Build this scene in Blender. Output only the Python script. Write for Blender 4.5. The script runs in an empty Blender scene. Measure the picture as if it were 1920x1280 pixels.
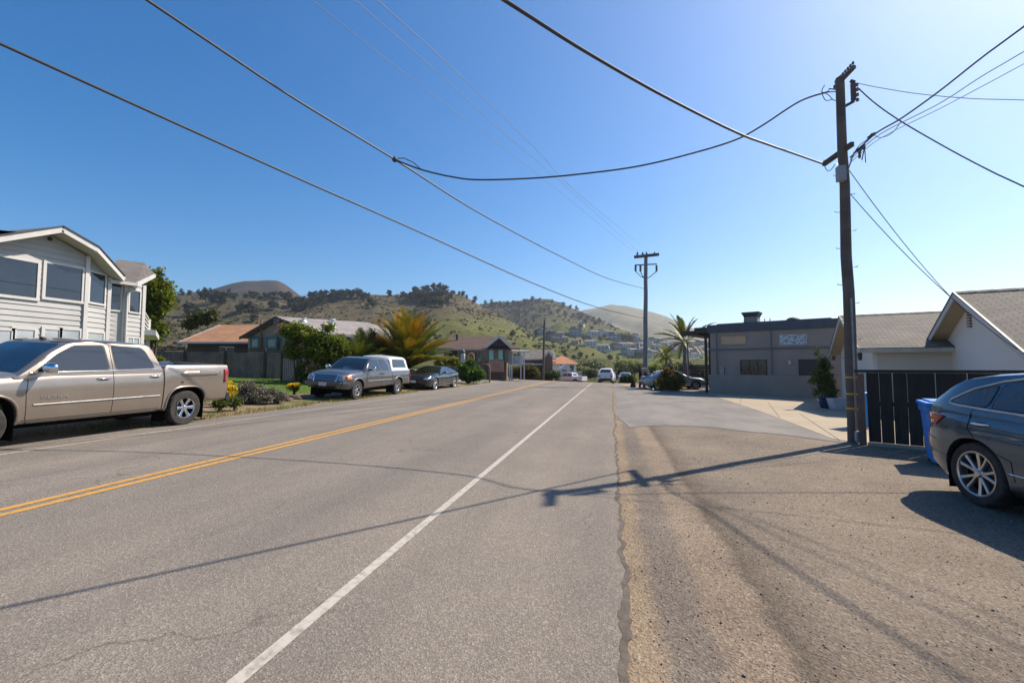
import bpy, bmesh, math, random
import numpy as np
from mathutils import Vector, Matrix, noise
from mathutils.bvhtree import BVHTree
from mathutils.geometry import tessellate_polygon
R = math.radians
sc = bpy.context.scene
COL = sc.collection
rnd = random.Random(7)

# ---------------------------------------------------------------- camera, sky, sun, exposure
FPX = 853.0            # focal length in pixels of the 1920 px wide photograph (16 mm lens)
YAW = math.atan(186 / FPX)
PITCH = math.atan(47 / FPX)
CAMH = 1.68
cd = bpy.data.cameras.new('camera')
cam = bpy.data.objects.new('camera', cd); COL.objects.link(cam)
cam.location = (0, 0, CAMH)
cam.rotation_euler = (R(90) + PITCH, 0, YAW)
cd.sensor_width = 36; cd.lens = 36 * FPX / 1920
cd.clip_start = .05; cd.clip_end = 20000
sc.camera = cam

SUN_EL, SUN_AZ = R(45), R(47)          # azimuth clockwise from the road direction (+Y)
w = bpy.data.worlds.new('World'); sc.world = w; w.use_nodes = True
nt = w.node_tree; bg = nt.nodes['Background']
sky = nt.nodes.new('ShaderNodeTexSky'); sky.sky_type = 'NISHITA'
sky.sun_disc = False; sky.sun_elevation = SUN_EL; sky.sun_rotation = SUN_AZ
sky.altitude = 0; sky.air_density = 1.0; sky.dust_density = .6; sky.ozone_density = 4.0
hs = nt.nodes.new('ShaderNodeHueSaturation'); hs.inputs['Saturation'].default_value = 1.36
nt.links.new(sky.outputs[0], hs.inputs['Color']); nt.links.new(hs.outputs[0], bg.inputs[0]); bg.inputs[1].default_value = .10
sl = bpy.data.lights.new('sun', 'SUN'); sl.energy = 4.9; sl.angle = R(.5); sl.color = (1, .885, .73)
so = bpy.data.objects.new('sun', sl); COL.objects.link(so)
SUND = Vector((math.sin(SUN_AZ) * math.cos(SUN_EL), math.cos(SUN_AZ) * math.cos(SUN_EL), math.sin(SUN_EL)))
so.rotation_euler = SUND.to_track_quat('Z', 'Y').to_euler()
so.location = SUND * 60
sc.view_settings.view_transform = 'Standard'; sc.view_settings.look = 'None'
sc.view_settings.gamma = 1; sc.view_settings.exposure = .64
sc.cycles.max_bounces = 6; sc.cycles.transparent_max_bounces = 12
sc.cycles.volume_bounces = 0

# ---------------------------------------------------------------- measuring helpers
CAM = Vector((0, 0, CAMH))
FH = Vector((-math.sin(YAW), math.cos(YAW), 0)); RT = Vector((math.cos(YAW), math.sin(YAW), 0))
FW = FH * math.cos(PITCH) + Vector((0, 0, math.sin(PITCH)))
UPV = RT.cross(FW)
def ray(px, py):
    d = FW + RT * ((px - 960) / FPX) - UPV * ((py - 640) / FPX)
    return d / d.dot(FH)
def at(px, py, Z): return CAM + ray(px, py) * Z
def vpdir(px):                         # level direction that vanishes at pixel column px
    d = ray(px, 687); d.z = 0; return d.normalized()
def hit(px, py, P0, d):                # ray against the upright plane through P0 along d
    r = ray(px, py); n = Vector((-d.y, d.x, 0)); k = (Vector(P0) - CAM).dot(n) / r.dot(n)
    return CAM + r * k
def sm(a, b, x):
    t = min(1, max(0, (x - a) / (b - a))); return t * t * (3 - 2 * t)
def fall(y):
    if y < 44: return 0
    if y < 54: return (y - 44) ** 2 * .0025
    if y < 150: return .25 + (y - 54) * .05
    return 5.05
def T(x, y):                           # height of the ground
    if x > 0: z = 0
    elif x > -10.2: z = -.032 * x
    else:
        z = .326 + min(-x - 10.2, 16) * .055
        if x < -26.2: z += min(-x - 26.2, 30) * .03
    k = 1 - .75 * sm(-10.5, -14, x)
    z -= fall(y) * k
    if x > 7: z -= .10 * sm(7, 12, x)
    return z
def gnd(px, py):
    r = ray(px, py); k = 5
    for _ in range(60):
        p = CAM + r * k; g = T(p.x, p.y); k2 = (CAMH - g) / -r.z; k += (k2 - k) * .7
    p = CAM + r * k; p.z = T(p.x, p.y); return p

# ---------------------------------------------------------------- mesh helpers
def tag(o, label=None, cat=None, group=None, kind=None):
    if label: o['label'] = label
    if cat: o['category'] = cat
    if group: o['group'] = group
    if kind: o['kind'] = kind
    return o
def empty(name, loc, rz=0, label=None, cat=None, group=None):
    o = bpy.data.objects.new(name, None); COL.objects.link(o)
    o.location = loc; o.rotation_euler = (0, 0, rz); o.empty_display_size = .3
    return tag(o, label, cat, group)
def mw(o):
    m = Matrix.Translation(o.location) @ o.rotation_euler.to_matrix().to_4x4() @ Matrix.Diagonal((*o.scale, 1))
    return mw(o.parent) @ m if o.parent else m
def auto_uv(me):
    uv = me.uv_layers.new(name='UVMap'); me.calc_loop_triangles()
    Z = Vector((0, 0, 1))
    for p in me.polygons:
        n = p.normal
        if abs(n.z) > .995: t = Vector((1, 0, 0)); b = Vector((0, 1, 0))
        else: t = Z.cross(n).normalized(); b = n.cross(t)
        for li in p.loop_indices:
            co = me.vertices[me.loops[li].vertex_index].co
            uv.data[li].uv = (co.dot(t), co.dot(b))
class MB:
    def __init__(s): s.v = []; s.f = []; s.sm = []
    def add(s, vs, fs, smooth=False):
        o = len(s.v); s.v += [Vector(v) for v in vs]; s.f += [tuple(o + i for i in f) for f in fs]
        s.sm += [smooth] * len(fs); return s
    def box(s, lo, hi, m=None):
        x0, y0, z0 = lo; x1, y1, z1 = hi
        vs = [Vector(v) for v in ((x0,y0,z0),(x1,y0,z0),(x1,y1,z0),(x0,y1,z0),(x0,y0,z1),(x1,y0,z1),(x1,y1,z1),(x0,y1,z1))]
        if m: vs = [m @ v for v in vs]
        return s.add(vs, [(0,3,2,1),(4,5,6,7),(0,1,5,4),(1,2,6,5),(2,3,7,6),(3,0,4,7)])
    def cbox(s, c, d, m=None):
        return s.box([c[i] - d[i] / 2 for i in range(3)], [c[i] + d[i] / 2 for i in range(3)], m)
    def beam(s, a, b, wd, ht, up=Vector((0, 0, 1))):
        a = Vector(a); b = Vector(b); d = (b - a).normalized(); r = d.cross(up).normalized(); u = r.cross(d)
        vs = []
        for p in (a, b):
            for i, j in ((-1, -1), (1, -1), (1, 1), (-1, 1)): vs.append(p + r * i * wd / 2 + u * j * ht / 2)
        return s.add(vs, [(3,2,1,0),(4,5,6,7),(0,1,5,4),(1,2,6,5),(2,3,7,6),(3,0,4,7)])
    def slab(s, pts, th):              # polygon with thickness downward (th) along its normal
        pts = [Vector(p) for p in pts]; n = Vector()
        for i in range(len(pts)):
            n += (pts[i] - pts[0]).cross(pts[(i + 1) % len(pts)] - pts[0])
        n.normalize()
        if n.z < 0: pts.reverse(); n = -n
        k = len(pts); lo = [p - n * th for p in pts]
        s.add(pts + lo, [tuple(range(k)), tuple(range(2 * k - 1, k - 1, -1))] + [(i, i + k, (i + 1) % k + k, (i + 1) % k) for i in range(k)])
        return s
    def prism(s, poly, z0, z1):        # upright prism over a plan polygon (ccw)
        k = len(poly)
        a = [Vector((p[0], p[1], z0)) for p in poly]; b = [Vector((p[0], p[1], z1)) for p in poly]
        return s.add(a + b, [tuple(range(k - 1, -1, -1)), tuple(range(k, 2 * k))] + [(i, (i + 1) % k, (i + 1) % k + k, i + k) for i in range(k)])
    def extr(s, poly, d):              # any planar polygon swept along vector d
        k = len(poly); d = Vector(d); a = [Vector(p) for p in poly]; b = [p + d for p in a]
        return s.add(a + b, [tuple(range(k - 1, -1, -1)), tuple(range(k, 2 * k))] + [(i, (i + 1) % k, (i + 1) % k + k, i + k) for i in range(k)])
    def tube(s, pts, r, n=6, cap=True, smooth=True):
        pts = [Vector(p) for p in pts]; k = len(pts)
        rr = r if isinstance(r, (list, tuple)) else [r] * k
        vs = []; u = None
        for i, p in enumerate(pts):
            d = (pts[min(i + 1, k - 1)] - pts[max(i - 1, 0)]).normalized()
            if u is None:
                u = d.orthogonal().normalized()
            u = (u - d * u.dot(d)).normalized(); v = d.cross(u)
            for j in range(n):
                a = 2 * math.pi * j / n; vs.append(p + (u * math.cos(a) + v * math.sin(a)) * rr[i])
        fs = [(i * n + j, i * n + (j + 1) % n, (i + 1) * n + (j + 1) % n, (i + 1) * n + j) for i in range(k - 1) for j in range(n)]
        s.add(vs, fs, smooth)
        if cap: s.add(vs[:n], [tuple(range(n - 1, -1, -1))]); s.add(vs[-n:], [tuple(range(n))])
        return s
    def lathe(s, prof, n=24, m=None, smooth=True):   # prof: (r, z) pairs about z
        vs = []
        for r, z in prof:
            for j in range(n):
                a = 2 * math.pi * j / n; vs.append(Vector((r * math.cos(a), r * math.sin(a), z)))
        if m: vs = [m @ v for v in vs]
        k = len(prof)
        return s.add(vs, [(i * n + j, i * n + (j + 1) % n, (i + 1) * n + (j + 1) % n, (i + 1) * n + j) for i in range(k - 1) for j in range(n)], smooth)
    def ball(s, c, r, n=10, sc_=(1, 1, 1)):
        k = n // 2 + 1
        prof = [(max(1e-4, math.sin(math.pi * i / k)), -math.cos(math.pi * i / k)) for i in range(k + 1)]
        return s.lathe(prof, n, Matrix.Translation(c) @ Matrix.Diagonal((r * sc_[0], r * sc_[1], r * sc_[2], 1)))
    def build(s, name, mat, parent=None, world=False, uv=True, bevel=0):
        me = bpy.data.meshes.new(name)
        vs = s.v
        if parent is not None and world:
            im = mw(parent).inverted(); vs = [im @ v for v in vs]
        me.from_pydata([tuple(v) for v in vs], [], s.f); me.validate(); me.update()
        if len(me.polygons) == len(s.sm): me.polygons.foreach_set('use_smooth', s.sm)
        if uv: auto_uv(me)
        if mat: me.materials.append(mat)
        o = bpy.data.objects.new(name, me); COL.objects.link(o)
        if parent is not None: o.parent = parent
        if bevel:
            b = o.modifiers.new('b', 'BEVEL'); b.width = bevel; b.segments = 2; b.limit_method = 'ANGLE'
        return o
def cp(o, parent=None, loc=None, rz=None, scale=None, label=None):
    c = o.copy(); COL.objects.link(c); c.parent = parent
    if loc is not None: c.location = loc
    if rz is not None: c.rotation_euler = (0, 0, rz)
    if scale is not None: c.scale = scale if isinstance(scale, tuple) else (scale,) * 3
    if label: c['label'] = label
    for ch in o.children: cp(ch, c)
    return c

# ---------------------------------------------------------------- materials
def nodes(name):
    m = bpy.data.materials.new(name); m.use_nodes = True
    n = m.node_tree; return m, n, n.nodes, n.links, n.nodes['Principled BSDF']
def c4(c): return (*c, 1)
def ramp(N, L, src, stops):
    r = N.new('ShaderNodeValToRGB'); L.new(src, r.inputs[0]); e = r.color_ramp.elements
    while len(e) < len(stops): e.new(.5)
    for i, (p, c) in enumerate(stops): e[i].position = p; e[i].color = c4(c) if len(c) == 3 else c
    return r.outputs[0]
def mixc(N, L, a, b, f, mode='MIX'):
    m = N.new('ShaderNodeMix'); m.data_type = 'RGBA'; m.blend_type = mode
    for s_, k in ((f, 0), (a, 6), (b, 7)):
        if isinstance(s_, (int, float)): m.inputs[k].default_value = s_
        elif isinstance(s_, (tuple, list)): m.inputs[k].default_value = c4(s_)
        else: L.new(s_, m.inputs[k])
    return m.outputs[2]
def mth(N, L, op, a, b=None, clamp=False):
    m = N.new('ShaderNodeMath'); m.operation = op; m.use_clamp = clamp
    for k, s_ in ((0, a), (1, b)):
        if s_ is None: continue
        if isinstance(s_, (int, float)): m.inputs[k].default_value = s_
        else: L.new(s_, m.inputs[k])
    return m.outputs[0]
def noi(N, L, vec, scale, detail=6, rough=.6, dist=0):
    t = N.new('ShaderNodeTexNoise'); t.inputs['Scale'].default_value = scale; t.inputs['Detail'].default_value = detail
    t.inputs['Roughness'].default_value = rough; t.inputs['Distortion'].default_value = dist
    if vec is not None: L.new(vec, t.inputs['Vector'])
    return t.outputs[0]
def vor(N, L, vec, scale, out='Distance', feat='F1'):
    t = N.new('ShaderNodeTexVoronoi'); t.feature = feat; t.inputs['Scale'].default_value = scale; L.new(vec, t.inputs['Vector']); return t.outputs[out]
def bump(N, L, h, bs, strength=.5, dist=.01, nrm=None):
    b = N.new('ShaderNodeBump'); b.inputs['Strength'].default_value = strength; b.inputs['Distance'].default_value = dist
    L.new(h, b.inputs['Height'])
    if nrm is not None: L.new(nrm, b.inputs['Normal'])
    L.new(b.outputs[0], bs.inputs['Normal']); return b.outputs[0]
MATS = {}
def pm(name, c1, c2=None, scale=3., rough=.7, metal=0, coat=0, bmp=0, bscale=None, lo=.35, hi=.65, spec=.5, stretch=None, uv=False):
    if name in MATS: return MATS[name]
    m, n, N, L, B = nodes(name); MATS[name] = m
    tc = N.new('ShaderNodeTexCoord'); v = tc.outputs['UV' if uv else 'Object']
    if stretch:
        mp = N.new('ShaderNodeMapping'); mp.inputs['Scale'].default_value = stretch; L.new(v, mp.inputs[0]); v = mp.outputs[0]
    c2 = c2 or tuple(x * .8 for x in c1)
    f = noi(N, L, v, scale)
    L.new(ramp(N, L, f, [(lo, c1), (hi, c2)]), B.inputs['Base Color'])
    B.inputs['Roughness'].default_value = rough; B.inputs['Metallic'].default_value = metal
    B.inputs['Coat Weight'].default_value = coat; B.inputs['Coat Roughness'].default_value = .04
    B.inputs['Specular IOR Level'].default_value = spec
    if bmp: bump(N, L, noi(N, L, v, bscale or scale * 4), B, .6, bmp)
    return m
def asphalt():
    m, n, N, L, B = nodes('road_asphalt'); tc = N.new('ShaderNodeTexCoord'); v = tc.outputs['Object']
    fine = vor(N, L, v, 95, 'Color'); sp = N.new('ShaderNodeSeparateColor'); L.new(fine, sp.inputs[0])
    grain = ramp(N, L, sp.outputs[0], [(0, (.105, .090, .074)), (.55, (.195, .172, .146)), (.9, (.28, .252, .218)), (1, (.42, .375, .32))])
    g2 = ramp(N, L, noi(N, L, v, 38, 5, .8), [(.3, (.165, .145, .122)), (.7, (.245, .218, .188))])
    base = mixc(N, L, grain, g2, .5)
    mp = N.new('ShaderNodeMapping'); mp.inputs['Scale'].default_value = (1, .12, 1); L.new(v, mp.inputs[0])
    band = ramp(N, L, noi(N, L, mp.outputs[0], .9, 4), [(.35, (.86, .86, .87)), (.65, (1.08, 1.07, 1.05))])
    base = mixc(N, L, base, band, 1.0, 'MULTIPLY')
    bl = ramp(N, L, noi(N, L, v, .6, 8, .7), [(.40, (.92, .92, .93)), (.60, (1.04, 1.03, 1.02))])
    base = mixc(N, L, base, bl, 1.0, 'MULTIPLY')
    # a few rusty and oily spots
    sx = N.new('ShaderNodeMapping'); sx.inputs['Scale'].default_value = (1, .55, 1); sx.inputs['Location'].default_value = (3.1, 1.7, 0); L.new(v, sx.inputs[0])
    st = ramp(N, L, noi(N, L, sx.outputs[0], 1.3, 3), [(.69, (0, 0, 0)), (.74, (1, 1, 1))])
    base = mixc(N, L, base, (.11, .088, .062), mth(N, L, 'MULTIPLY', st, .6))
    ss = N.new('ShaderNodeSeparateXYZ'); L.new(v, ss.inputs[0])     # tyre-polished tracks and darker oily lane centres
    wx = mth(N, L, 'ADD', ss.outputs[0], mth(N, L, 'MULTIPLY', noi(N, L, mp.outputs[0], .8, 4), .5))
    lane = ramp(N, L, mth(N, L, 'DIVIDE', mth(N, L, 'ADD', wx, 10.2), 10.4), [(.0, (1, 1, 1)), (.16, (.94, .94, .95)), (.22, (1.03, 1.02, 1.01)), (.33, (.95, .95, .96)), (.40, (1, 1, 1)), (.50, (.94, .94, .95)), (.58, (1.04, 1.03, 1.02)), (.70, (.94, .94, .95)), (.78, (1.02, 1.01, 1.0)), (1, (1.03, 1.01, .99))])
    base = mixc(N, L, base, lane, 1.0, 'MULTIPLY')
    wv = N.new('ShaderNodeVectorMath'); wv.operation = 'ADD'; nzc = N.new('ShaderNodeTexNoise'); nzc.inputs['Scale'].default_value = 2.2; nzc.inputs['Detail'].default_value = 8; L.new(v, nzc.inputs[0]); L.new(v, wv.inputs[0]); L.new(nzc.outputs[1], wv.inputs[1])
    cr = vor(N, L, wv.outputs[0], .42, 'Distance', 'DISTANCE_TO_EDGE')
    cm = mth(N, L, 'MULTIPLY', ramp(N, L, cr, [(.0, (1, 1, 1)), (.006, (0, 0, 0))]), ramp(N, L, noi(N, L, v, .35, 3), [(.50, (0, 0, 0)), (.60, (1, 1, 1))]))
    base = mixc(N, L, base, (.07, .06, .05), mth(N, L, 'MULTIPLY', cm, .75))
    L.new(base, B.inputs['Base Color']); B.inputs['Roughness'].default_value = .93; B.inputs['Specular IOR Level'].default_value = .25
    h = mth(N, L, 'ADD', vor(N, L, v, 95), noi(N, L, v, 45, 4)); bump(N, L, h, B, .55, .006)
    return m
def gravelmat(name, a, b, c, scale=45, bands=False):
    m, n, N, L, B = nodes(name); tc = N.new('ShaderNodeTexCoord'); v = tc.outputs['Object']
    sp = N.new('ShaderNodeSeparateColor'); L.new(vor(N, L, v, scale, 'Color'), sp.inputs[0])
    grain = ramp(N, L, sp.outputs[0], [(0, tuple(x * .45 for x in a)), (.25, a), (.8, b), (1, c)])
    sp2 = N.new('ShaderNodeSeparateColor'); L.new(vor(N, L, v, scale * 3.1, 'Color'), sp2.inputs[0])
    g2 = ramp(N, L, sp2.outputs[1], [(0, tuple(x * .6 for x in a)), (.5, a), (1, b)])
    base = mixc(N, L, grain, g2, .5)
    bl = ramp(N, L, noi(N, L, v, .55, 8, .65), [(.36, (.80, .79, .78)), (.64, (1.16, 1.14, 1.1))])
    base = mixc(N, L, base, bl, 1.0, 'MULTIPLY')
    if bands:      # wheel-worn bands that run along the road edge
        ss = N.new('ShaderNodeSeparateXYZ'); L.new(v, ss.inputs[0])
        nz = noi(N, L, v, 1.6, 6, .7); nz2 = noi(N, L, v, 9, 5, .7)
        x = mth(N, L, 'ADD', ss.outputs[0], mth(N, L, 'MULTIPLY', mth(N, L, 'SUBTRACT', nz, .5), .34))
        x = mth(N, L, 'ADD', x, mth(N, L, 'MULTIPLY', mth(N, L, 'SUBTRACT', nz2, .5), .16))
        # the bands swing away from the road close to the camera
        k = mth(N, L, 'MULTIPLY', mth(N, L, 'SUBTRACT', 6.5, ss.outputs[1], True), .0)
        x = mth(N, L, 'DIVIDE', x, 4.0)
        tint = ramp(N, L, x, [(0, (1.22, 1.15, 1.01)), (.055, (1.22, 1.14, 1.0)), (.085, (.82, .84, .88)), (.135, (.84, .86, .90)), (.165, (1.18, 1.13, 1.06)), (.235, (1.15, 1.10, 1.04)), (.262, (.62, .61, .60)), (.295, (.80, .79, .77)), (.36, (1, 1, 1)), (1, (1, 1, 1))])
        base = mixc(N, L, base, tint, 1.0, 'MULTIPLY')
    L.new(base, B.inputs['Base Color']); B.inputs['Roughness'].default_value = .95; B.inputs['Specular IOR Level'].default_value = .2
    h = mth(N, L, 'ADD', mth(N, L, 'MULTIPLY', vor(N, L, v, scale), .7), mth(N, L, 'MULTIPLY', noi(N, L, v, 7, 9, .75), 1.6)); bump(N, L, h, B, .7, .012)
    return m
def glassm(name, c=(.012, .016, .02), rough=.03, spec=.8):
    m, n, N, L, B = nodes(name)
    tc = N.new('ShaderNodeTexCoord')
    L.new(ramp(N, L, noi(N, L, tc.outputs['Object'], 1.2, 2), [(.3, c), (.7, tuple(x * 1.5 for x in c))]), B.inputs['Base Color'])
    B.inputs['Roughness'].default_value = rough; B.inputs['Specular IOR Level'].default_value = spec
    B.inputs['Coat Weight'].default_value = .5; B.inputs['Coat Roughness'].default_value = .02
    return m
def paint(name, c, metal=.55, rough=.32, flake=True):
    m, n, N, L, B = nodes(name); tc = N.new('ShaderNodeTexCoord'); v = tc.outputs['Object']
    base = ramp(N, L, noi(N, L, v, 2.2, 5), [(.35, c), (.65, tuple(x * .9 for x in c))])
    ss = N.new('ShaderNodeSeparateXYZ'); L.new(v, ss.inputs[0])       # road dust low on the panels
    du = mth(N, L, 'ADD', ss.outputs[2], mth(N, L, 'MULTIPLY', noi(N, L, v, 3, 6), .5))
    df = ramp(N, L, du, [(.42, (.24, .24, .24)), (.80, (0, 0, 0))])
    base = mixc(N, L, base, (.20, .165, .13), df)
    L.new(base, B.inputs['Base Color']); B.inputs['Metallic'].default_value = metal; B.inputs['Roughness'].default_value = rough
    B.inputs['Coat Weight'].default_value = .9; B.inputs['Coat Roughness'].default_value = .035
    return m
def leafm(name, a, b, trans=.35, rough=.55):
    m, n, N, L, B = nodes(name)
    at_ = N.new('ShaderNodeAttribute'); at_.attribute_name = 'tint'
    col = ramp(N, L, at_.outputs['Fac'], [(.0, a), (1, b)])
    L.new(col, B.inputs['Base Color']); B.inputs['Roughness'].default_value = rough; B.inputs['Specular IOR Level'].default_value = .3
    tr = N.new('ShaderNodeBsdfTranslucent'); L.new(mixc(N, L, col, (1.3, 1.4, .7), 1.0, 'MULTIPLY'), tr.inputs[0])
    ms = N.new('ShaderNodeMixShader'); ms.inputs[0].default_value = trans
    L.new(B.outputs[0], ms.inputs[1]); L.new(tr.outputs[0], ms.inputs[2]); L.new(ms.outputs[0], N['Material Output'].inputs[0])
    return m
def shingle(name, a, b, row=.14, wid=.32):
    m, n, N, L, B = nodes(name); tc = N.new('ShaderNodeTexCoord'); v = tc.outputs['UV']
    br = N.new('ShaderNodeTexBrick'); L.new(v, br.inputs[0]); br.offset = .5
    br.inputs['Color1'].default_value = c4(a); br.inputs['Color2'].default_value = c4(b); br.inputs['Mortar'].default_value = c4(tuple(x * .35 for x in a))
    br.inputs['Scale'].default_value = 1; br.inputs['Mortar Size'].default_value = .012; br.inputs['Brick Width'].default_value = wid; br.inputs['Row Height'].default_value = row
    bl = ramp(N, L, noi(N, L, tc.outputs['Object'], 1.1, 7), [(.35, (.82, .82, .82)), (.65, (1.12, 1.1, 1.06))])
    L.new(mixc(N, L, br.outputs[0], bl, 1.0, 'MULTIPLY'), B.inputs['Base Color']); B.inputs['Roughness'].default_value = .9
    bump(N, L, mth(N, L, 'ADD', br.outputs[1], mth(N, L, 'MULTIPLY', noi(N, L, v, 60), .4)), B, .8, -.012)
    return m
def brickm(name, a, b, mort):
    m, n, N, L, B = nodes(name); tc = N.new('ShaderNodeTexCoord'); v = tc.outputs['UV']
    br = N.new('ShaderNodeTexBrick'); L.new(v, br.inputs[0])
    br.inputs['Color1'].default_value = c4(a); br.inputs['Color2'].default_value = c4(b); br.inputs['Mortar'].default_value = c4(mort)
    br.inputs['Scale'].default_value = 1; br.inputs['Mortar Size'].default_value = .01; br.inputs['Brick Width'].default_value = .22; br.inputs['Row Height'].default_value = .075
    L.new(br.outputs[0], B.inputs['Base Color']); B.inputs['Roughness'].default_value = .85
    return m
def woodm(name, a, b, along='z', plank=.14):
    m, n, N, L, B = nodes(name); tc = N.new('ShaderNodeTexCoord'); v = tc.outputs['UV']
    mp = N.new('ShaderNodeMapping'); mp.inputs['Scale'].default_value = (14, 1.2, 1) if along == 'z' else (1.2, 14, 1); L.new(v, mp.inputs[0])
    f = noi(N, L, mp.outputs[0], 1.6, 7, .65)
    col = ramp(N, L, f, [(.3, a), (.7, b)])
    oi = noi(N, L, v, 1.1, 4)
    col = mixc(N, L, col, ramp(N, L, oi, [(.35, (.75, .75, .77)), (.65, (1.15, 1.12, 1.08))]), 1.0, 'MULTIPLY')
    L.new(col, B.inputs['Base Color']); B.inputs['Roughness'].default_value = .85; B.inputs['Specular IOR Level'].default_value = .25
    bump(N, L, f, B, .5, .01); return m

M = dict(
    asphalt=asphalt(),
    gravel=gravelmat('crushed_gravel', (.178, .144, .114), (.255, .209, .163), (.37, .32, .26), 62, True),
    oldasphalt=pm('worn_apron_asphalt', (.205, .183, .160), (.150, .137, .124), .8, .92, bmp=.006, bscale=70, stretch=(1, .5, 1), lo=.40, hi=.60),
    concrete=pm('concrete', (.37, .30, .21), (.31, .25, .175), .7, .9, bmp=.002, bscale=60),
    yellow=pm('yellow_road_paint', (.52, .265, .045), (.30, .19, .075), 14, .8, lo=.46, hi=.68, bmp=.003, bscale=90),
    white=pm('white_road_paint', (.44, .40, .345), (.25, .225, .19), 14, .85, lo=.46, hi=.70, bmp=.003, bscale=90),
    faint=pm('faint_road_paint', (.33, .30, .25), (.20, .18, .155), 16, .85, lo=.42, hi=.62),
    crack=pm('crack_fill', (.075, .06, .048), (.14, .115, .09), 9, .95, bmp=.01, bscale=50),
    glass=glassm('window_glass'), carglass=glassm('car_glass', (.008, .012, .014), .02, .9),
    chrome=pm('chrome', (.75, .76, .78), (.68, .69, .7), 3, .12, metal=1),
    alloy=pm('alloy_rim', (.62, .62, .62), (.5, .5, .5), 6, .28, metal=.9),
    rubber=pm('tyre_rubber', (.022, .021, .02), (.05, .045, .04), 12, .85),
    black=pm('black_plastic', (.018, .018, .019), (.03, .03, .03), 6, .55),
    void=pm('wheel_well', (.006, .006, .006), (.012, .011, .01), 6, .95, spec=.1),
    lampred=pm('red_lamp', (.45, .012, .015), (.35, .01, .01), 14, .15, coat=1),
    lampclear=pm('clear_lamp', (.42, .45, .46), (.25, .27, .28), 14, .12, coat=1, metal=.3),
    lamporange=pm('amber_lamp', (.75, .22, .03), (.6, .16, .02), 14, .2, coat=1),
    polewood=woodm('weathered_pole_wood', (.085, .070, .062), (.17, .14, .12)),
    steel=pm('galvanised_steel', (.30, .31, .32), (.2, .21, .22), 8, .5, metal=.7),
    wire=pm('cable_sheath', (.035, .035, .038), (.05, .05, .055), 9, .6),
    palewire=pm('bare_wire', (.30, .31, .33), (.22, .23, .25), 9, .45, metal=.5),
    whitetrim=pm('white_trim', (.58, .56, .54), (.50, .485, .47), 1.5, .6),
    ceram=pm('insulator', (.10, .085, .08), (.16, .14, .13), 9, .3),
)
# ================================================================ SETTING
def sheet(name, fn, xs, ys, mat, off, kind='structure', label=None):
    vs = []; fs = []; nx = len(xs)
    for j, y in enumerate(ys):
        for i, x in enumerate(xs):
            X, Y = fn(x, y) if fn else (x, y); vs.append((X, Y, T(X, Y) + off))
    for j in range(len(ys) - 1):
        for i in range(nx - 1):
            a = j * nx + i; fs.append((a, a + 1, a + nx + 1, a + nx))
    m = MB(); m.add(vs, fs, True); o = m.build(name, mat, uv=False); tag(o, label, None, None, kind); return o
def polysheet(name, pts, mat, off, step=1.0):
    """flat polygon in plan, cut into a grid and draped on the ground"""
    bm = bmesh.new(); bm.faces.new([bm.verts.new((p[0], p[1], 0)) for p in pts])
    xs = [p[0] for p in pts]; ys = [p[1] for p in pts]
    for ax, lo, hi in ((0, min(xs), max(xs)), (1, min(ys), max(ys))):
        k = math.ceil(lo / step) * step
        while k < hi:
            co = [0, 0, 0]; co[ax] = k; no = [0, 0, 0]; no[ax] = 1
            bmesh.ops.bisect_plane(bm, geom=bm.verts[:] + bm.edges[:] + bm.faces[:], plane_co=co, plane_no=no); k += step
    for v in bm.verts: v.co.z = T(v.co.x, v.co.y) + off
    bmesh.ops.recalc_face_normals(bm, faces=bm.faces)
    if sum(f.normal.z for f in bm.faces) < 0: bmesh.ops.reverse_faces(bm, faces=bm.faces)
    me = bpy.data.meshes.new(name); bm.to_mesh(me); bm.free(); me.materials.append(mat)
    o = bpy.data.objects.new(name, me); COL.objects.link(o); tag(o, None, None, None, 'structure'); return o
def frange(a, b, s):
    r = []; 
    while a < b - 1e-6: r.append(a); a += s
    r.append(b); return r
def groundmat():
    m, n, N, L, B = nodes('dry_ground'); tc = N.new('ShaderNodeTexCoord'); v = tc.outputs['Object']
    a = ramp(N, L, noi(N, L, v, .25, 9, .65), [(.35, (.17, .125, .075)), (.5, (.13, .115, .05)), (.65, (.075, .10, .03))])
    b = ramp(N, L, noi(N, L, v, 9, 8, .75), [(.3, (.55, .55, .55)), (.7, (1.35, 1.3, 1.2))])
    L.new(mixc(N, L, a, b, 1.0, 'MULTIPLY'), B.inputs['Base Color']); B.inputs['Roughness'].default_value = .95
    bump(N, L, noi(N, L, v, 14, 8, .7), B, .9, .06); return m
gx = sorted(set([-4000, -2000, -1000, -500, -250, -120, -80, -60] + frange(-57, 16, 1.0) + [-10.2, 0.0, 7.0] + [20, 30, 50, 80, 150, 400, 1000, 2500, 4000]))
gy = sorted(set([-3000, -1000, -300, -100, -50, -30] + frange(-20, 100, 1.0) + frange(100, 160, 5.) + [200, 300, 500, 1000, 2500, 6000]))
sheet('ground', None, gx, gy, groundmat(), -.035)

ry = frange(-14, 100, 1.0)
def edge_x(y): return .05 + .07 * (noise.noise(Vector((y * .9, 3.3, 0)))) + .040 * noise.noise(Vector((y * 4.1, 1.3, 0))) + .022 * noise.noise(Vector((y * 13.0, 7.3, 0)))
yy = frange(-14, 0, .5) + frange(.5, 14, .045) + frange(14.12, 40, .12) + frange(41, 100, 1.)
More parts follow.
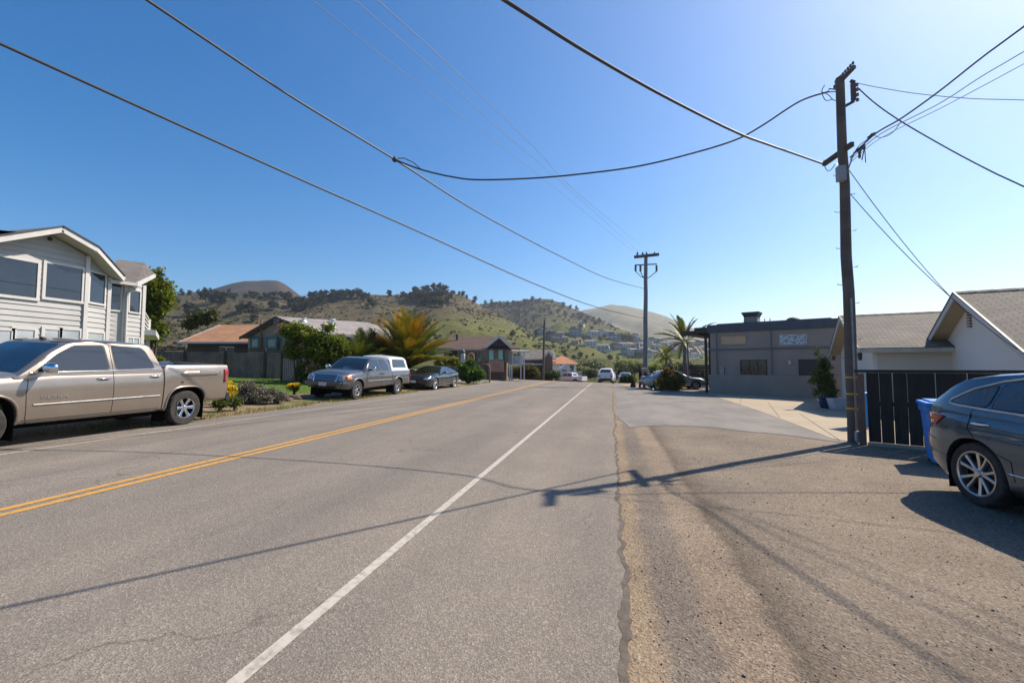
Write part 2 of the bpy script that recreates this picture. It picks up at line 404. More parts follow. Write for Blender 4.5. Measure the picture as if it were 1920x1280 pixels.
# road: left edge, flat strips, wavy right edge with a real lip
def roadfn(x, y): return (edge_x(y) if x > 0 else x, y)
sheet('road', roadfn, [-10.2, -8, -6, -4, -2, -.4, 1.0], yy, M['asphalt'], .004)
m = MB()
for y0, y1 in zip(yy[:-1], yy[1:]):
    a, b = edge_x(y0), edge_x(y1)
    m.add([(a, y0, T(a, y0) + .004), (b, y1, T(b, y1) + .004), (b + .012, y1, T(b, y1) - .03), (a + .012, y0, T(a, y0) - .03)], [(0, 1, 2, 3)])
# crumbled crack and dirt seam along the road's edge
m2 = MB(); ys_ = [y for y in yy if y < 30]
pa = None
for y in ys_:
    a = edge_x(y); wd = .028 + .05 * max(0, noise.noise(Vector((y * 1.7, 9, 0)))) + .02 * max(0, noise.noise(Vector((y * 7, 2, 0))))
    b = (a - .004, a + wd + .018 * sm(5.5, 3.0, y))
    if pa:
        m2.add([(pa[0], pa[2], T(pa[0], pa[2]) + .0065), (pa[1], pa[2], T(pa[1], pa[2]) + .0065), (b[1], y, T(b[1], y) + .0065), (b[0], y, T(b[0], y) + .0065)], [(0, 1, 2, 3)])
    pa = (b[0], b[1], y)
tag(m2.build('edge_crack', M['crack'], uv=False), kind='structure')
# thin branching cracks in the shoulder asphalt
# gravel shoulder and lot
sheet('gravel_lot', lambda x, y: (edge_x(y) + .002 if x == 0 else x, y), [0, .3, .7, 1.1, 1.7, 2.5, 4, 6, 8, 11, 15, 20, 26], frange(-14, 4, .6) + frange(4.12, 46, .4), M['gravel'], -.006)
# painted lines
def line(name, x, wd, mat, y0, y1, off=.0085):
    return sheet(name, None, [x - wd / 2, x + wd / 2], frange(y0, y1, 1.0), mat, off)
XW = -1.90; XY = -6.08; XL = -9.35
line('white_edge_line', XW, .085, M['white'], -6, 95)
line('yellow_centre_line', XY + .10, .10, M['yellow'], -6, 95)
line('yellow_centre_line', XY - .10, .10, M['yellow'], -6, 95)
line('faint_edge_line', XL, .10, M['faint'], -6, 60)

def G(px, py): p = gnd(px, py); return (p.x, p.y)
# side apron of old asphalt
af = [G(1152, 776), G(1180, 801), G(1245, 797), G(1330, 801), G(1440, 812), G(1540, 823), G(1600, 832), G(1640, 829)]; ap = []
for (x0_, y0_), (x1_, y1_) in zip(af[:-1], af[1:]):
    n_ = max(1, int(math.hypot(x1_ - x0_, y1_ - y0_) / .10))
    for i_ in range(n_):
        x_ = x0_ + (x1_ - x0_) * i_ / n_; y_ = y0_ + (y1_ - y0_) * i_ / n_; ap.append((x_ + .03 * noise.noise(Vector((x_ * 9, y_ * 9, 1))), y_ + .22 * noise.noise(Vector((x_ * 1.3, y_ * 1.3, 5))) + .09 * noise.noise(Vector((x_ * 7, y_ * 7, 5)))))
ap.append(af[-1])
ap += [(9.0, 16), (9.5, 24), (8.5, 40), (6, 60), (.3, 60), (.20, 40), (.20, 20)]
polysheet('side_apron', ap, M['oldasphalt'], .002)
polysheet('dirt_strip', [G(1156, 718.5), G(1172, 724), G(1216, 728.5), G(1262, 731), (7.5, 39), (6, 50), (.35, 52)], pm('roadside_dirt', (.34, .25, .165), (.24, .18, .12), 1.5, .95, bmp=.02), .012)
cn = [G(1337, 742), G(1420, 769), G(1450, 780), G(1560, 822), G(1604, 830), (6.6, 11.2), (9.2, 8.9), (22, 6), (22, 32), (7.2, 33), (5.9, 31)]
polysheet('concrete_driveway', cn, M['concrete'], .008)
# joints scored in the concrete
def strip(name, a, b, wd, mat, off):
    a = Vector(a); b = Vector(b); n = int((b - a).length / .5) + 1; d = (b - a).normalized(); r = Vector((-d.y, d.x)) * wd / 2
    m = MB(); pv = None
    for i in range(n + 1):
        p = a.lerp(b, i / n); q = [(p + r), (p - r)]
        q = [(u.x, u.y, T(u.x, u.y) + off) for u in q]
        if pv: m.add(pv + q[::-1], [(0, 1, 2, 3)])
        pv = q
    return m, pv
m = MB()
for a, b in (((1440, 755), (1462, 783)), ((1500, 776), (1575, 826)), ((1390, 747), (1388, 756))):
    mm, _ = strip('', G(*a), G(*b), .02, None, .0125); m.add(mm.v, mm.f)
tag(m.build('driveway_joint', M['crack'], uv=False), kind='structure')
# patched band of newer asphalt beside the road
m = MB(); pv = None
for i in range(60):
    y = 9 + i * .5; x0 = .34 + .03 * noise.noise(Vector((y, 0, 0))); x1 = .62 + .04 * noise.noise(Vector((y, 5, 0)))
    q = [(x0, y, T(x0, y) + .005), (x1, y, T(x1, y) + .005)]
    if pv: m.add(pv + q[::-1], [(0, 1, 2, 3)])
    pv = q
# left verge: dirt strip, lawn
def vergemat():
    m, n, N, L, B = nodes('verge_dirt'); tc = N.new('ShaderNodeTexCoord'); v = tc.outputs['Object']
    a = ramp(N, L, noi(N, L, v, .9, 9, .7), [(.34, (.30, .20, .12)), (.5, (.22, .155, .095)), (.60, (.10, .115, .03))])
    b = ramp(N, L, noi(N, L, v, 22, 8, .75), [(.3, (.6, .6, .6)), (.7, (1.3, 1.28, 1.2))])
    L.new(mixc(N, L, a, b, 1.0, 'MULTIPLY'), B.inputs['Base Color']); B.inputs['Roughness'].default_value = .95
    bump(N, L, noi(N, L, v, 24, 8, .7), B, .8, .04); return m
sheet('dirt_verge', lambda x, y: (x + (.18 * noise.noise(Vector((y * .6, 0, 0))) if x == -10.1 else 0), y), [-13.4, -12.4, -11.4, -10.7, -10.1], frange(-8, 44, .5), vergemat(), .0)
lawnm = pm('mown_grass', (.07, .125, .012), (.10, .155, .018), 1.2, .9, bmp=.03, bscale=60)
sheet('lawn', None, frange(-24, -13.3, 1.07), frange(12, 25.9, 1), lawnm, .012)
drv = polysheet('left_driveway', [(-10.15, 35.2), (-10.15, 43), (-22, 43), (-22, 35.2)], pm('pale_driveway', (.27, .24, .20), (.21, .19, .165), .8, .9), .004)

# grass blades on the lawn and tufts along the verge
def blades(name, label, pts, hgt, wd, mat, seed=1, kind='stuff', parent=None, loc=None):
    rg = np.random.default_rng(seed); n = len(pts); P = np.array(pts)
    ang = rg.uniform(0, 6.283, n); h = hgt * rg.uniform(.5, 1.3, n); lean = rg.normal(0, .35, (n, 2)) * h[:, None]
    dx = np.stack([np.cos(ang), np.sin(ang), np.zeros(n)], 1) * wd
    top = P + np.stack([lean[:, 0], lean[:, 1], h], 1)
    V = np.concatenate([P - dx, P + dx, top], 1).reshape(-1, 3)
    F = np.arange(n * 3).reshape(n, 3)
    return rawmesh(name, V, F, mat, np.repeat(rg.uniform(0, 1, n), 3), label, kind, parent)
def rawmesh(name, V, F, mat, tint=None, label=None, kind=None, parent=None):
    me = bpy.data.meshes.new(name); nv = len(V); nf = len(F); k = F.shape[1]
    me.vertices.add(nv); me.vertices.foreach_set('co', np.ascontiguousarray(V, dtype=np.float32).ravel())
    me.loops.add(nf * k); me.loops.foreach_set('vertex_index', F.ravel().astype(np.int32))
    me.polygons.add(nf); me.polygons.foreach_set('loop_start', np.arange(0, nf * k, k, dtype=np.int32))
    me.polygons.foreach_set('loop_total', np.full(nf, k, dtype=np.int32))
    me.update(calc_edges=True)
    if tint is not None:
        a = me.attributes.new('tint', 'FLOAT', 'POINT'); a.data.foreach_set('value', np.ascontiguousarray(tint, dtype=np.float32))
    if mat: me.materials.append(mat)
    o = bpy.data.objects.new(name, me); COL.objects.link(o)
    if parent is not None: o.parent = parent
    tag(o, label, None, None, kind); return o
rg = np.random.default_rng(3)
gm = leafm('grass_blade', (.09, .16, .014), (.20, .27, .03), .35)
pts = []
for _ in range(26000):
    x = rg.uniform(-22.5, -13.3); y = rg.uniform(12, 25.7); pts.append((x, y, T(x, y) + .01))
blades('lawn_grass', 'short bright green mown grass in front of the wooden fence', pts, .06, .008, gm, 1)
dg = leafm('dry_tuft', (.10, .12, .02), (.30, .24, .09), .3)
pts = []
for _ in range(9000):
    y = rg.uniform(4, 44); x = -10.15 - abs(rg.normal(0, .35)) if rg.random() < .6 else rg.uniform(-13.3, -10.2)
    if noise.noise(Vector((x * 1.1, y * .5, 0))) > -.05: pts.append((x, y, T(x, y)))
blades('verge_grass', 'thin green and dry grass tufts along the dirt verge', pts, .10, .01, dg, 2)

# loose stones on the gravel near the camera
def stones():
    V = []; F = []; tint = []
    ico = [(0,0,.7),(.9,0,.1),(.28,.85,.1),(-.73,.53,.1),(-.73,-.53,.1),(.28,-.85,.1),(0,0,-.5)]
    fc = [(0,1,2),(0,2,3),(0,3,4),(0,4,5),(0,5,1),(6,2,1),(6,3,2),(6,4,3),(6,5,4),(6,1,5)]
    r = np.random.default_rng(5); k = 0
    while k < 9000:
        y = 1.2 + 11 * r.random() ** 1.5; x = r.uniform(.1, 7.5) 
        if x > .3 + y * .95: continue
        dens = .25 + noise.noise(Vector((x * .8, y * .8, 0))) + (.5 if x < .45 else 0)
        if r.random() > .5 + dens: continue
        s = min(.013, .0028 + abs(r.standard_t(3)) * .0017); a = r.uniform(0, 6.28); o = len(V); ca, sa = math.cos(a), math.sin(a)
        q = r.uniform(.7, 1.3, 3)
        for p in ico:
            u, v_, w_ = p[0] * s * q[0], p[1] * s * q[1], p[2] * s * q[2]
            V.append((x + u * ca - v_ * sa, y + u * sa + v_ * ca, w_ - .004 + s * .2)); 
        t = r.random(); tint += [t] * 7; F += [tuple(o + i for i in f) for f in fc]; k += 1
    m, n, N, L, B = nodes('loose_stone')
    at_ = N.new('ShaderNodeAttribute'); at_.attribute_name = 'tint'
    L.new(ramp(N, L, at_.outputs['Fac'], [(0, (.07, .06, .05)), (.12, (.14, .115, .09)), (.4, (.22, .18, .14)), (.8, (.34, .29, .23)), (1, (.55, .51, .45))]), B.inputs['Base Color']); B.inputs['Roughness'].default_value = .9
    rawmesh('gravel', np.array(V), np.array(F), m, np.array(tint), 'loose brown and grey gravel stones scattered beside the road', 'stuff')
stones()

# ---------------------------------------------------------------- hills
def hillmat(name, dry, olive, green, gl=(-100, 40), sc1=.02, scrub=.5):
    m, n, N, L, B = nodes(name); tc = N.new('ShaderNodeTexCoord'); v = tc.outputs['Object']
    mp = N.new('ShaderNodeMapping'); mp.inputs['Scale'].default_value = (1, 1, 3.2); L.new(v, mp.inputs[0]); v = mp.outputs[0]
    a = ramp(N, L, noi(N, L, v, sc1, 9, .65, .6), [(.38, dry), (.5, olive), (.60, dry), (.68, olive)])
    ss = N.new('ShaderNodeSeparateXYZ'); L.new(tc.outputs['Object'], ss.inputs[0])
    g = mth(N, L, 'ADD', mth(N, L, 'MULTIPLY', mth(N, L, 'SUBTRACT', ss.outputs[2], gl[0]), 1 / (gl[1] - gl[0])), mth(N, L, 'MULTIPLY', mth(N, L, 'SUBTRACT', noi(N, L, v, .03, 5), .5), 1.1))
    gx_ = mth(N, L, 'MULTIPLY', mth(N, L, 'SUBTRACT', ss.outputs[0], -120), .012)
    g = mth(N, L, 'SUBTRACT', g, mth(N, L, 'MINIMUM', mth(N, L, 'MAXIMUM', gx_, -1.2), .5))
    a = mixc(N, L, a, green, ramp(N, L, g, [(.25, (1, 1, 1)), (.75, (0, 0, 0))]))
    s = mth(N, L, 'MULTIPLY', noi(N, L, v, .35, 6, .8), noi(N, L, v, .05, 4, .7))
    a = mixc(N, L, a, (.028, .034, .014), mth(N, L, 'MULTIPLY', ramp(N, L, s, [(.27, (0, 0, 0)), (.36, (1, 1, 1))]), scrub))
    b = ramp(N, L, noi(N, L, v, .9, 8, .8), [(.3, (.7, .7, .7)), (.7, (1.3, 1.28, 1.2))])
    L.new(mixc(N, L, a, b, 1.0, 'MULTIPLY'), B.inputs['Base Color']); B.inputs['Roughness'].default_value = 1; B.inputs['Specular IOR Level'].default_value = .1
    bump(N, L, noi(N, L, v, .25, 9, .8), B, 1, 1.6); return m
class Hill:
    def __init__(s, name, ridge, base, Z0, Z1, mat, amp=4, rows=46, step=6, pw=1.0, seed=0, nscale=.014):
        s.ridge = ridge; s.base = base; s.Z0 = Z0; s.Z1 = Z1; s.amp = amp; s.pw = pw; s.seed = seed; s.ns = nscale
        x0, x1 = ridge[0][0], ridge[-1][0]; cols = int((x1 - x0) / step) + 1
        vs = []; fs = []
        cs = [x0 + (x1 - x0) * i / (cols - 1) for i in range(cols)]
        for c in cs:
            p = s.pt(c, 0); vs.append((p.x, p.y, p.z - 25))
        for j in range(rows):
            for c in cs: vs.append(s.pt(c, j / (rows - 1)))
        for k in (1.06, 1.25, 1.7):
            for c in cs:
                p = s.pt(c, 1); q = CAM + (p - CAM) * k; vs.append((q.x, q.y, p.z - (k - 1) * (abs(p.z) * .9 + 25)))
        R_ = rows + 4
        for j in range(R_ - 1):
            for i in range(cols - 1):
                a = j * cols + i; fs.append((a, a + 1, a + cols + 1, a + cols))
        m = MB(); m.add(vs, fs, True); tag(m.build(name, mat, uv=False), kind='structure')
    def lin(s, L_, x):
        if not isinstance(L_, list): return L_
        for (a, u), (b, v) in zip(L_[:-1], L_[1:]):
            if x <= b: return u + (v - u) * min(1, max(0, (x - a) / (b - a)))
        return L_[-1][1]
    def pt(s, px, t):
        Z0 = s.lin(s.Z0, px); Z1 = s.lin(s.Z1, px); Z = Z0 + (Z1 - Z0) * t
        yb = s.lin(s.base, px); yr = s.lin(s.ridge, px)
        e = t ** s.pw; e = e * .75 + .25 * math.sin(e * math.pi / 2)
        p = at(px, yb + (yr - yb) * e, Z)
        q = Vector((p.x * s.ns, p.y * s.ns, s.seed))
        p.z += s.amp * (noise.fractal(q, 1, 2, 5) * 1.0) * min(1, t * 4) * (1 - .75 * sm(.8, 1, t))
        return p
    def find(s, px, py):
        best = None
        for i in range(101):
            p = s.pt(px, i / 100); y = proj(p)[1]
            if best is None or abs(y - py) < best[0]: best = (abs(y - py), p)
            if y <= py: return p
        return best[1]
def proj(p):
    d = Vector(p) - CAM; z = d.dot(FW); return 960 + FPX * d.dot(RT) / z, 640 - FPX * d.dot(UPV) / z
GRN = (.135, .140, .045)
HM = hillmat('near_hill_grass', (.150, .116, .074), (.090, .083, .042), GRN, (-10, 55), .02, .85)
HA = Hill('hill', [(-700, 560), (-200, 552), (200, 546), (270, 547), (330, 553), (440, 554), (560, 557), (600, 555), (690, 554), (740, 553), (775, 549), (805, 546), (845, 546), (870, 556), (905, 578), (950, 599), (1000, 626), (1050, 643), (1100, 653), (1140, 664), (1200, 676), (1300, 682), (1500, 686)],
          [(-700, 688), (990, 690), (1050, 724), (1500, 724)], [(-700, 110), (900, 110), (1050, 80), (1500, 75)], [(-700, 470), (900, 470), (1100, 330), (1500, 260)], HM, 8, pw=.9)
HMs = hillmat('mesa_scrub', (.075, .056, .043), (.05, .044, .03), (.08, .08, .04), (-400, -200), .012, .6)
HMESA = Hill('far_hill', [(200, 580), (330, 552), (400, 541), (430, 533), (462, 527), (500, 525), (520, 526), (535, 533), (548, 544), (562, 554), (600, 575), (700, 600)], 680, 480, 980, HMs, 8, seed=4)
HMB = hillmat('middle_hill_scrub', (.105, .09, .055), (.068, .068, .037), (.11, .12, .04), (-40, 60), .015, .8)
HB = Hill('hill', [(820, 600), (880, 572), (905, 570), (930, 566), (960, 566), (1000, 561), (1030, 562), (1055, 570), (1075, 578), (1100, 588), (1130, 602), (1170, 622), (1250, 660), (1300, 680)], 684, 420, 760, HMB, 8, seed=9)
HMC = hillmat('far_hill_grass', (.20, .165, .10), (.15, .145, .075), (.16, .17, .07), (-60, 60), .006, .15)
HC = Hill('far_hill', [(950, 620), (1040, 596), (1090, 582), (1125, 573), (1145, 569), (1175, 573), (1205, 581), (1240, 592), (1290, 612), (1340, 630), (1420, 648), (1600, 665), (1900, 675), (2400, 684)], 688, 760, 1700, HMC, 30, seed=14, nscale=.006)
HMD = hillmat('town_slope_grass', (.14, .12, .06), (.09, .10, .04), (.11, .13, .035), (-20, 40), .02, .6)
HD = Hill('hill', [(900, 680), (960, 655), (1010, 622), (1050, 603), (1090, 605), (1140, 612), (1190, 624), (1240, 636), (1300, 645), (1400, 656), (1600, 672), (1900, 684)], 690, 330, 560, HMD, 4, seed=20)

# ---------------------------------------------------------------- foliage
def blobpts(rg, blobs, n):
    vol = np.array([b[3] * b[4] * b[5] for b in blobs]); pick = rg.choice(len(blobs), n, p=vol / vol.sum()); B_ = np.array(blobs)[pick]
    d = rg.normal(0, 1, (n, 3)); d /= np.linalg.norm(d, axis=1)[:, None]; r = rg.uniform(0, 1, n) ** .38
    return B_[:, :3] + d * r[:, None] * B_[:, 3:6], d
def leaves(name, blobs, n, size, mat, seed=0, parent=None, label=None, kind=None, lump=0., aspect=.55):
    """many leaf-sized quads spread through a set of ellipsoids (cx,cy,cz,rx,ry,rz)"""
    rg = np.random.default_rng(seed); P, d = blobpts(rg, blobs, n)
    if lump:
        k = max(6, int(n / 40)); C = P[rg.choice(n, k)]; idx = rg.integers(0, k, n); P = C[idx] + rg.normal(0, lump, (n, 3)); tb = rg.uniform(0, 1, k)[idx]
    else: tb = rg.uniform(0, 1, n)
    a = rg.normal(0, 1, (n, 3)) + d * .8; a /= np.linalg.norm(a, axis=1)[:, None]
    b = rg.normal(0, 1, (n, 3)); b -= (b * a).sum(1)[:, None] * a; b /= np.linalg.norm(b, axis=1)[:, None]; c = np.cross(a, b)
    s = size * rg.uniform(.6, 1.4, n)[:, None]; b = b * s; c = c * s * aspect
    V = np.stack([P - b, P - c * .9 + a * s * .15, P + b, P + c * .9 + a * s * .15], 1).reshape(-1, 3)
    t = np.clip(tb * .7 + rg.uniform(0, .3, n), 0, 1)
    return rawmesh(name, V, np.arange(n * 4).reshape(n, 4), mat, np.repeat(t, 4), label, kind, parent)
def lumps(rg, c, r, k, sub=.5):
    out = []
    for _ in range(k):
        d = rg.normal(0, 1, 3); d /= np.linalg.norm(d); q = rg.uniform(.25, .75)
        s = sub * rg.uniform(.6, 1.2)
        out.append((c[0] + d[0] * r[0] * q, c[1] + d[1] * r[1] * q, c[2] + d[2] * r[2] * q, r[0] * s, r[1] * s, r[2] * s))
    return out
def trunkmesh(h, r, seed, limbs=4, spread=.5, top=.8):
    rr = random.Random(seed); m = MB(); pts = [Vector((0, 0, -.2))]
    for i in range(1, 6): pts.append(Vector((rr.uniform(-.04, .04) * h * i / 5, rr.uniform(-.04, .04) * h * i / 5, h * top * i / 5)))
    m.tube(pts, [r * (1.2 - .16 * i) for i in range(6)], 7)
    for k in range(limbs):
        b = pts[2 + k % 3]; a = rr.uniform(0, 6.28); l = h * spread * rr.uniform(.6, 1)
        e = b + Vector((math.cos(a) * l, math.sin(a) * l, l * rr.uniform(.5, 1.0)))
        m.tube([b, b.lerp(e, .5) + Vector((0, 0, -l * .06)), e], [r * .5, r * .35, r * .12], 5)
    return m
BARK = pm('bark', (.075, .058, .045), (.12, .095, .075), 8, .9, bmp=.02)
PINE = leafm('pine_needles', (.022, .034, .016), (.048, .058, .024), .12, .8)
PINEG = leafm('cypress_green', (.030, .046, .016), (.065, .078, .026), .12, .8)
OLIVE = leafm('olive_brush', (.045, .052, .018), (.10, .10, .04), .15, .8)
def make_pine(seed, mat, kind, h=9):
    e = empty('pine_tree', (0, 0, 0)); rg = np.random.default_rng(seed)
    if kind == 'round': bl = lumps(rg, (0, 0, h * .42), (h * .38, h * .38, h * .36), 13, .50)
    elif kind == 'flat': bl = lumps(rg, (0, 0, h * .54), (h * .42, h * .42, h * .28), 12, .46) + lumps(rg, (0, 0, h * .24), (h * .36, h * .36, h * .2), 8, .5)
    else:
        bl = []
        for i in range(9):
            t = i / 8; r = h * .30 * (1 - t) ** .8 + .25; a = rg.uniform(0, 6.28)
            bl.append((math.cos(a) * r * .45, math.sin(a) * r * .45, h * (.18 + .78 * t), r * .8, r * .8, h * .085))
    leaves('crown', bl, 1100, h * .044, mat, seed, e, lump=h * .045)
    trunkmesh(h, h * .022, seed, 4, .28, .75).build('trunk', BARK, e, uv=False)
    return e
# ================================================================ VEHICLES
def lerpk(k, x):
    if x <= k[0][0]: return k[0][1]
    for (a, u), (b, v) in zip(k[:-1], k[1:]):
        if x <= b: return u + (v - u) * (x - a) / (b - a + 1e-9)
    return k[-1][1]
def prof(k, x, h=.05):
    return sum(lerpk(k, x + h * t) for t in (-1, -.6, -.2, .2, .6, 1)) / 6
def loft(secs, closed_ends=True):
    """secs: list of (X, [(y,z)..]) half sections from bottom centre to top centre"""
    vs = []; n = len(secs[0][1]); full = 2 * n - 2
    for X, hs_ in secs:
        dx = X if isinstance(X, list) else [X] * n
        for i in range(n): vs.append((dx[i], hs_[i][0], hs_[i][1]))
        for i in range(n - 2, 0, -1): vs.append((dx[i], -hs_[i][0], hs_[i][1]))
    fs = []
    for j in range(len(secs) - 1):
        for i in range(full):
            a = j * full + i; b = j * full + (i + 1) % full; fs.append((a, b, b + full, a + full))
    # end caps as strips of quads between mirrored points
    for j, flip in ((0, False), (len(secs) - 1, True)):
        o = j * full
        for i in range(n - 1):
            a, b = o + i, o + i + 1
            c = o + (full - i - 1) % full if i + 1 < n - 1 else b
            d = o + (full - i) % full if i > 0 else a
            f = []
            for q in (a, b, c, d):
                if q not in f: f.append(q)
            if len(f) > 2: fs.append(tuple(f[::-1]) if flip else tuple(f))
    m = MB(); m.add(vs, fs, True); return m
def fixn(me):
    bm = bmesh.new(); bm.from_mesh(me); bmesh.ops.remove_doubles(bm, verts=bm.verts, dist=1e-4); bmesh.ops.recalc_face_normals(bm, faces=bm.faces); bm.to_mesh(me); bm.free()
def cut(o, cutters):
    """boolean the arches out, keep plain mesh"""
    cs = []
    for c in cutters:
        co = c.build('cut', None); fixn(co.data); cs.append(co)
        b = o.modifiers.new('b', 'BOOLEAN'); b.object = co; b.operation = 'DIFFERENCE'; b.solver = 'EXACT'
    bpy.context.view_layer.update()
    dg = bpy.context.evaluated_depsgraph_get(); me = bpy.data.meshes.new_from_object(o.evaluated_get(dg))
    o.modifiers.clear(); o.data = me
    for c in cs: bpy.data.objects.remove(c)
def archpoly(x, z, r, n, zlow=-.3, k=18):
    p = [(x + r, zlow)]
    for i in range(k + 1):
        a = math.pi * i / k; c, s_ = math.cos(a), math.sin(a)
        p.append((x + r * math.copysign(abs(c) ** (2 / n), c), z + r * abs(s_) ** (2 / n)))
    p.append((x - r, zlow)); return p
class Skin:
    def __init__(s, objs):
        s.t = []
        for o in objs: s.t.append(BVHTree.FromPolygons([v.co for v in o.data.vertices], [tuple(p.vertices) for p in o.data.polygons]))
    def cast(s, a, d):
        best = None
        for t in s.t:
            h = t.ray_cast(Vector(a), Vector(d))
            if h[0] is not None and (best is None or h[3] < best[3]): best = h
        return best
    def pt(s, axis, side, u, v, off):
        if axis == 'y': a = (u, side * 3, v); d = (0, -side, 0)
        elif axis == 'x': a = (side * 8, u, v); d = (-side, 0, 0)
        else: a = (u, v, 5); d = (0, 0, -1)
        h = s.cast(a, d)
        if h is None: return None
        n = h[1]
        if n.dot(Vector(d)) > 0: n = -n
        return h[0] + n * off
def patch(sk, name, mat, poly, axis, side, off, parent, step=.07, rd=0, depth=0):
    if rd: poly = roundpoly(poly, rd)
    bm = bmesh.new(); bm.faces.new([bm.verts.new((p[0], p[1], 0)) for p in poly])
    for ax in (0, 1):
        lo = min(p[ax] for p in poly); hi = max(p[ax] for p in poly); k = lo + step
        while k < hi - 1e-4:
            co = [0, 0, 0]; co[ax] = k; no = [0, 0, 0]; no[ax] = 1
            bmesh.ops.bisect_plane(bm, geom=bm.verts[:] + bm.edges[:] + bm.faces[:], plane_co=co, plane_no=no); k += step
    bad = []
    for v in bm.verts:
        p = sk.pt(axis, side, v.co.x, v.co.y, off)
        if p is None: bad.append(v)
        else: v.co = p
    if bad: bmesh.ops.delete(bm, geom=bad, context='VERTS')
    bmesh.ops.recalc_face_normals(bm, faces=bm.faces)
    if bm.faces:
        f = bm.faces[0]; d = {'y': Vector((0, side, 0)), 'x': Vector((side, 0, 0)), 'z': Vector((0, 0, 1))}[axis]
        if sum(f.normal.dot(d) * f.calc_area() for f in bm.faces) < 0: bmesh.ops.reverse_faces(bm, faces=bm.faces)
    me = bpy.data.meshes.new(name); bm.to_mesh(me); bm.free()
    for p in me.polygons: p.use_smooth = True
    me.materials.append(mat); o = bpy.data.objects.new(name, me); COL.objects.link(o); o.parent = parent
    if depth:
        q = o.modifiers.new('s', 'SOLIDIFY'); q.thickness = depth; q.offset = 1
    return o
def roundpoly(poly, r, k=4):
    out = []; n = len(poly)
    for i in range(n):
        a, b, c = Vector(poly[i - 1]), Vector(poly[i]), Vector(poly[(i + 1) % n])
        d1 = (a - b); d2 = (c - b); q = min(r, d1.length * .45, d2.length * .45); p0 = b + d1.normalized() * q; p2 = b + d2.normalized() * q
        for j in range(k + 1):
            t = j / k; out.append(tuple(p0 * (1 - t) ** 2 + b * 2 * t * (1 - t) + p2 * t * t))
    return out
def seam(sk, name, mat, pts, axis, side, off, r, parent, closed=False, n=5, step=.06, squash=None):
    P = []; q = list(pts) + ([pts[0]] if closed else [])
    for a, b in zip(q[:-1], q[1:]):
        a = Vector(a); b = Vector(b); k = max(1, int((b - a).length / step))
        for i in range(k):
            p = sk.pt(axis, side, *a.lerp(b, i / k), off)
            if p: P.append(p)
    p = sk.pt(axis, side, *q[-1], off)
    if p: P.append(p)
    if len(P) < 2: return None
    m = MB(); m.tube(P, r, n); return m.build(name, mat, parent, uv=False)
WHEELS = {}
def wheel(parent, x, y, side, Rt, Rr, W, style, rimmat=None):
    key = (Rt, Rr, W, style, side)
    if key not in WHEELS:
        rot = Matrix.Rotation(R(-90) * side, 4, 'X')       # local z -> outward (+y for side=1)
        m = MB(); h = W / 2
        P = [(Rr * .8, -h * .9), (Rr, -h * .95), (Rr * 1.03, -h), (Rt * .93, -h), (Rt * .985, -h * .82), (Rt, -h * .6), (Rt, -h * .3), (Rt * .985, -h * .28), (Rt, -h * .24), (Rt, h * .24), (Rt * .985, h * .28), (Rt, h * .3), (Rt, h * .6), (Rt * .985, h * .82), (Rt * .95, h * .96), (Rt * .93, h), (Rr * 1.12, h), (Rr * 1.03, h * .97), (Rr, h * .86), (Rr * .97, h * .3)]
        m.lathe(P, 40, rot)
        me_t = m
        rm = MB()
        rm.lathe([(Rr * 1.03, h * .90), (Rr * 1.02, h * .97), (Rr * .97, h * .98), (Rr * .93, h * .90), (Rr * .92, h * .1)], 40, rot)
        hubz = h * .72
        rm.lathe([(.001, hubz + .02), (Rr * .13, hubz + .018), (Rr * .17, hubz), (Rr * .24, hubz - .01), (Rr * .26, h * .1)], 20, rot)
        ns, wid, tw = {'six': (6, .46, 0), 'five': (5, .44, 0), 'steel': (5, .42, 0), 'twin': (5, .27, .17), 'multi': (10, .13, 0)}[style]
        for k in range(ns):
            for tt in ((0,) if not tw else (-tw, tw)):
                a = 2 * math.pi * k / ns + tt * .55; a2 = 2 * math.pi * k / ns + tt * 1.6
                u0 = Vector((math.cos(a), math.sin(a), 0)); u1 = Vector((math.cos(a2), math.sin(a2), 0)); p0 = u0 * Rr * .18; p1 = u1 * Rr * .955
                t = (p1 - p0).normalized(); s_ = Vector((-t.y, t.x, 0)); w0 = wid * Rr * .55; w1 = wid * Rr * (.62 if tw else .80)
                vs = []
                for p, wd, zt, th in ((p0, w0, hubz, .05), (p0.lerp(p1, .5), (w0 + w1) / 2 * .86, hubz + .004, .04), (p1, w1, h * .86, .03)):
                    vs += [p - s_ * wd / 2 + Vector((0, 0, zt - th)), p - s_ * wd / 2 + Vector((0, 0, zt - .008)), p - s_ * wd * .25 + Vector((0, 0, zt)), p + s_ * wd * .25 + Vector((0, 0, zt)), p + s_ * wd / 2 + Vector((0, 0, zt - .008)), p + s_ * wd / 2 + Vector((0, 0, zt - th))]
                vs = [rot @ v for v in vs]
                fs = []
                for j in (0, 6):
                    for i in range(6): fs.append((j + i, j + (i + 1) % 6, j + 6 + (i + 1) % 6, j + 6 + i))
                rm.add(vs, fs)
        bk = MB(); bk.lathe([(.001, h * .25), (Rr * .62, h * .25), (Rr * .64, h * .1)], 24, rot); 
        bk.lathe([(.001, -h * .2), (Rr * .99, -h * .2), (Rr * .99, -h * .3)], 24, rot)
        t = me_t.build('wheel', M['rubber'], None, uv=False); r_ = rm.build('rim', rimmat or M['alloy'], t, uv=False); b_ = bk.build('brake_disc', M['black'], t, uv=False)
        for ob in (t, r_): fixn(ob.data); ob.data.set_sharp_from_angle(angle=R(30))
        WHEELS[key] = t
        t.parent = parent; t.location = (x, y, Rt); return t
    t = cp(WHEELS[key], parent); t.location = (x, y, Rt); return t

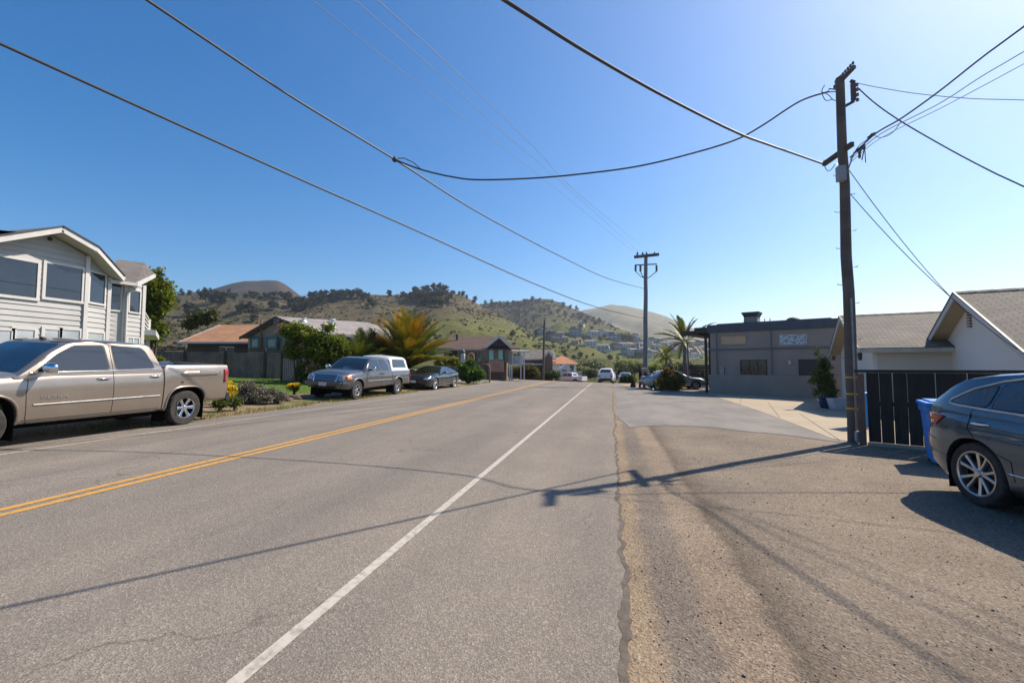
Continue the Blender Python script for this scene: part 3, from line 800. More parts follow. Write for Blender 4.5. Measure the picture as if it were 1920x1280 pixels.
def vehicle(name, S):
    """S: spec in metres; s = distance back from the nose. Local +X is forward, origin below mid wheelbase."""
    e = empty(name, (0, 0, 0)); X0 = S['fo'] + S['wb'] / 2; L_ = S['len']; W = S['w'] / 2
    fx = S['wb'] / 2; rx = -S['wb'] / 2
    Xs = lambda s_: X0 - s_
    def section(s_):
        w_ = W * prof(S['plan'], s_); zb = prof(S['bot'], s_); zs = prof(S['sh'], s_); zt = prof(S['top'], s_); cv = S.get('crease', .015)
        return [(0, zb), (w_ * .7, zb), (w_ * .92, zb + .01), (w_ * .965, zb + .06), (w_ * .99, zb + (zs - zb) * .25), (w_ - cv * .2, zb + (zs - zb) * .42), (w_ * 1.0, zb + (zs - zb) * .58), (w_ * .994, zb + (zs - zb) * .72), (w_ * .975, zb + (zs - zb) * .86), (w_ * .95, zs - .035), (w_ * .925, zs - .004), (w_ * .86, zs + (zt - zs) * .4), (w_ * .6, zs + (zt - zs) * .9), (w_ * .3, zt), (0, zt + .005)]
    ss = sorted(set([round(x, 3) for x in frange(0, L_, .07)] + S.get('stations', [])))
    def skew(s_, secp):
        out = []
        for y, z in secp:
            d = 0
            if s_ < .5: d -= lerpk(S['nose'], z) * (1 - s_ / .5)
            if s_ > L_ - .5: d += lerpk(S['tail'], z) * (1 - (L_ - s_) / .5)
            out.append(Xs(s_) + d)
        return out
    secs = []
    for s_ in ss:
        sp = section(s_); secs.append((skew(s_, sp), sp))
    body = loft(secs).build('body', S['mat'], e, uv=False)
    fixn(body.data)
    Ra = S['arch']; cs = []
    for ax in (fx, rx):
        for sd in (1, -1):
            poly = archpoly(ax, S['Rt'] * .98, Ra, S.get('archn', 2.2)); y0 = sd * (W - .30); c = MB()
            c.extr([(p[0], y0, p[1]) for p in poly], (0, sd * .6, 0)); cs.append(c)
    if S.get('bed'):                      # open load bed
        b0, b1 = S['bed']; c = MB(); c.box((Xs(b1 - .06), -W * .80, .72), (Xs(b0 + .06), W * .80, 2)); cs.append(c)
    for g0, g1, z0, z1 in S.get('gaps', []):
        for sd in (1, -1): c = MB(); c.box((Xs(g1), min(sd * (W - .06), sd * (W + .2)), z0), (Xs(g0), max(sd * (W - .06), sd * (W + .2)), z1)); cs.append(c)
    cut(body, cs); fixn(body.data)
    for p in body.data.polygons: p.use_smooth = True
    body.data.set_sharp_from_angle(angle=R(28))
    objs = [body]
    if not body.data.materials: body.data.materials.append(S['mat'])
    # cabin / greenhouse
    cab = S['cab']; gs = sorted(set([round(x, 3) for x in frange(cab[0][0], cab[-1][0], .06)]))
    Wr = S['roofw'] / 2; secs = []
    for s_ in gs:
        zr = prof(cab, s_, .04); zs = prof(S['sh'], s_); w_ = W * prof(S['plan'], s_) * .955; ht = max(0, zr - zs)
        full = S['cabh']; k = min(1, ht / full); wr = w_ + (Wr - w_) * k; zl = zs - .12
        secs.append((Xs(s_), [(0, zl), (w_ * .9, zl), (w_, zl + .02), (w_, min(zr, zs)), (w_ + (wr - w_) * .55, zs + ht * .45), (wr, zs + ht * .84), (wr * .965, zs + ht * .94), (wr * .88, zs + ht * .985), (wr * .6, zs + ht * 1.0), (0, zs + ht + .02 * k)]))
    gh = loft(secs).build('cabin', S['mat'], e, uv=False); fixn(gh.data); gh.data.set_sharp_from_angle(angle=R(34))
    for p in gh.data.polygons: p.use_smooth = True
    objs.append(gh)
    if S.get('shell'):
        sh = S['shell']; secs = []
        for s_ in frange(sh[0][0], sh[-1][0], .06):
            zr = prof(sh, s_, .03); zs = prof(S['sh'], s_); w_ = W * .93; ht = zr - zs; wr = w_ * .84
            secs.append((Xs(s_), [(0, zs - .05), (w_ * .95, zs - .05), (w_, zs), (w_, zs + .03), (w_ + (wr - w_) * .6, zs + ht * .5), (wr, zs + ht * .85), (wr * .93, zs + ht * .96), (wr * .7, zs + ht), (0, zs + ht + .03)]))
        so_ = loft(secs).build('camper_shell', S['shellmat'], e, uv=False); fixn(so_.data); so_.data.set_sharp_from_angle(angle=R(40))
        for p in so_.data.polygons: p.use_smooth = True
        so_['label'] = 'white camper shell over the bed'; objs.append(so_)
    sk = Skin(objs)
    # wheel wells and wheels
    for ax in (fx, rx):
        for sd in (1, -1):
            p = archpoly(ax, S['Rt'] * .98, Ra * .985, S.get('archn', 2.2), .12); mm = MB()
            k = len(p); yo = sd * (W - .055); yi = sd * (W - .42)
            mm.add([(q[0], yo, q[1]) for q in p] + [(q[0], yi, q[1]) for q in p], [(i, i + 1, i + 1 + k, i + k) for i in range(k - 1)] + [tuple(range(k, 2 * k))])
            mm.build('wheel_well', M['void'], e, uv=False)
            tm = S.get('archtrim')
            if tm:
                P = [(q[0], q[1]) for q in archpoly(ax, S['Rt'] * .98, Ra + tm[1] * .6, S.get('archn', 2.2), .30)]
                seam(sk, 'wheel_arch_trim', tm[0], P, 'y', sd, tm[2], tm[1], e, n=8)
            wheel(e, ax, sd * (W - S['wheelW'] / 2 - .03), sd, S['Rt'], S['Rr'], S['wheelW'], S['wheel'], S.get('rimmat'))
    # underbody
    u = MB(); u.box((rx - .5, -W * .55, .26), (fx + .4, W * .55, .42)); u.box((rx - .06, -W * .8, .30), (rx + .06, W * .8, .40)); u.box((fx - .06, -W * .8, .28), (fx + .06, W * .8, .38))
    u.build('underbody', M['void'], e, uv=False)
    # glass
    def P2(pts): return [(Xs(a), b) for a, b in pts]
    for nm, pts in S['side_glass']:
        for sd in (1, -1):
            big = Vector((sum(p[0] for p in pts) / len(pts), sum(p[1] for p in pts) / len(pts)))
            o1 = patch(sk, 'window_seal', M['black'], P2([(p[0] + (p[0] - big.x) * .06, p[1] + (p[1] - big.y) * .10) for p in pts]), 'y', sd, .003, e, rd=.07)
            patch(sk, nm, M['carglass'], P2(pts), 'y', sd, .007, e, rd=.06)
    for nm, z, pts in S.get('shell_glass', []):
        for sd in (1, -1):
            patch(sk, 'window_seal', M['black'], P2([(p[0] + (.03 if p[0] > z else -.03), p[1] + (.03 if p[1] > 1.5 else -.03)) for p in pts]), 'y', sd, .003, e, rd=.06)
            patch(sk, nm, M['carglass'], P2(pts), 'y', sd, .008, e, rd=.05)
    for nm, side, pts in S['end_glass']:
        patch(sk, nm, M['carglass'], pts, 'x', side, .008, e, rd=.06)
    for nm, mat_, r_, off, pts in S.get('side_lines', []):
        for sd in (1, -1): seam(sk, nm, mat_, P2(pts), 'y', sd, off, r_, e)
    for nm, mat_, off, rd_, dp, pts in S.get('side_patch', []):
        for sd in (1, -1): patch(sk, nm, mat_, P2(pts), 'y', sd, off, e, rd=rd_, depth=dp)
    for nm, mat_, side, off, rd_, dp, pts in S.get('end_patch', []):
        patch(sk, nm, mat_, pts, 'x', side, off, e, rd=rd_, depth=dp)
    # handles
    for s_, z in S.get('handles', []):
        for sd in (1, -1):
            p = sk.pt('y', sd, Xs(s_), z, .022)
            if p:
                mm = MB(); mm.tube([p + Vector((.115, -sd * .022, 0)), p + Vector((.09, 0, .002)), p, p + Vector((-.09, 0, .002)), p + Vector((-.115, -sd * .022, 0))], [.012, .015, .017, .015, .012], 8)
                mm.build('door_handle', S.get('handlemat', M['chrome']), e, uv=False)
                patch(sk, 'handle_recess', M['black'], [(Xs(s_) + a, z + b) for a, b in ((-.07, -.03), (.07, -.03), (.07, .03), (-.07, .03))], 'y', sd, .002, e, rd=.028)
    # mirrors
    ms, mz, mh, mwid = S['mirror']
    for sd in (1, -1):
        p = sk.pt('y', sd, Xs(ms), mz, 0)
        if p:
            mm = MB(); mm.beam(p + Vector((0, -sd * .03, 0)), p + Vector((.0, sd * .12, .03)), .06, .05); mm.build('mirror_arm', M['black'], e, uv=False)
            c = p + Vector((.02, sd * (.10 + mwid / 2), mh * .35)); mm = MB()
            mm.ball(c, 1, 12, (.085, mwid / 2, mh / 2)); ob = mm.build('side_mirror', S.get('mirrormat', S['mat']), e, uv=False)
            for v in ob.data.vertices:          # squarer housing, flat glass side
                q = v.co - c; q.z = math.copysign(min(abs(q.z) * 1.25, mh / 2), q.z); q.y = math.copysign(min(abs(q.y) * 1.2, mwid / 2), q.y)
                if q.x < -.03: q.x = -.03
                v.co = c + q
            mm = MB(); mm.cbox(c + Vector((-.033, 0, 0)), (.006, mwid * .86, mh * .8)); mm.build('mirror_glass', M['lampclear'], ob, uv=False)
    e['_x0'] = X0
    return e, sk, Xs
def park(e, x, y, heading, roll=0, pitch=0, dz=0):
    e.location = (x, y, T(x, y) + dz); e.rotation_euler = (roll, pitch, heading)
def text(parent, name, body, size, mat, loc, rot, ext=.003, sx=1):
    c = bpy.data.curves.new(name, 'FONT'); c.body = body; c.size = size; c.extrude = ext; c.align_x = 'CENTER'; c.align_y = 'CENTER'
    o = bpy.data.objects.new(name, c); COL.objects.link(o); c.materials.append(mat); o.location = loc; o.rotation_euler = rot; o.scale = (sx, 1, 1)
    bpy.context.view_layer.update(); me = bpy.data.meshes.new_from_object(o.evaluated_get(bpy.context.evaluated_depsgraph_get()))
    q = bpy.data.objects.new(name, me); COL.objects.link(q); q.location = loc; q.rotation_euler = rot; q.scale = (sx, 1, 1); q.parent = parent
    if not me.materials: me.materials.append(mat)
    bpy.data.objects.remove(o); return q
def flatk(a, b=None): return [(0, a), (9, a if b is None else b)]

# ---- champagne crew-cab pickup (near left)
GOLD = paint('champagne_metallic_paint', (.35, .295, .24), .65, .30)
SEAMM = pm('panel_gap', (.012, .011, .01), (.02, .018, .016), 9, .9)
B1 = 1.40
spec = dict(len=5.76, fo=.98, wb=3.64, w=2.03, mat=GOLD, Rt=.405, Rr=.235, wheelW=.265, wheel='six', rimmat=M['chrome'], arch=.50, archn=3.0,
    plan=[(0, .86), (.12, .93), (.5, 1), (5.4, 1), (5.76, .985)], bot=[(0, .42), (.6, .40), (1.5, .38), (4.2, .38), (4.3, .52), (5.84, .52)],
    sh=[(0, 1.06), (.4, 1.12), (1.5, 1.20), (1.9, 1.25), (3.99, 1.28), (4.0, 1.28), (4.04, B1), (5.70, B1 + .01), (5.84, B1 + .01)],
    top=[(0, 1.10), (.4, 1.17), (1.5, 1.27), (3.95, 1.28), (4.04, B1), (5.84, B1 + .015)], nose=[(.4, .10), (.7, .02), (1.0, .02), (1.2, .12)], tail=[(.4, .02), (1.4, 0)],
    stations=[3.98, 4.0, 4.02, 4.04, 4.06, 5.72], bed=(4.08, 5.74), gaps=[(4.005, 4.035, .35, 1.7)], archtrim=(GOLD, .022, .004),
    cab=[(1.40, 1.16), (1.46, 1.20), (1.95, 1.62), (2.28, 1.82), (2.6, 1.875), (3.2, 1.885), (3.75, 1.85), (3.86, 1.78), (3.99, 1.26)], cabh=.62, roofw=1.56,
    side_glass=[('front_door_glass', [(1.72, 1.30), (2.08, 1.60), (2.36, 1.755), (2.86, 1.775), (2.90, 1.32)]), ('rear_door_glass', [(3.04, 1.32), (3.02, 1.775), (3.60, 1.755), (3.68, 1.68), (3.82, 1.35)])],
    end_glass=[('windshield', 1, [(-.80, 1.27), (.80, 1.27), (.66, 1.78), (-.66, 1.78)]), ('rear_glass', -1, [(-.68, 1.36), (.68, 1.36), (.60, 1.74), (-.60, 1.74)])],
    side_lines=[('window_chrome', M['chrome'], .013, .006, [(1.62, 1.265), (2.95, 1.285), (3.9, 1.315)]), ('body_moulding', M['steel'], .016, .002, [(1.68, .71), (3.94, .735)]),
                ('panel_gap', SEAMM, .005, .001, [(1.60, 1.16), (1.57, .9), (1.60, .45)]), ('panel_gap', SEAMM, .005, .001, [(2.97, 1.27), (2.97, .45)]), ('panel_gap', SEAMM, .005, .001, [(2.97, 1.78), (2.97, 1.27)]),
                ('panel_gap', SEAMM, .005, .001, [(1.55, .455), (3.95, .46)]), ('panel_gap', SEAMM, .005, .001, [(5.80, 1.36), (5.80, .6)]), ('roof_rail', M['black'], .010, .003, [(2.2, 1.80), (2.5, 1.845), (3.7, 1.83)]),
                ('bed_rail_cap', M['black'], .014, .0, [(4.08, B1 + .002), (5.78, B1 + .012)]),],
    side_patch=[('fender_bulge', GOLD, -.002, .05, .014, [(4.40, 1.19), (4.52, 1.275), (5.40, 1.29), (5.54, 1.25), (5.42, 1.16), (4.60, 1.14)]), ('rocker_trim', M['black'], .006, .01, .01, [(1.62, .385), (4.0, .385), (4.0, .44), (1.62, .43)]), ('fuel_door', SEAMM, .002, .02, 0, [(4.42, .99), (4.49, .99), (4.49, 1.03), (4.42, 1.03)]),
                ('tail_lamp', M['lampred'], .008, .02, .012, [(5.62, .98), (5.755, .97), (5.755, 1.30), (5.63, 1.31)])],
    end_patch=[('tail_lamp', M['lampred'], -1, .006, .02, .01, [(.86, .97), (.98, .97), (.98, 1.30), (.86, 1.30)]), ('tail_lamp', M['lampred'], -1, .006, .02, .01, [(-.98, .97), (-.86, .97), (-.86, 1.30), (-.98, 1.30)]),
               ('grille', M['chrome'], 1, .01, .04, .02, [(-.55, .72), (.55, .72), (.6, 1.04), (-.6, 1.04)]), ('grille_mesh', M['black'], 1, .035, .03, .005, [(-.48, .77), (.48, .77), (.53, 1.0), (-.53, 1.0)]),
               ('headlight', M['lampclear'], 1, .01, .03, .01, [(.64, .80), (.9, .82), (.9, 1.02), (.66, 1.02)]), ('headlight', M['lampclear'], 1, .01, .03, .01, [(-.9, .82), (-.64, .80), (-.66, 1.02), (-.9, 1.02)])],
    handles=[(2.78, 1.135), (3.82, 1.155)], mirror=(1.80, 1.30, .17, .27), mirrormat=M['chrome'])
tr, sk, Xs = vehicle('pickup_truck', spec)
mm = MB(); mm.beam((Xs(5.81), -.93, .62), (Xs(5.81), .93, .62), .10, .16); mm.build('rear_bumper', M['chrome'], tr, bevel=.02)
for sd in (1, -1): mm = MB(); mm.cbox((Xs(5.85), sd * .80, .60), (.12, .3, .22)); mm.build('bumper_pad', M['black'], tr, bevel=.02)
mm = MB(); mm.beam((Xs(-.02), -.9, .58), (Xs(-.02), .9, .58), .12, .2); mm.build('front_bumper', M['chrome'], tr, bevel=.03)
mm = MB(); mm.lathe([(.001, 0), (.055, .02), (.04, .05), (.001, .06)], 12, Matrix.Translation((Xs(2.35), 0, 1.84))); mm.build('roof_antenna', M['black'], tr)
mm = MB(); mm.tube([(Xs(4.1), -.35, .36), (Xs(5.2), -.4, .36), (Xs(5.7), -.5, .34)], .035, 8); mm.lathe([(.12, -.3), (.14, -.28), (.14, .28), (.12, .3)], 12, Matrix.Translation((Xs(4.0), .3, .34)) @ Matrix.Rotation(R(90), 4, 'Y')); mm.build('exhaust', M['void'], tr)
for sd in (1, -1):
    for q in (4.47,):
        mm = MB(); mm.cbox((Xs(q - .08), sd * .86, .42), (.02, .26, .34)); mm.build('mud_flap', M['black'], tr)
p = sk.pt('y', 1, Xs(1.98), .83, .004)
text(tr, 'door_badge', 'SIERRA', .088, M['chrome'], p, (R(90), 0, R(180)), .003, 1.55)
YT = gnd(347, 793)
xt = -9.80 - 1.015; yt = hit(347, 760, Vector((-9.83, 0, 0)), Vector((0, 1, 0))).y - 1.82
rl = -math.atan2(T(xt - .85, yt) - T(xt + .85, yt), 1.7)
park(tr, xt, yt, R(-90), rl)
tag(tr, 'champagne gold crew-cab pickup truck with chrome mirrors parked beside the two-storey house', 'pickup truck')

# ---- grey extended-cab pickup with white camper shell
GREY = paint('slate_grey_metallic_paint', (.115, .115, .118), .55, .3)
WHITEP = paint('white_paint', (.70, .70, .71), 0, .35)
sh2 = [(0, .98), (.5, 1.03), (1.5, 1.10), (1.9, 1.13), (3.85, 1.14), (4.0, 1.15), (6, 1.16)]
spec = dict(len=5.85, fo=.92, wb=3.62, w=1.93, mat=GREY, Rt=.39, Rr=.215, wheelW=.26, wheel='five', arch=.47, archn=2.3,
    plan=[(0, .80), (.10, .90), (.35, .97), (.7, 1), (5.5, 1), (5.85, .97)], bot=[(0, .45), (.6, .40), (1.5, .42), (5.85, .50)], sh=sh2,
    top=[(0, 1.0), (.2, 1.10), (.7, 1.18), (1.45, 1.22), (1.9, 1.14), (5.85, 1.17)], nose=[(.4, .06), (.6, 0), (.8, .05), (1.1, .22)], tail=[(.4, .02), (1.2, 0)],
    gaps=[(3.83, 3.86, .4, 1.3)], archtrim=(paint('grey_trim_paint', (.16, .16, .165), .4, .4), .032, .002),
    cab=[(1.36, 1.08), (1.42, 1.13), (1.9, 1.50), (2.2, 1.69), (2.5, 1.74), (3.2, 1.75), (3.6, 1.72), (3.72, 1.66), (3.83, 1.12)], cabh=.60, roofw=1.46,
    shell=[(3.86, 1.68), (3.95, 1.80), (4.3, 1.845), (5.3, 1.83), (5.62, 1.74), (5.84, 1.20)], shellmat=WHITEP,
    side_glass=[('front_door_glass', [(1.66, 1.18), (1.98, 1.50), (2.16, 1.645), (2.66, 1.66), (2.82, 1.19)]), ('rear_cab_glass', [(2.95, 1.19), (2.80, 1.66), (3.30, 1.645), (3.52, 1.42), (3.56, 1.20)])],
    shell_glass=[('shell_window', 4.6, [(4.05, 1.34), (5.42, 1.34), (5.28, 1.66), (4.10, 1.66)])],
    end_glass=[('windshield', 1, [(-.76, 1.22), (.76, 1.22), (.62, 1.67), (-.62, 1.67)]), ('rear_glass', -1, [(-.5, 1.30), (.5, 1.30), (.46, 1.62), (-.46, 1.62)])],
    side_lines=[('body_moulding', M['steel'], .022, .006, [(1.65, .74), (3.8, .76)]), ('panel_gap', SEAMM, .005, .001, [(1.58, 1.08), (1.55, .8), (1.58, .46)]), ('panel_gap', SEAMM, .005, .001, [(2.86, 1.14), (2.86, .48)]),
                ('panel_gap', SEAMM, .005, .001, [(1.55, .46), (3.8, .47)]), ('side_stripe', M['steel'], .008, .001, [(4.0, .80), (5.7, .82)])],
    side_patch=[('turn_signal', M['lamporange'], .007, .02, .01, [(.20, .80), (.46, .82), (.42, .98), (.20, .99)]), ('tail_lamp', M['lampred'], .007, .02, .01, [(5.74, .78), (5.84, .78), (5.84, 1.08), (5.74, 1.08)])],
    end_patch=[('grille', M['chrome'], 1, .010, .04, .02, [(-.52, .70), (.52, .70), (.56, 1.00), (-.56, 1.00)]), ('grille_slot', M['black'], 1, .034, .02, .004, [(-.46, .735), (.46, .735), (.47, .79), (-.47, .79)]),
               ('grille_slot', M['black'], 1, .034, .02, .004, [(-.47, .825), (.47, .825), (.49, .875), (-.49, .875)]), ('grille_slot', M['black'], 1, .034, .02, .004, [(-.49, .91), (.49, .91), (.50, .96), (-.50, .96)]),
               ('headlight', M['lampclear'], 1, .008, .03, .01, [(.58, .76), (.80, .78), (.80, .98), (.60, .99)]), ('headlight', M['lampclear'], 1, .008, .03, .01, [(-.80, .78), (-.58, .76), (-.60, .99), (-.80, .98)]),
               ('air_intake', M['black'], 1, .006, .03, .004, [(-.5, .47), (.5, .47), (.5, .56), (-.5, .56)]), ('fog_light', M['lampclear'], 1, .008, .03, .008, [(.58, .50), (.68, .50), (.68, .58), (.58, .58)]), ('fog_light', M['lampclear'], 1, .008, .03, .008, [(-.68, .50), (-.58, .50), (-.58, .58), (-.68, .58)])],
    handles=[(2.72, 1.03), (3.0, 1.035)], handlemat=M['black'], mirror=(1.82, 1.20, .18, .22), mirrormat=M['chrome'])
t2, sk, Xs = vehicle('pickup_truck', spec)
mm = MB(); mm.cbox((Xs(-.10), 0, .615), (.02, .34, .13)); mm.build('license_plate', M['whitetrim'], t2, bevel=.004)
mm = MB(); mm.beam((Xs(-.02), -.80, .645), (Xs(-.02), .80, .645), .12, .14); mm.beam((Xs(-.02), .80, .645), (Xs(.22), .945, .645), .10, .14); mm.beam((Xs(-.02), -.80, .645), (Xs(.22), -.945, .645), .10, .14); mm.build('front_bumper', GREY, t2, bevel=.03)
mm = MB(); mm.beam((Xs(5.90), -.88, .60), (Xs(5.90), .88, .60), .10, .18); mm.build('rear_bumper', M['chrome'], t2, bevel=.02)
def onx(px, x): return hit(px, 700, Vector((x, 0, 0)), Vector((0, 1, 0))).y
XN = -10.25
yf, yr = onx(668, XN), onx(745, XN); print('truck2 axles', yf, yr)
xt = XN - .9; park(t2, xt, (yf + yr) / 2, R(-90), -math.atan2(T(xt - .8, yf) - T(xt + .8, yf), 1.6), 0, 0)
tag(t2, 'dark grey extended-cab pickup truck with a white camper shell parked by the lawn', 'pickup truck')

# ---- dark coupe
BLU = paint('blue_grey_metallic_paint', (.022, .030, .046), .6, .22)
spec = dict(len=4.85, fo=.93, wb=2.95, w=1.92, mat=BLU, Rt=.355, Rr=.27, wheelW=.25, wheel='twin', arch=.405, archn=2.1,
    plan=[(0, .78), (.10, .88), (.35, .96), (.8, 1), (2.4, .97), (3.6, 1.0), (4.5, .96), (4.85, .88)], bot=[(0, .24), (.5, .18), (4.2, .20), (4.85, .34)],
    sh=[(0, .70), (.4, .80), (1.2, .90), (1.8, .92), (2.8, .93), (3.4, .98), (4.4, 1.0), (4.85, .97)], top=[(0, .74), (.3, .86), (.9, .95), (1.6, 1.0), (3.9, 1.0), (4.4, 1.03), (4.85, 1.02)],
    nose=[(.2, .14), (.45, .02), (.6, .02), (.8, .18)], tail=[(.3, .12), (.7, 0), (1.0, .03)],
    cab=[(1.55, .93), (1.62, .96), (2.2, 1.24), (2.5, 1.335), (2.9, 1.36), (3.3, 1.33), (3.8, 1.19), (4.3, 1.01), (4.36, .98)], cabh=.43, roofw=1.22,
    side_glass=[('door_glass', [(1.98, .97), (2.45, 1.21), (2.75, 1.29), (3.05, 1.29), (3.25, 1.02)]), ('quarter_glass', [(3.33, 1.03), (3.18, 1.27), (3.42, 1.22), (3.72, 1.06)])],
    end_glass=[('windshield', 1, [(-.68, 1.0), (.68, 1.0), (.54, 1.30), (-.54, 1.30)]), ('rear_glass', -1, [(-.55, 1.05), (.55, 1.05), (.50, 1.28), (-.50, 1.28)])],
    side_lines=[('panel_gap', SEAMM, .005, .001, [(1.72, .9), (1.68, .3)]), ('panel_gap', SEAMM, .005, .001, [(3.28, .98), (3.22, .5), (3.05, .28)])],
    side_patch=[('side_marker', M['lampred'], .006, .01, .004, [(.52, .52), (.60, .52), (.60, .60), (.52, .60)])],
    end_patch=[('grille', M['black'], 1, .008, .03, .01, [(-.55, .50), (.55, .50), (.62, .66), (-.62, .66)]), ('headlight', M['lampclear'], 1, .008, .02, .01, [(.58, .58), (.8, .60), (.8, .68), (.58, .68)]), ('headlight', M['lampclear'], 1, .008, .02, .01, [(-.8, .60), (-.58, .58), (-.58, .68), (-.8, .68)]),
               ('air_intake', M['black'], 1, .008, .03, .005, [(-.5, .27), (.5, .27), (.45, .42), (-.45, .42)])],
    handles=[(3.10, .86)], handlemat=BLU, mirror=(2.0, .97, .13, .18))
t3, sk, Xs = vehicle('coupe_car', spec)
mm = MB()
for sd in (1, -1): mm.beam((Xs(4.6), sd * .55, 1.0), (Xs(4.66), sd * .55, 1.2), .03, .12)
mm.beam((Xs(4.66), -.78, 1.20), (Xs(4.66), .78, 1.20), .22, .03); mm.build('rear_spoiler', BLU, t3, bevel=.01)
mm = MB(); mm.cbox((Xs(-.02), .0, .47), (.02, .32, .13)); mm.build('license_plate', M['whitetrim'], t3)
XN = -10.15; yf, yr = onx(812, XN), onx(850, XN); print('coupe axles', yf, yr)
s_ = min(1.12, (yr - yf) / 2.95); t3.scale = (s_, 1, 1.0)
xt = XN - .82; park(t3, xt, (yf + yr) / 2, R(-90), -math.atan2(T(xt - .8, yf) - T(xt + .8, yf), 1.6))
tag(t3, 'dark blue-grey coupe with silver wheels and rear spoiler parked behind the grey pickup', 'car')

# ---- blue-grey SUV (near right)
SUVB = paint('steel_blue_metallic_paint', (.055, .10, .145), .6, .25)
spec = dict(len=4.80, fo=.98, wb=2.82, w=1.96, mat=SUVB, Rt=.378, Rr=.265, wheelW=.25, wheel='twin', arch=.435, archn=2.1,
    plan=[(0, .78), (.10, .88), (.4, .97), (.8, 1), (4.0, 1.0), (4.35, .965), (4.6, .90), (4.8, .76)], bot=[(0, .28), (.5, .22), (4.3, .24), (4.6, .34), (4.8, .46)],
    sh=[(0, .80), (.4, .92), (1.2, 1.02), (2.0, 1.06), (3.2, 1.10), (4.2, 1.13), (4.6, 1.10), (4.8, 1.0)], top=[(0, .84), (.3, .98), (.9, 1.08), (1.4, 1.12), (4.5, 1.14), (4.65, 1.11), (4.8, 1.03)],
    nose=[(.2, .12), (.5, .02), (.8, .12), (1.0, .25)], tail=[(.25, .22), (.42, .05), (.62, 0), (.80, .04), (1.05, .12)],
    cab=[(1.28, 1.02), (1.34, 1.08), (1.9, 1.40), (2.3, 1.57), (2.7, 1.625), (3.3, 1.63), (3.8, 1.59), (4.15, 1.53), (4.28, 1.46), (4.50, 1.27), (4.68, 1.06)], cabh=.50, roofw=1.40,
    side_glass=[('front_door_glass', [(1.78, 1.14), (2.2, 1.39), (2.5, 1.50), (2.85, 1.525), (2.88, 1.16)]), ('rear_door_glass', [(2.97, 1.165), (2.95, 1.525), (3.35, 1.51), (3.58, 1.465), (3.60, 1.185)]), ('quarter_glass', [(3.66, 1.19), (3.65, 1.45), (3.90, 1.38), (4.12, 1.27), (4.17, 1.235), (4.08, 1.21)])],
    end_glass=[('windshield', 1, [(-.72, 1.15), (.72, 1.15), (.60, 1.60), (-.60, 1.60)]), ('rear_glass', -1, [(-.56, 1.18), (.56, 1.18), (.52, 1.42), (-.52, 1.42)])],
    side_lines=[('window_chrome', M['alloy'], .014, .006, [(3.0, 1.135), (3.6, 1.16), (4.12, 1.19), (4.22, 1.215), (4.20, 1.26), (3.95, 1.40), (3.62, 1.50), (3.3, 1.55), (2.6, 1.555), (2.1, 1.38)]),
                ('panel_gap', SEAMM, .005, .001, [(1.65, 1.05), (1.62, .4)]), ('panel_gap', SEAMM, .005, .001, [(2.92, 1.14), (2.9, .4)]), ('panel_gap', SEAMM, .005, .001, [(3.82, 1.17), (3.86, .92), (3.70, .75), (3.30, .62), (3.28, .4)]),
                ('body_crease', SUVB, .012, -.003, [(2.0, .80), (3.3, .84), (3.55, .90)]), ('panel_gap', SEAMM, .005, .001, [(4.40, .72), (4.7, .76)]), ('side_trim', M['chrome'], .012, .003, [(1.9, .46), (3.35, .48), (3.6, .52)])],
    side_patch=[('tail_lamp', M['lampred'], .009, .02, .01, [(4.24, 1.03), (4.40, .90), (4.72, .92), (4.70, 1.05), (4.4, 1.065)]), ('rocker_trim', M['black'], .006, .01, .008, [(1.5, .25), (3.6, .25), (3.6, .33), (1.5, .33)])],
    end_patch=[('tail_lamp', M['lampred'], -1, .007, .02, .008, [(.48, .90), (.78, .90), (.80, 1.03), (.46, 1.02)]), ('tail_lamp', M['lampred'], -1, .007, .02, .008, [(-.78, .90), (-.48, .90), (-.46, 1.02), (-.80, 1.03)]),
               ('bumper_skirt', M['black'], -1, .01, .02, .01, [(-.7, .34), (.7, .34), (.75, .46), (-.75, .46)]), ('headlight', M['lampclear'], 1, .008, .03, .01, [(.5, .68), (.8, .70), (.8, .80), (.5, .78)]), ('headlight', M['lampclear'], 1, .008, .03, .01, [(-.8, .70), (-.5, .68), (-.5, .78), (-.8, .80)]),
               ('grille', M['black'], 1, .008, .03, .01, [(-.4, .5), (.4, .5), (.45, .76), (-.45, .76)])],
    handles=[(2.72, .955), (3.68, .985)], mirror=(1.9, 1.12, .17, .22))
t4, sk, Xs = vehicle('suv_car', spec)
mm = MB(); mm.beam((Xs(4.10), 0, 1.53), (Xs(4.38), 0, 1.475), 1.15, .03); mm.build('rear_spoiler', SUVB, t4, bevel=.01)
hd = RT * math.sin(R(187)) + FH * math.cos(R(187)); ha = math.atan2(hd.y, hd.x)
wc = at(1829, 900, 5.62); wc = Vector((wc.x, wc.y, 0))    # rear wheel face
dx = Vector((math.cos(ha), math.sin(ha), 0)); lf = Vector((-dx.y, dx.x, 0))
ctr = wc + dx * 1.41 + lf * .95
park(t4, ctr.x, ctr.y, ha)
tag(t4, 'steel blue SUV parked on the gravel in front of the blue bin', 'suv')
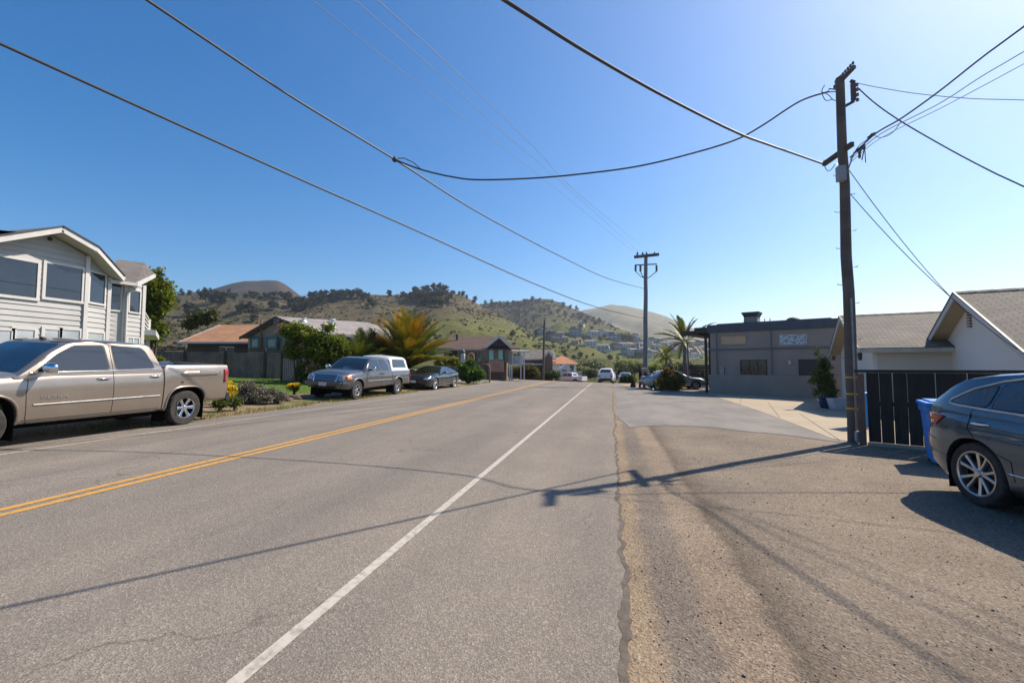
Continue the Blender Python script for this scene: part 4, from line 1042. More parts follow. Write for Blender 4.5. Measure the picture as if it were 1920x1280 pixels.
# ================================================================ POLES AND WIRES
def pole(name, base, top, r0, r1, mat, label, cat='utility pole'):
    b = Vector(base); t = Vector(top); e = empty(name, b, 0, label, cat)
    m = MB(); n = 10; pts = [b + (t - b) * (i / n) + Vector((.012 * math.sin(i * 2.1), .012 * math.cos(i * 1.3), 0)) for i in range(n + 1)]
    pts[0].z -= .3; m.tube(pts, [r0 + (r1 - r0) * i / n for i in range(n + 1)], 16); m.build('pole_shaft', mat, e, world=True, uv=True); return e, b, t
PB = gnd(1602, 829); ptop = hit(1574.5, 146, PB, RT)
P1, pb, ptp = pole('utility_pole', PB, ptop, .126, .088, M['polewood'], 'tall weathered wooden utility pole with yellow reflector bands beside the black fence')
ax1 = (ptp - pb).normalized()
def onpole(py): 
    p = hit(1590, py, pb, RT); t = (p.z - pb.z) / (ptp.z - pb.z); return pb + (ptp - pb) * t
# yellow bands
for py in (707, 738, 765):
    c = onpole(py); m = MB(); rb_ = .1345 - (.002 if py < 720 else 0); m.lathe([(rb_, -.022), (rb_, .022)], 20, Matrix.Translation(c)); 
    m.build('reflector_band', pm('yellow_reflector', (.70, .36, .02), (.55, .27, .02), 20, .5), P1, world=True)
# conduit up the pole and steps
m = MB(); c0 = onpole(829); c1 = onpole(560); d = (-RT * .3 - FH * .95).normalized()
m.tube([c0 + d * .15, c0.lerp(c1, .5) + d * .145, c1 + d * .135], .022, 8); m.build('conduit', M['steel'], P1, world=True)
for i, py in enumerate(range(330, 680, 34)):
    c = onpole(py); sd = 1 if i % 2 else -1; m = MB(); m.tube([c + RT * sd * .11, c + RT * sd * .23, c + RT * sd * .235 + Vector((0, 0, .03))], .008, 5); m.build('pole_step', M['steel'], P1, world=True)
# communications crossarm (leans in the picture: runs toward the road)
armd = (vpdir(1012)); ca = onpole(296)
a0 = hit(1537, 313, ca, Vector((armd.x, armd.y, 0))); a1 = hit(1589, 276, ca, Vector((armd.x, armd.y, 0)))
armv = (Vector((a1.x - a0.x, a1.y - a0.y, 0))).normalized(); side = Vector((-armv.y, armv.x, 0))
off_ = -FH * .15
cmid = ca + off_
A0 = a0 + off_; A1 = a1 + off_
m = MB(); m.beam(A0, A1, .085, .105); m.build('crossarm', pm('brown_crossarm_wood', (.10, .058, .038), (.065, .042, .03), 4, .85, stretch=(1, 1, 4)), P1, world=True, bevel=.006)
m = MB(); m.beam(ca - armv * .35 + off_ * .8 + Vector((0, 0, -.03)), ca + off_ * .6 + Vector((0, 0, -.42)), .03, .006); m.beam(ca + armv * .25 + off_ * .8 + Vector((0, 0, -.03)), ca + off_ * .6 + Vector((0, 0, -.42)), .03, .006); m.build('arm_brace', M['steel'], P1, world=True)
# transformer-like grey splice box
c = onpole(330) - RT * .15 - FH * .12; m = MB(); m.cbox(c, (.16, .16, .34)); m.build('junction_box', pm('grey_enamel', (.30, .31, .33), (.25, .26, .28), 5, .5), P1, world=True, bevel=.01)
c = onpole(832) + d * .21; m = MB(); m.cbox(c + Vector((0, 0, .20)), (.10, .10, .22)); m.build('meter_box', pm('grey_enamel', (.30, .31, .33)), P1, world=True, bevel=.01)
# secondary rack at the top: short side arm standing off the pole, with insulator spools
tc = onpole(152)
o1 = hit(1563, 142, tc, Vector((armv.x, armv.y, 0))); 
sarm = armv
T0 = tc - sarm * .34 - FH * .14 + Vector((0, 0, -.03)); T1 = tc + sarm * .34 - FH * .14 + Vector((0, 0, .02))
m = MB(); m.beam(T0, T1, .07, .08); m.build('top_arm', M['polewood'], P1, world=True, bevel=.005)
for i in range(8):
    p = T0.lerp(T1, (i + .5) / 8) + Vector((0, 0, .05)); m = MB(); m.lathe([(.008, 0), (.008, .03), (.026, .035), (.03, .06), (.018, .075), (.024, .09), (.001, .10)], 8, Matrix.Translation(p)); m.build('insulator', M['ceram'], P1, world=True)
RK = tc + RT * .30 + Vector((0, 0, -.05))
m = MB(); m.beam(RK, RK + Vector((0, 0, -.42)), .07, .08, FH); m.beam(tc + Vector((0, 0, -.66)), RK + Vector((0, 0, -.44)), .05, .06); m.build('rack_bracket', M['polewood'], P1, world=True)
for i in range(4):
    p = RK + RT * .09 + Vector((0, 0, -.04 - .12 * i)); m = MB(); m.lathe([(.001, -.03), (.035, -.03), (.035, -.01), (.02, 0), (.035, .01), (.035, .03), (.001, .03)], 10, Matrix.Translation(p)); m.build('insulator', M['ceram'], P1, world=True)
m = MB(); q = onpole(168); m.tube([q - RT * .1, q - RT * .26 + Vector((0, 0, .02)), q - RT * .27 + Vector((0, 0, -.06)), q - RT * .1 + Vector((0, 0, -.05))], .015, 6); m.build('guy_hook', M['steel'], P1, world=True)

# middle pole
PM = gnd(1210, 724); PM = CAM + (PM - CAM) * 1.0
zt = hit(1211, 478, PM, RT)
P2, mb, mt = pole('utility_pole', PM, zt, .22, .15, pm('grey_pole_wood', (.22, .23, .25), (.15, .16, .175), 2, .8, stretch=(4, 4, .5)), 'tall grey utility pole with two crossarms standing between the parked sedan and the white SUV')
def onm(px, py): return hit(px, py, mb, RT)
u = onm(1188, 483); v = onm(1234, 478); m = MB(); m.beam(u - FH * .2, v - FH * .2, .14, .24); m.build('crossarm', M['polewood'], P2, world=True)
u = onm(1189, 498); v = onm(1230, 496); m = MB(); m.beam(u - FH * .2, v - FH * .2, .08, .10); m.build('crossarm', M['steel'], P2, world=True)
for px in (1190, 1199, 1229):
    a_ = onm(px, 499); b_ = onm(px, 510); m = MB(); m.tube([a_ - FH * .3, b_ - FH * .3], .09, 8); m.build('cutout_fuse', M['ceram'], P2, world=True)
    e_ = onm(1209 if px < 1210 else 1213, 522); m = MB(); m.tube([b_ - FH * .3, e_.lerp(b_, .4) + Vector((0, 0, -.05)), e_ - FH * .1], .035, 5); m.build('jumper_wire', M['wire'], P2, world=True)
for px in (1194, 1204, 1211, 1226):
    a_ = onm(px, 481) - FH * .2; m = MB(); m.lathe([(.03, 0), (.07, .08), (.09, .2), (.05, .28), (.07, .34), (.01, .38)], 8, Matrix.Translation(a_)); m.build('insulator', M['ceram'], P2, world=True)
# far thin pole
q = at(1018, 708, 62); q.z = T(q.x, q.y); tt = hit(1021, 600, q, RT)
P3, _, _ = pole('utility_pole', q, tt, .16, .12, M['polewood'], 'thin leaning dark wooden pole by the hedge on the left side of the road')
m = MB(); m.tube([tt + Vector((0, 0, -.3)), tt + Vector((-.0, .2, -.6))], .05, 6); m.build('pole_cap', M['steel'], P3, world=True)
# orange-barked pole guard beside it
def wire(name, label, a, b, pix, r, mat=None, group=None, sub=10, cat='cable'):
    """a cable hanging in the upright plane a-b, through the measured pixels"""
    a = Vector(a); b = Vector(b); d = Vector((b.x - a.x, b.y - a.y, 0)).normalized(); P = [hit(px, py, a, d) for px, py in pix]
    s = []                                             # smooth through the points
    for i in range(len(P) - 1):
        p0 = P[max(i - 1, 0)]; p1 = P[i]; p2 = P[i + 1]; p3 = P[min(i + 2, len(P) - 1)]
        for k in range(sub):
            t = k / sub; s.append(.5 * ((2 * p1) + (p2 - p0) * t + (2 * p0 - 5 * p1 + 4 * p2 - p3) * t * t + (3 * p1 - p0 - 3 * p2 + p3) * t ** 3))
    s.append(P[-1])
    if len(s) > 2:
        # run straight on past the frame at the near end
        e = s[0] + (s[0] - s[1]).normalized() * 3; s.insert(0, e)
    o = empty(name, s[0]); m = MB(); m.tube(s, r, 5, uv if False else True)
    bpy.data.objects.remove(o)
    ob = m.build(name, mat or M['wire'], uv=False); tag(ob, label, cat, group); return s
mid = lambda px, py: onm(px, py)
wire('overhead_cable', 'thick lower black cable running from the left edge of the photo to the grey pole', (-9.6, 2.0, 0), mid(1208, 597), [(-40, 64), (0, 82), (280, 209), (560, 335), (780, 432), (1000, 531), (1120, 576), (1208, 597)], .024)
WB = wire('overhead_cable', 'black cable running from the top left of the photo down to the grey pole', (-7.2, 2.0, 0), mid(1208, 540), [(240, -22), (275, 0), (400, 84), (560, 190), (740, 299), (900, 400), (1050, 480), (1140, 522), (1208, 541)], .022)
JP = min(WB, key=lambda p: (Vector(proj(p)) - Vector((742, 300))).length)
# the drooping drop between pole top and that cable
s0 = onpole(172) - RT * .27
def drape(name, label, P, r, mat=None, cat='cable', sub=8, group=None):
    s = []
    for i in range(len(P) - 1):
        p0 = P[max(i - 1, 0)]; p1 = P[i]; p2 = P[i + 1]; p3 = P[min(i + 2, len(P) - 1)]
        for k in range(sub):
            t = k / sub; s.append(.5 * ((2 * p1) + (p2 - p0) * t + (2 * p0 - 5 * p1 + 4 * p2 - p3) * t * t + (3 * p1 - p0 - 3 * p2 + p3) * t ** 3))
    s.append(P[-1]); m = MB(); m.tube(s, r, 5); o = m.build(name, mat or M['wire'], uv=False); tag(o, label, cat, group); return s
dd = (JP - s0); dd.z = 0; dd.normalize()
pix = [(1500, 190), (1430, 235), (1380, 262), (1300, 287), (1200, 311), (1100, 325), (1000, 334), (900, 337), (850, 332), (790, 318)]
P = [s0] + [hit(px, py, s0, dd) for px, py in pix] + [JP]
dr = drape('drop_cable', 'slack black cable drooping from the wooden pole top across the sky to the left cable', P, .020)
m = MB(); m.tube([JP + Vector((0, 0, .02)), JP.lerp(P[-2], .35) + Vector((0, 0, .12)), JP.lerp(P[-2], .7) + Vector((0, 0, .10)), P[-2]], .012, 5); m.ball(JP, .07, 8)
tag(m.build('splice_case', M['wire'], uv=False), 'small black splice where the drooping cable meets the left cable', 'splice')
# cable from crossarm end to upper centre of the frame
A0w = A0.copy()
d2 = (Vector((-7.0, -3.0, 0)) - A0w); d2.z = 0; d2.normalize()
P = [A0w] + [hit(px, py, A0w, d2) for px, py in ((1500, 292), (1440, 271), (1380, 248), (1250, 183), (1100, 98), (945, 0))]
P.append(P[-1] + (P[-1] - P[-2]).normalized() * 2.5)
drape('overhead_cable', 'black cable running from the wooden pole crossarm up out of the top of the photo', P, .022)
# high thin wires toward the grey pole top
for (x0, pts, lb) in ((-6.0, [(585, 0), (720, 108), (870, 222), (1040, 352), (1200, 482)], 'leftmost of the three faint thin wires high above the road'),
                  (-4.6, [(665, 0), (800, 118), (960, 262), (1090, 375), (1206, 481)], 'middle one of the three faint thin wires high above the road'),
                  (-3.4, [(707, 0), (850, 130), (1000, 275), (1110, 385), (1226, 478)], 'rightmost of the three faint thin wires high above the road')):
    wire('power_wire', lb, (x0, 3, 0), mid(1208, 480), pts, .006, pm('faint_wire', (.20, .21, .23), (.16, .17, .19), 5, .7))
# right-hand bundle
E = Vector((11.5, 3.5, 0))
def fan(name, label, start, endxy, pix, r, mat=None, group=None, cat='cable', ext=True):
    d = Vector((endxy[0] - start.x, endxy[1] - start.y, 0)).normalized()
    P = [start] + [hit(px, py, start, d) for px, py in pix]
    if ext: P.append(P[-1] + (P[-1] - P[-2]).normalized() * 3)
    return drape(name, label, P, r, mat, cat, 8, group)
fan('overhead_cable', 'black cable rising from the pole crossarm to the upper right edge of the photo', ca + RT * .16, (12, 2), [(1640, 252), (1690, 222), (1760, 172), (1840, 109), (1920, 50)], .017)
fan('overhead_cable', 'grey wire just under the topmost cable at the right edge', ca + RT * .16 + Vector((0, 0, -.05)), (12, 3), [(1650, 252), (1760, 195), (1840, 144), (1920, 97)], .009, M['palewire'])
fan('overhead_cable', 'lowest of the grey wires fanning to the right edge', ca + RT * .16 + Vector((0, 0, -.12)), (12, 3.6), [(1650, 260), (1760, 205), (1840, 163), (1920, 120)], .007, M['palewire'])
fan('overhead_cable', 'nearly level thin grey wire from the pole top to the right edge', RK + RT * .1, (14, 6), [(1640, 163), (1720, 176), (1820, 185), (1920, 188)], .008, pm('grey_cable', (.10, .105, .115), (.14, .145, .155), 30, .8))
fan('drop_cable', 'black cable sloping down from the pole top to the right edge', RK + RT * .1 + Vector((0, 0, -.1)), (13, 9), [(1640, 193), (1690, 228), (1780, 280), (1860, 322), (1920, 350)], .014)
# loops and splices hanging by the pole
def px3(px, py, dz=0): return hit(px, py, pb, RT) + FH * dz
loops = [[(1690, 228), (1672, 250), (1650, 258), (1634, 250)], [(1634, 250), (1625, 262), (1612, 272), (1600, 288)], [(1546, 160), (1541, 172), (1548, 188), (1562, 186)], [(1540, 172), (1553, 178), (1563, 188), (1574, 188)], [(1545, 300), (1548, 316), (1556, 320), (1566, 308)]]
for L_ in loops:
    P = [px3(x, y) for x, y in L_]; s = []
    for i in range(len(P) - 1):
        p0 = P[max(i - 1, 0)]; p1 = P[i]; p2 = P[i + 1]; p3 = P[min(i + 2, len(P) - 1)]
        for k in range(5):
            t = k / 5; s.append(.5 * ((2 * p1) + (p2 - p0) * t + (2 * p0 - 5 * p1 + 4 * p2 - p3) * t * t + (3 * p1 - p0 - 3 * p2 + p3) * t ** 3))
    s.append(P[-1]); m = MB(); m.tube(s, .009, 5); m.build('jumper_wire', M['wire'], P1, world=True, uv=False)
for a_, b_, r in (((1608, 282), (1620, 276), .05), ((1614, 274), (1613, 296), .014), ((1622, 272), (1616, 300), .012), ((1621, 270), (1623, 305), .010), ((1611, 285), (1611, 297), .02), ((1628, 258), (1640, 250), .03), ((1595, 152), (1602, 154), .04)):
    m = MB(); m.tube([px3(*a_), px3(*b_)], r, 7); m.build('splice', M['wire'], P1, world=True, uv=False)

# ================================================================ RIGHT SIDE
STUCG = pm('taupe_stucco', (.34, .28, .232), (.30, .245, .205), 1.2, .92, bmp=.006, bscale=60)
STUCB = pm('blue_grey_stucco', (.15, .155, .165), (.13, .135, .145), 1.0, .9, bmp=.005, bscale=60)
DARKW = pm('dark_stained_wood', (.03, .024, .022), (.045, .036, .032), 5, .7, stretch=(1, 1, .3))
# --- modern taupe house
gd = vpdir(-60) * -1; gd.z = 0                          # along the facade, left to right
nrm = Vector((gd.y, -gd.x, 0));  nrm = nrm if nrm.dot(FH) < 0 else -nrm      # out of the facade
g0 = at(1334, 737, 29); g0 = Vector((g0.x, g0.y, 0)); zb = T(g0.x, g0.y) - .3
H1 = empty('modern_house', (g0.x, g0.y, T(g0.x, g0.y)), 0, 'low taupe stucco house with flat roof, square chimney and dark red windows', 'house')
def gp(px, py, off=0): p = hit(px, py, g0 + nrm * off, gd); return p
def gs(px, off=0): return (gp(px, 640, off) - g0).dot(gd)
def fb(s0, s1, z0, z1, o0, o1):        # box on a facade
    A = g0 + gd * s0 + nrm * o0; B = g0 + gd * s1 + nrm * o0; C = g0 + gd * s1 + nrm * o1; D = g0 + gd * s0 + nrm * o1
    return MB().prism([(p.x, p.y) for p in ((A, B, C, D) if (B - A).cross(C - B).z > 0 else (D, C, B, A))], z0, z1)
s1 = gs(1562); zt_ = gp(1340, 624).z; zt2 = gp(1520, 618).z; zp = gp(1430, 703).z; zl = gp(1430, 654).z; ztop = gp(1400, 606).z
print('grey house len', s1, 'z', zt_, zt2, zp, zl, ztop)
fb(0, s1 + 2, zb, zt_, -9, 0).build('wall', STUCG, H1, world=True)
fb(-.08, s1 + 2, zb, zp, -.4, .14).build('low_wall', STUCG, H1, world=True)
fb(-.05, s1 + 2.1, zl - .04, zl + .06, -.02, .07).build('trim_band', STUCB, H1, world=True)
fb(-.15, s1 + 2.1, zt_ + .002, ztop, -9.1, .12).build('roof', pm('blue_grey_fascia', (.065, .078, .10), (.05, .06, .08), 2, .6), H1, world=True)
fb(gs(1345), gs(1560), ztop + .002, ztop + .06, -8.9, .02).build('roof_edge', pm('blue_grey_fascia', (.065, .078, .10)), H1, world=True)
FRM = pm('dark_red_frame', (.055, .022, .02), (.04, .018, .017), 6, .6)
def gwin(x0, x1, y0, y1, glass, frame, mull=0, th=.05, off=0.):
    a = gp(x0, (y0 + y1) / 2); b = gp(x1, (y0 + y1) / 2); z1 = gp((x0 + x1) / 2, y0).z; z0 = gp((x0 + x1) / 2, y1).z; u0 = gs(x0); u1 = gs(x1)
    m = MB()
    for bb in ((u0 - th, u1 + th, z1, z1 + th), (u0 - th, u1 + th, z0 - th, z0), (u0 - th, u0, z0, z1), (u1, u1 + th, z0, z1)) + tuple((u0 + (u1 - u0) * (k + 1) / (mull + 1) - .02, u0 + (u1 - u0) * (k + 1) / (mull + 1) + .02, z0, z1) for k in range(mull)):
        q = fb(bb[0], bb[1], bb[2], bb[3], off - .02, off + .05); m.add(q.v, q.f)
    w_ = m.build('window', frame, H1, world=True)
    g_ = fb(u0, u1, z0, z1, off - .01, off + .015).build('pane', glass, H1, world=True); g_.parent = w_; return w_
gwin(1352, 1399, 630, 645, pm('painted_lit_tan_pane', (.62, .40, .20), (.50, .34, .20), 3, .6), STUCG, 0, .03)  # lit orange-tan look of this window is painted into the pane colour
gwin(1463, 1512, 628, 645, pm('bright_patterned_blind', (.55, .60, .62), (.16, .19, .20), 9, .5, lo=.45, hi=.6), M['whitetrim'], 0, .035)
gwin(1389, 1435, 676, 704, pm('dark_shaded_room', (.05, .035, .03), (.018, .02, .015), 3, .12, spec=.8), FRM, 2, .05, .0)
gwin(1498, 1545, 675, 704, pm('dark_red_shutter', (.035, .02, .022), (.028, .018, .019), 3, .5), FRM, 0, .05, .0)
p = gp(1481, 680); m = MB(); m.lathe([(.02, -.14), (.07, -.13), (.09, .04), (.06, .13), (.02, .15)], 10, Matrix.Translation(p + nrm * .14)); m.cbox(p + nrm * .05, (.12, .12, .16)); m.build('wall_lamp', M['whitetrim'], H1, world=True)
p = gp(1352, 694); fb(gs(1349), gs(1357), p.z - .25, p.z + .2, .0, .12).build('meter_box', M['steel'], H1, world=True)
for px in (1345, 1447):
    p = gp(px, 640); m = MB(); m.tube([Vector((p.x, p.y, zt_)) + nrm * .17, Vector((p.x, p.y, zp + .02)) + nrm * .17], .035, 6); m.build('downpipe', STUCB, H1, world=True)
# chimney with flared cap
c0 = gp(1410, 600, -1.4)
cw = (gp(1423, 600, -1.4) - gp(1396, 600, -1.4)).length; zc0 = ztop; zc1 = gp(1410, 586, -1.4).z
def frus(c, w0, w1, z0, z1):
    vs = []
    for z, w_ in ((z0, w0), (z1, w1)):
        for i, j in ((-1, -1), (1, -1), (1, 1), (-1, 1)): p = c + gd * i * w_ / 2 + nrm * j * w_ / 2; vs.append(Vector((p.x, p.y, z)))
    return MB().add(vs, [(3,2,1,0),(4,5,6,7),(0,1,5,4),(1,2,6,5),(2,3,7,6),(3,0,4,7)])
ch = frus(c0, cw * 1.02, cw * .92, zc0 - .3, zc1 - .3).build('chimney', STUCG, H1, world=True)
frus(c0, cw * .93, cw * 1.2, zc1 - .3, zc1 - .06).build('chimney_flare', pm('dark_metal', (.05, .055, .06)), H1, world=True).parent = ch
frus(c0, cw * 1.22, cw * 1.22, zc1 - .06, zc1).build('chimney_cap', pm('dark_metal', (.05, .055, .06)), H1, world=True).parent = ch
# raised roof part at the right and rooftop clutter
u0 = gs(1530, -3); u1 = gs(1585, -3); zr = gp(1560, 597, -3).z
fb(u0, u1 + 2.5, ztop, zr, -8, -3).build('upper_roof', pm('dark_metal', (.05, .055, .06)), H1, world=True)
fb(gs(1500, -3), u0, ztop, ztop + (zr - ztop) * .55, -6, -3).build('roof_step', pm('dark_metal', (.05, .055, .06)), H1, world=True)
c = gp(1487, 606, -2.0); m = MB(); m.ball(Vector((c.x, c.y, ztop + .12)), 1, 12, (.42, .42, .28)); m.build('roof_vent', pm('dark_metal', (.05, .055, .06)), H1, world=True)
for px in (1434, 1444):
    c = gp(px, 606, .0); m = MB(); m.tube([Vector((c.x, c.y, ztop)), Vector((c.x, c.y, ztop + .22))], .025, 6); m.build('roof_pipe', M['steel'], H1, world=True)
fb(gs(1446, -.5), gs(1497, -.5), ztop + .06, gp(1460, 602, -.5).z, -1.1, -.5).build('parapet_box', pm('dark_metal', (.05, .055, .06)), H1, world=True)
# left porch: flat overhang, dark posts and railing
zo = gp(1318, 614).z; zo2 = gp(1318, 622).z
fb(-.95, -.15, zo2, zo, -5, .12).build('porch_roof', DARKW, H1, world=True)
fb(-1.9, -.95, zo2 - .14, zo - .14, -5, -.5).build('porch_eave', DARKW, H1, world=True)
for s_ in (-.30, -.55): fb(s_, s_ + .14, zb, zo2, -.75, -.6).build('porch_post', DARKW, H1, world=True)
for k in range(7):
    fb(-1.5, -.3, .55 + .2 * k, .60 + .2 * k, -.72, -.69).build('rail_slat', DARKW, H1, world=True)
# dark slatted gate left of the house
gt0 = at(1286, 735, 38.5); ge = empty('slatted_gate', (gt0.x, gt0.y, T(gt0.x, gt0.y)), 0, 'dark slatted wooden gate between the palms and the taupe house', 'gate')
m = MB(); a = Vector((gt0.x, gt0.y, 0)); b = hit(1331, 700, g0 - nrm * 6.5, gd); b.z = 0; n = 15
for i in range(n):
    p = a.lerp(b, (i + .5) / n); m.beam(p + Vector((0, 0, -.1)), p + Vector((0, 0, 1.78)), .11, .03, (b - a).normalized())
m.build('gate_slats', DARKW, ge, world=True)
for z in (.35, 1.6):
    m = MB(); m.beam(a + Vector((0, 0, z)), b + Vector((0, 0, z)), .05, .09); m.build('gate_rail', DARKW, ge, world=True)
# --- white garages
CREAM = pm('cream_stucco', (.62, .55, .45), (.57, .51, .42), .8, .9, bmp=.006, bscale=50)
WHITEW = pm('white_stucco', (.76, .71, .63), (.72, .67, .60), .8, .9, bmp=.006, bscale=50)
SHG = shingle('weathered_grey_shingle', (.155, .135, .115), (.21, .185, .155), .13, .3)
TRIMG = pm('grey_trim', (.13, .13, .14), (.10, .10, .11), 3, .6)
SOFF = pm('cream_soffit', (.46, .36, .22), (.42, .33, .20), 2, .8)
def lamp(parent, p, d, s=1.0):
    m = MB(); p = Vector(p); c = p + d * .13
    m.lathe([(.001, .20), (.03, .15), (.085, .09), (.09, .075)], 6, Matrix.Translation(c) @ Matrix.Scale(s, 4)); m.lathe([(.05, -.13), (.06, -.11), (.075, .07)], 6, Matrix.Translation(c) @ Matrix.Scale(s, 4)); m.tube([p, c + Vector((0, 0, .2 * s))], .012, 5)
    o = m.build('wall_lamp', M['black'], parent, world=True); m = MB(); m.ball(c, .045 * s, 8); m.build('lamp_bulb', M['whitetrim'], o, world=False); o.children[0].data.transform(mw(parent).inverted()); return o
def gabled(label, ppx, ppy, Z, Lp, Rp, LN, gablem, wallm, vent=None, lamps=()):
    pk = at(ppx, ppy, Z); wdir = (RT * (-.48) + FH * (-.877)); L3 = hit(*Lp, pk, wdir); R3 = hit(*Rp, pk, wdir)
    ridg = Vector((-wdir.y, wdir.x, 0)); ridg = (ridg if ridg.dot(RT) > 0 else -ridg).normalized(); wdir = Vector((wdir.x, wdir.y, 0)).normalized()
    hl = (Vector((pk.x - L3.x, pk.y - L3.y))).length; hr = (Vector((pk.x - R3.x, pk.y - R3.y))).length
    ez = (L3.z + R3.z) / 2; half = (hl + hr) / 2; print('gabled', pk, hl, hr, ez)
    H3 = empty('garage', (pk.x, pk.y, T(pk.x, pk.y)), 0, label, 'garage')
    def g3(a, b, z): p = pk + wdir * a + ridg * b; return Vector((p.x, p.y, z))
    OV = .45; rise = pk.z - ez
    m = MB(); m.slab([g3(-half, 0, ez), g3(0, 0, pk.z), g3(0, LN, pk.z), g3(-half, LN, ez)], .10); m.slab([g3(0, 0, pk.z), g3(half, 0, ez), g3(half, LN, ez), g3(0, LN, pk.z)], .10); m.build('roof', SHG, H3, world=True)
    wi = half - .35; wz = ez + rise * (.35 / half) - .12
    m = MB(); m.extr([g3(-wi, OV, -.6), g3(wi, OV, -.6), g3(wi, OV, wz), g3(0, OV, pk.z - .12), g3(-wi, OV, wz)], ridg * .12); m.build('gable_wall', gablem, H3, world=True)
    m = MB(); m.extr([g3(-wi, OV + .122, -.6), g3(wi + .003, OV + .122, -.6), g3(wi + .003, OV + .122, wz - .003), g3(-wi, OV + .122, wz - .003)], ridg * (LN - 1)); m.build('wall', wallm, H3, world=True)
    m = MB()
    for s_ in (-1, 1): m.beam(g3(s_ * half, -.012, ez - .08), g3(0, -.012, pk.z - .08), .04, .17)
    m.build('rake_board', M['whitetrim'], H3, world=True)
    m = MB()
    for s_ in (-1, 1): m.beam(g3(s_ * (half + .01), -.03, ez + .015), g3(0, -.03, pk.z + .02), .05, .035)
    m.build('drip_edge', TRIMG, H3, world=True)
    m = MB()
    for s_ in (-1, 1): m.slab([g3(s_ * half, .02, ez - .105), g3(0, .02, pk.z - .105), g3(0, OV, pk.z - .105), g3(s_ * half, OV, ez - .105)], .01)
    m.build('soffit', SOFF, H3, world=True)
    m = MB(); m.beam(g3(half, 0, ez - .1), g3(half, LN, ez - .1), .06, .14); m.build('gutter', pm('cream_trim', (.55, .50, .40)), H3, world=True)
    m = MB()
    for i in range(int(LN / .45)):
        m.slab([g3(-.13, i * .45, pk.z + .0 - .04), g3(0, i * .45, pk.z + .035), g3(0, i * .45 + .43, pk.z + .045), g3(-.13, i * .45 + .43, pk.z - .03)], .03); m.slab([g3(0, i * .45, pk.z + .035), g3(.13, i * .45, pk.z - .04), g3(.13, i * .45 + .43, pk.z - .03), g3(0, i * .45 + .43, pk.z + .045)], .03)
    m.build('ridge_cap', SHG, H3, world=True)
    if vent:
        vp = hit(*vent, g3(0, OV - .02, 0), wdir); m = MB()
        for k in range(6): m.cbox(Vector((vp.x, vp.y, vp.z + .2 - k * .085)), (.12, .12, .05))
        m.build('gable_vent', pm('vent_brown', (.22, .17, .13)), H3, world=True)
    for kind, px, py in lamps:
        if kind == 'g': lamp(H3, hit(px, py, g3(0, OV, 0), wdir), -ridg, 1.1)
        else: lamp(H3, hit(px, py, g3(wi + .01, 0, 0), ridg), wdir, 1.1)
    return g3, wdir
gabled('cream stucco garage with grey shingle roof partly hidden behind the wooden pole', 1575, 593, 20.0, (1553, 662), (1607, 655), 9, WHITEW, CREAM, None, (('g', 1569, 670), ('s', 1611, 668)))
g3, wdir = gabled('white gabled garage with grey shingle roof and gable vent behind the black fence', 1790, 549, 13.8, (1718, 672), (1916, 664), 9, WHITEW, WHITEW, (1819, 598), (('g', 1743, 688), ('g', 1752, 687)))
# service drop cables to the near garage
for k, (py0, end, lb) in enumerate(((318, (1818, 592), 'upper of the two thin cables sloping from the pole to the gabled garage'), (362, (1907, 655), 'lower of the two thin cables sloping from the pole to the gabled garage'))):
    s0 = onpole(py0) + RT * .12; e_ = hit(*end, g3(0, -.05, 0), wdir); P = []
    for i in range(13):
        t = i / 12; p = s0.lerp(e_, t); p.z -= .55 * 4 * t * (1 - t) * (.35 if k == 0 else .45); P.append(p)
    m = MB(); m.tube(P, .009, 5); tag(m.build('service_cable', M['wire'], uv=False), lb, 'cable')
# --- black board fence
fd = vpdir(-60) * -1; fd.z = 0; f0 = gnd(1619, 833); f0 = Vector((f0.x, f0.y, 0))
FEN = empty('board_fence', (f0.x, f0.y, 0), 0, 'black-brown board fence with light showing through its gaps behind the blue bin', 'fence')
BK = woodm('black_stained_boards', (.022, .018, .016), (.045, .036, .032)); BKL = woodm('bare_post_wood', (.20, .12, .085), (.14, .09, .07))
ftop = hit(1660, 693, f0, fd).z; LNF = 6.2; fn_ = Vector((fd.y, -fd.x, 0)); fn_ = fn_ if fn_.dot(FH) < 0 else -fn_
def ff(s, o, z): p = f0 + fd * s + fn_ * o; return Vector((p.x, p.y, z))
m = MB(); m.beam(ff(0, .0, -.2), ff(0, .0, ftop - .08), .12, .12, fd); m.build('fence_post', BKL, FEN, world=True)
m = MB(); m.beam(ff(-.10, 0, ftop - .03), ff(LNF, 0, ftop - .03), .16, .06); m.build('top_rail', BK, FEN, world=True)
rr = random.Random(4); s = .10; k = 0
while s < LNF - .3:
    wd = .215 + rr.uniform(-.008, .008); tl = rr.uniform(-.007, .007)
    m = MB(); m.beam(ff(s + wd / 2, .01 * (k % 2), .07), ff(s + wd / 2 + tl, .01 * (k % 2), ftop - .065), wd, .022, fn_); m.build('fence_board', BK, FEN, world=True); s += wd + rr.uniform(.003, .011); k += 1
for s in (2.1, 4.2): m = MB(); m.beam(ff(s, -.08, -.2), ff(s, -.08, ftop - .07), .10, .10, fd); m.build('fence_post', BK, FEN, world=True)
m = MB(); m.beam(ff(.1, -.05, ftop * .55), ff(LNF, -.05, ftop * .55), .05, .09); m.build('middle_rail', BK, FEN, world=True)
m = MB(); m.beam(ff(.08, .03, .03), ff(LNF * .32, .03, .03), .05, .07); m.build('bottom_board', pm('pale_board', (.38, .30, .23)), FEN, world=True)
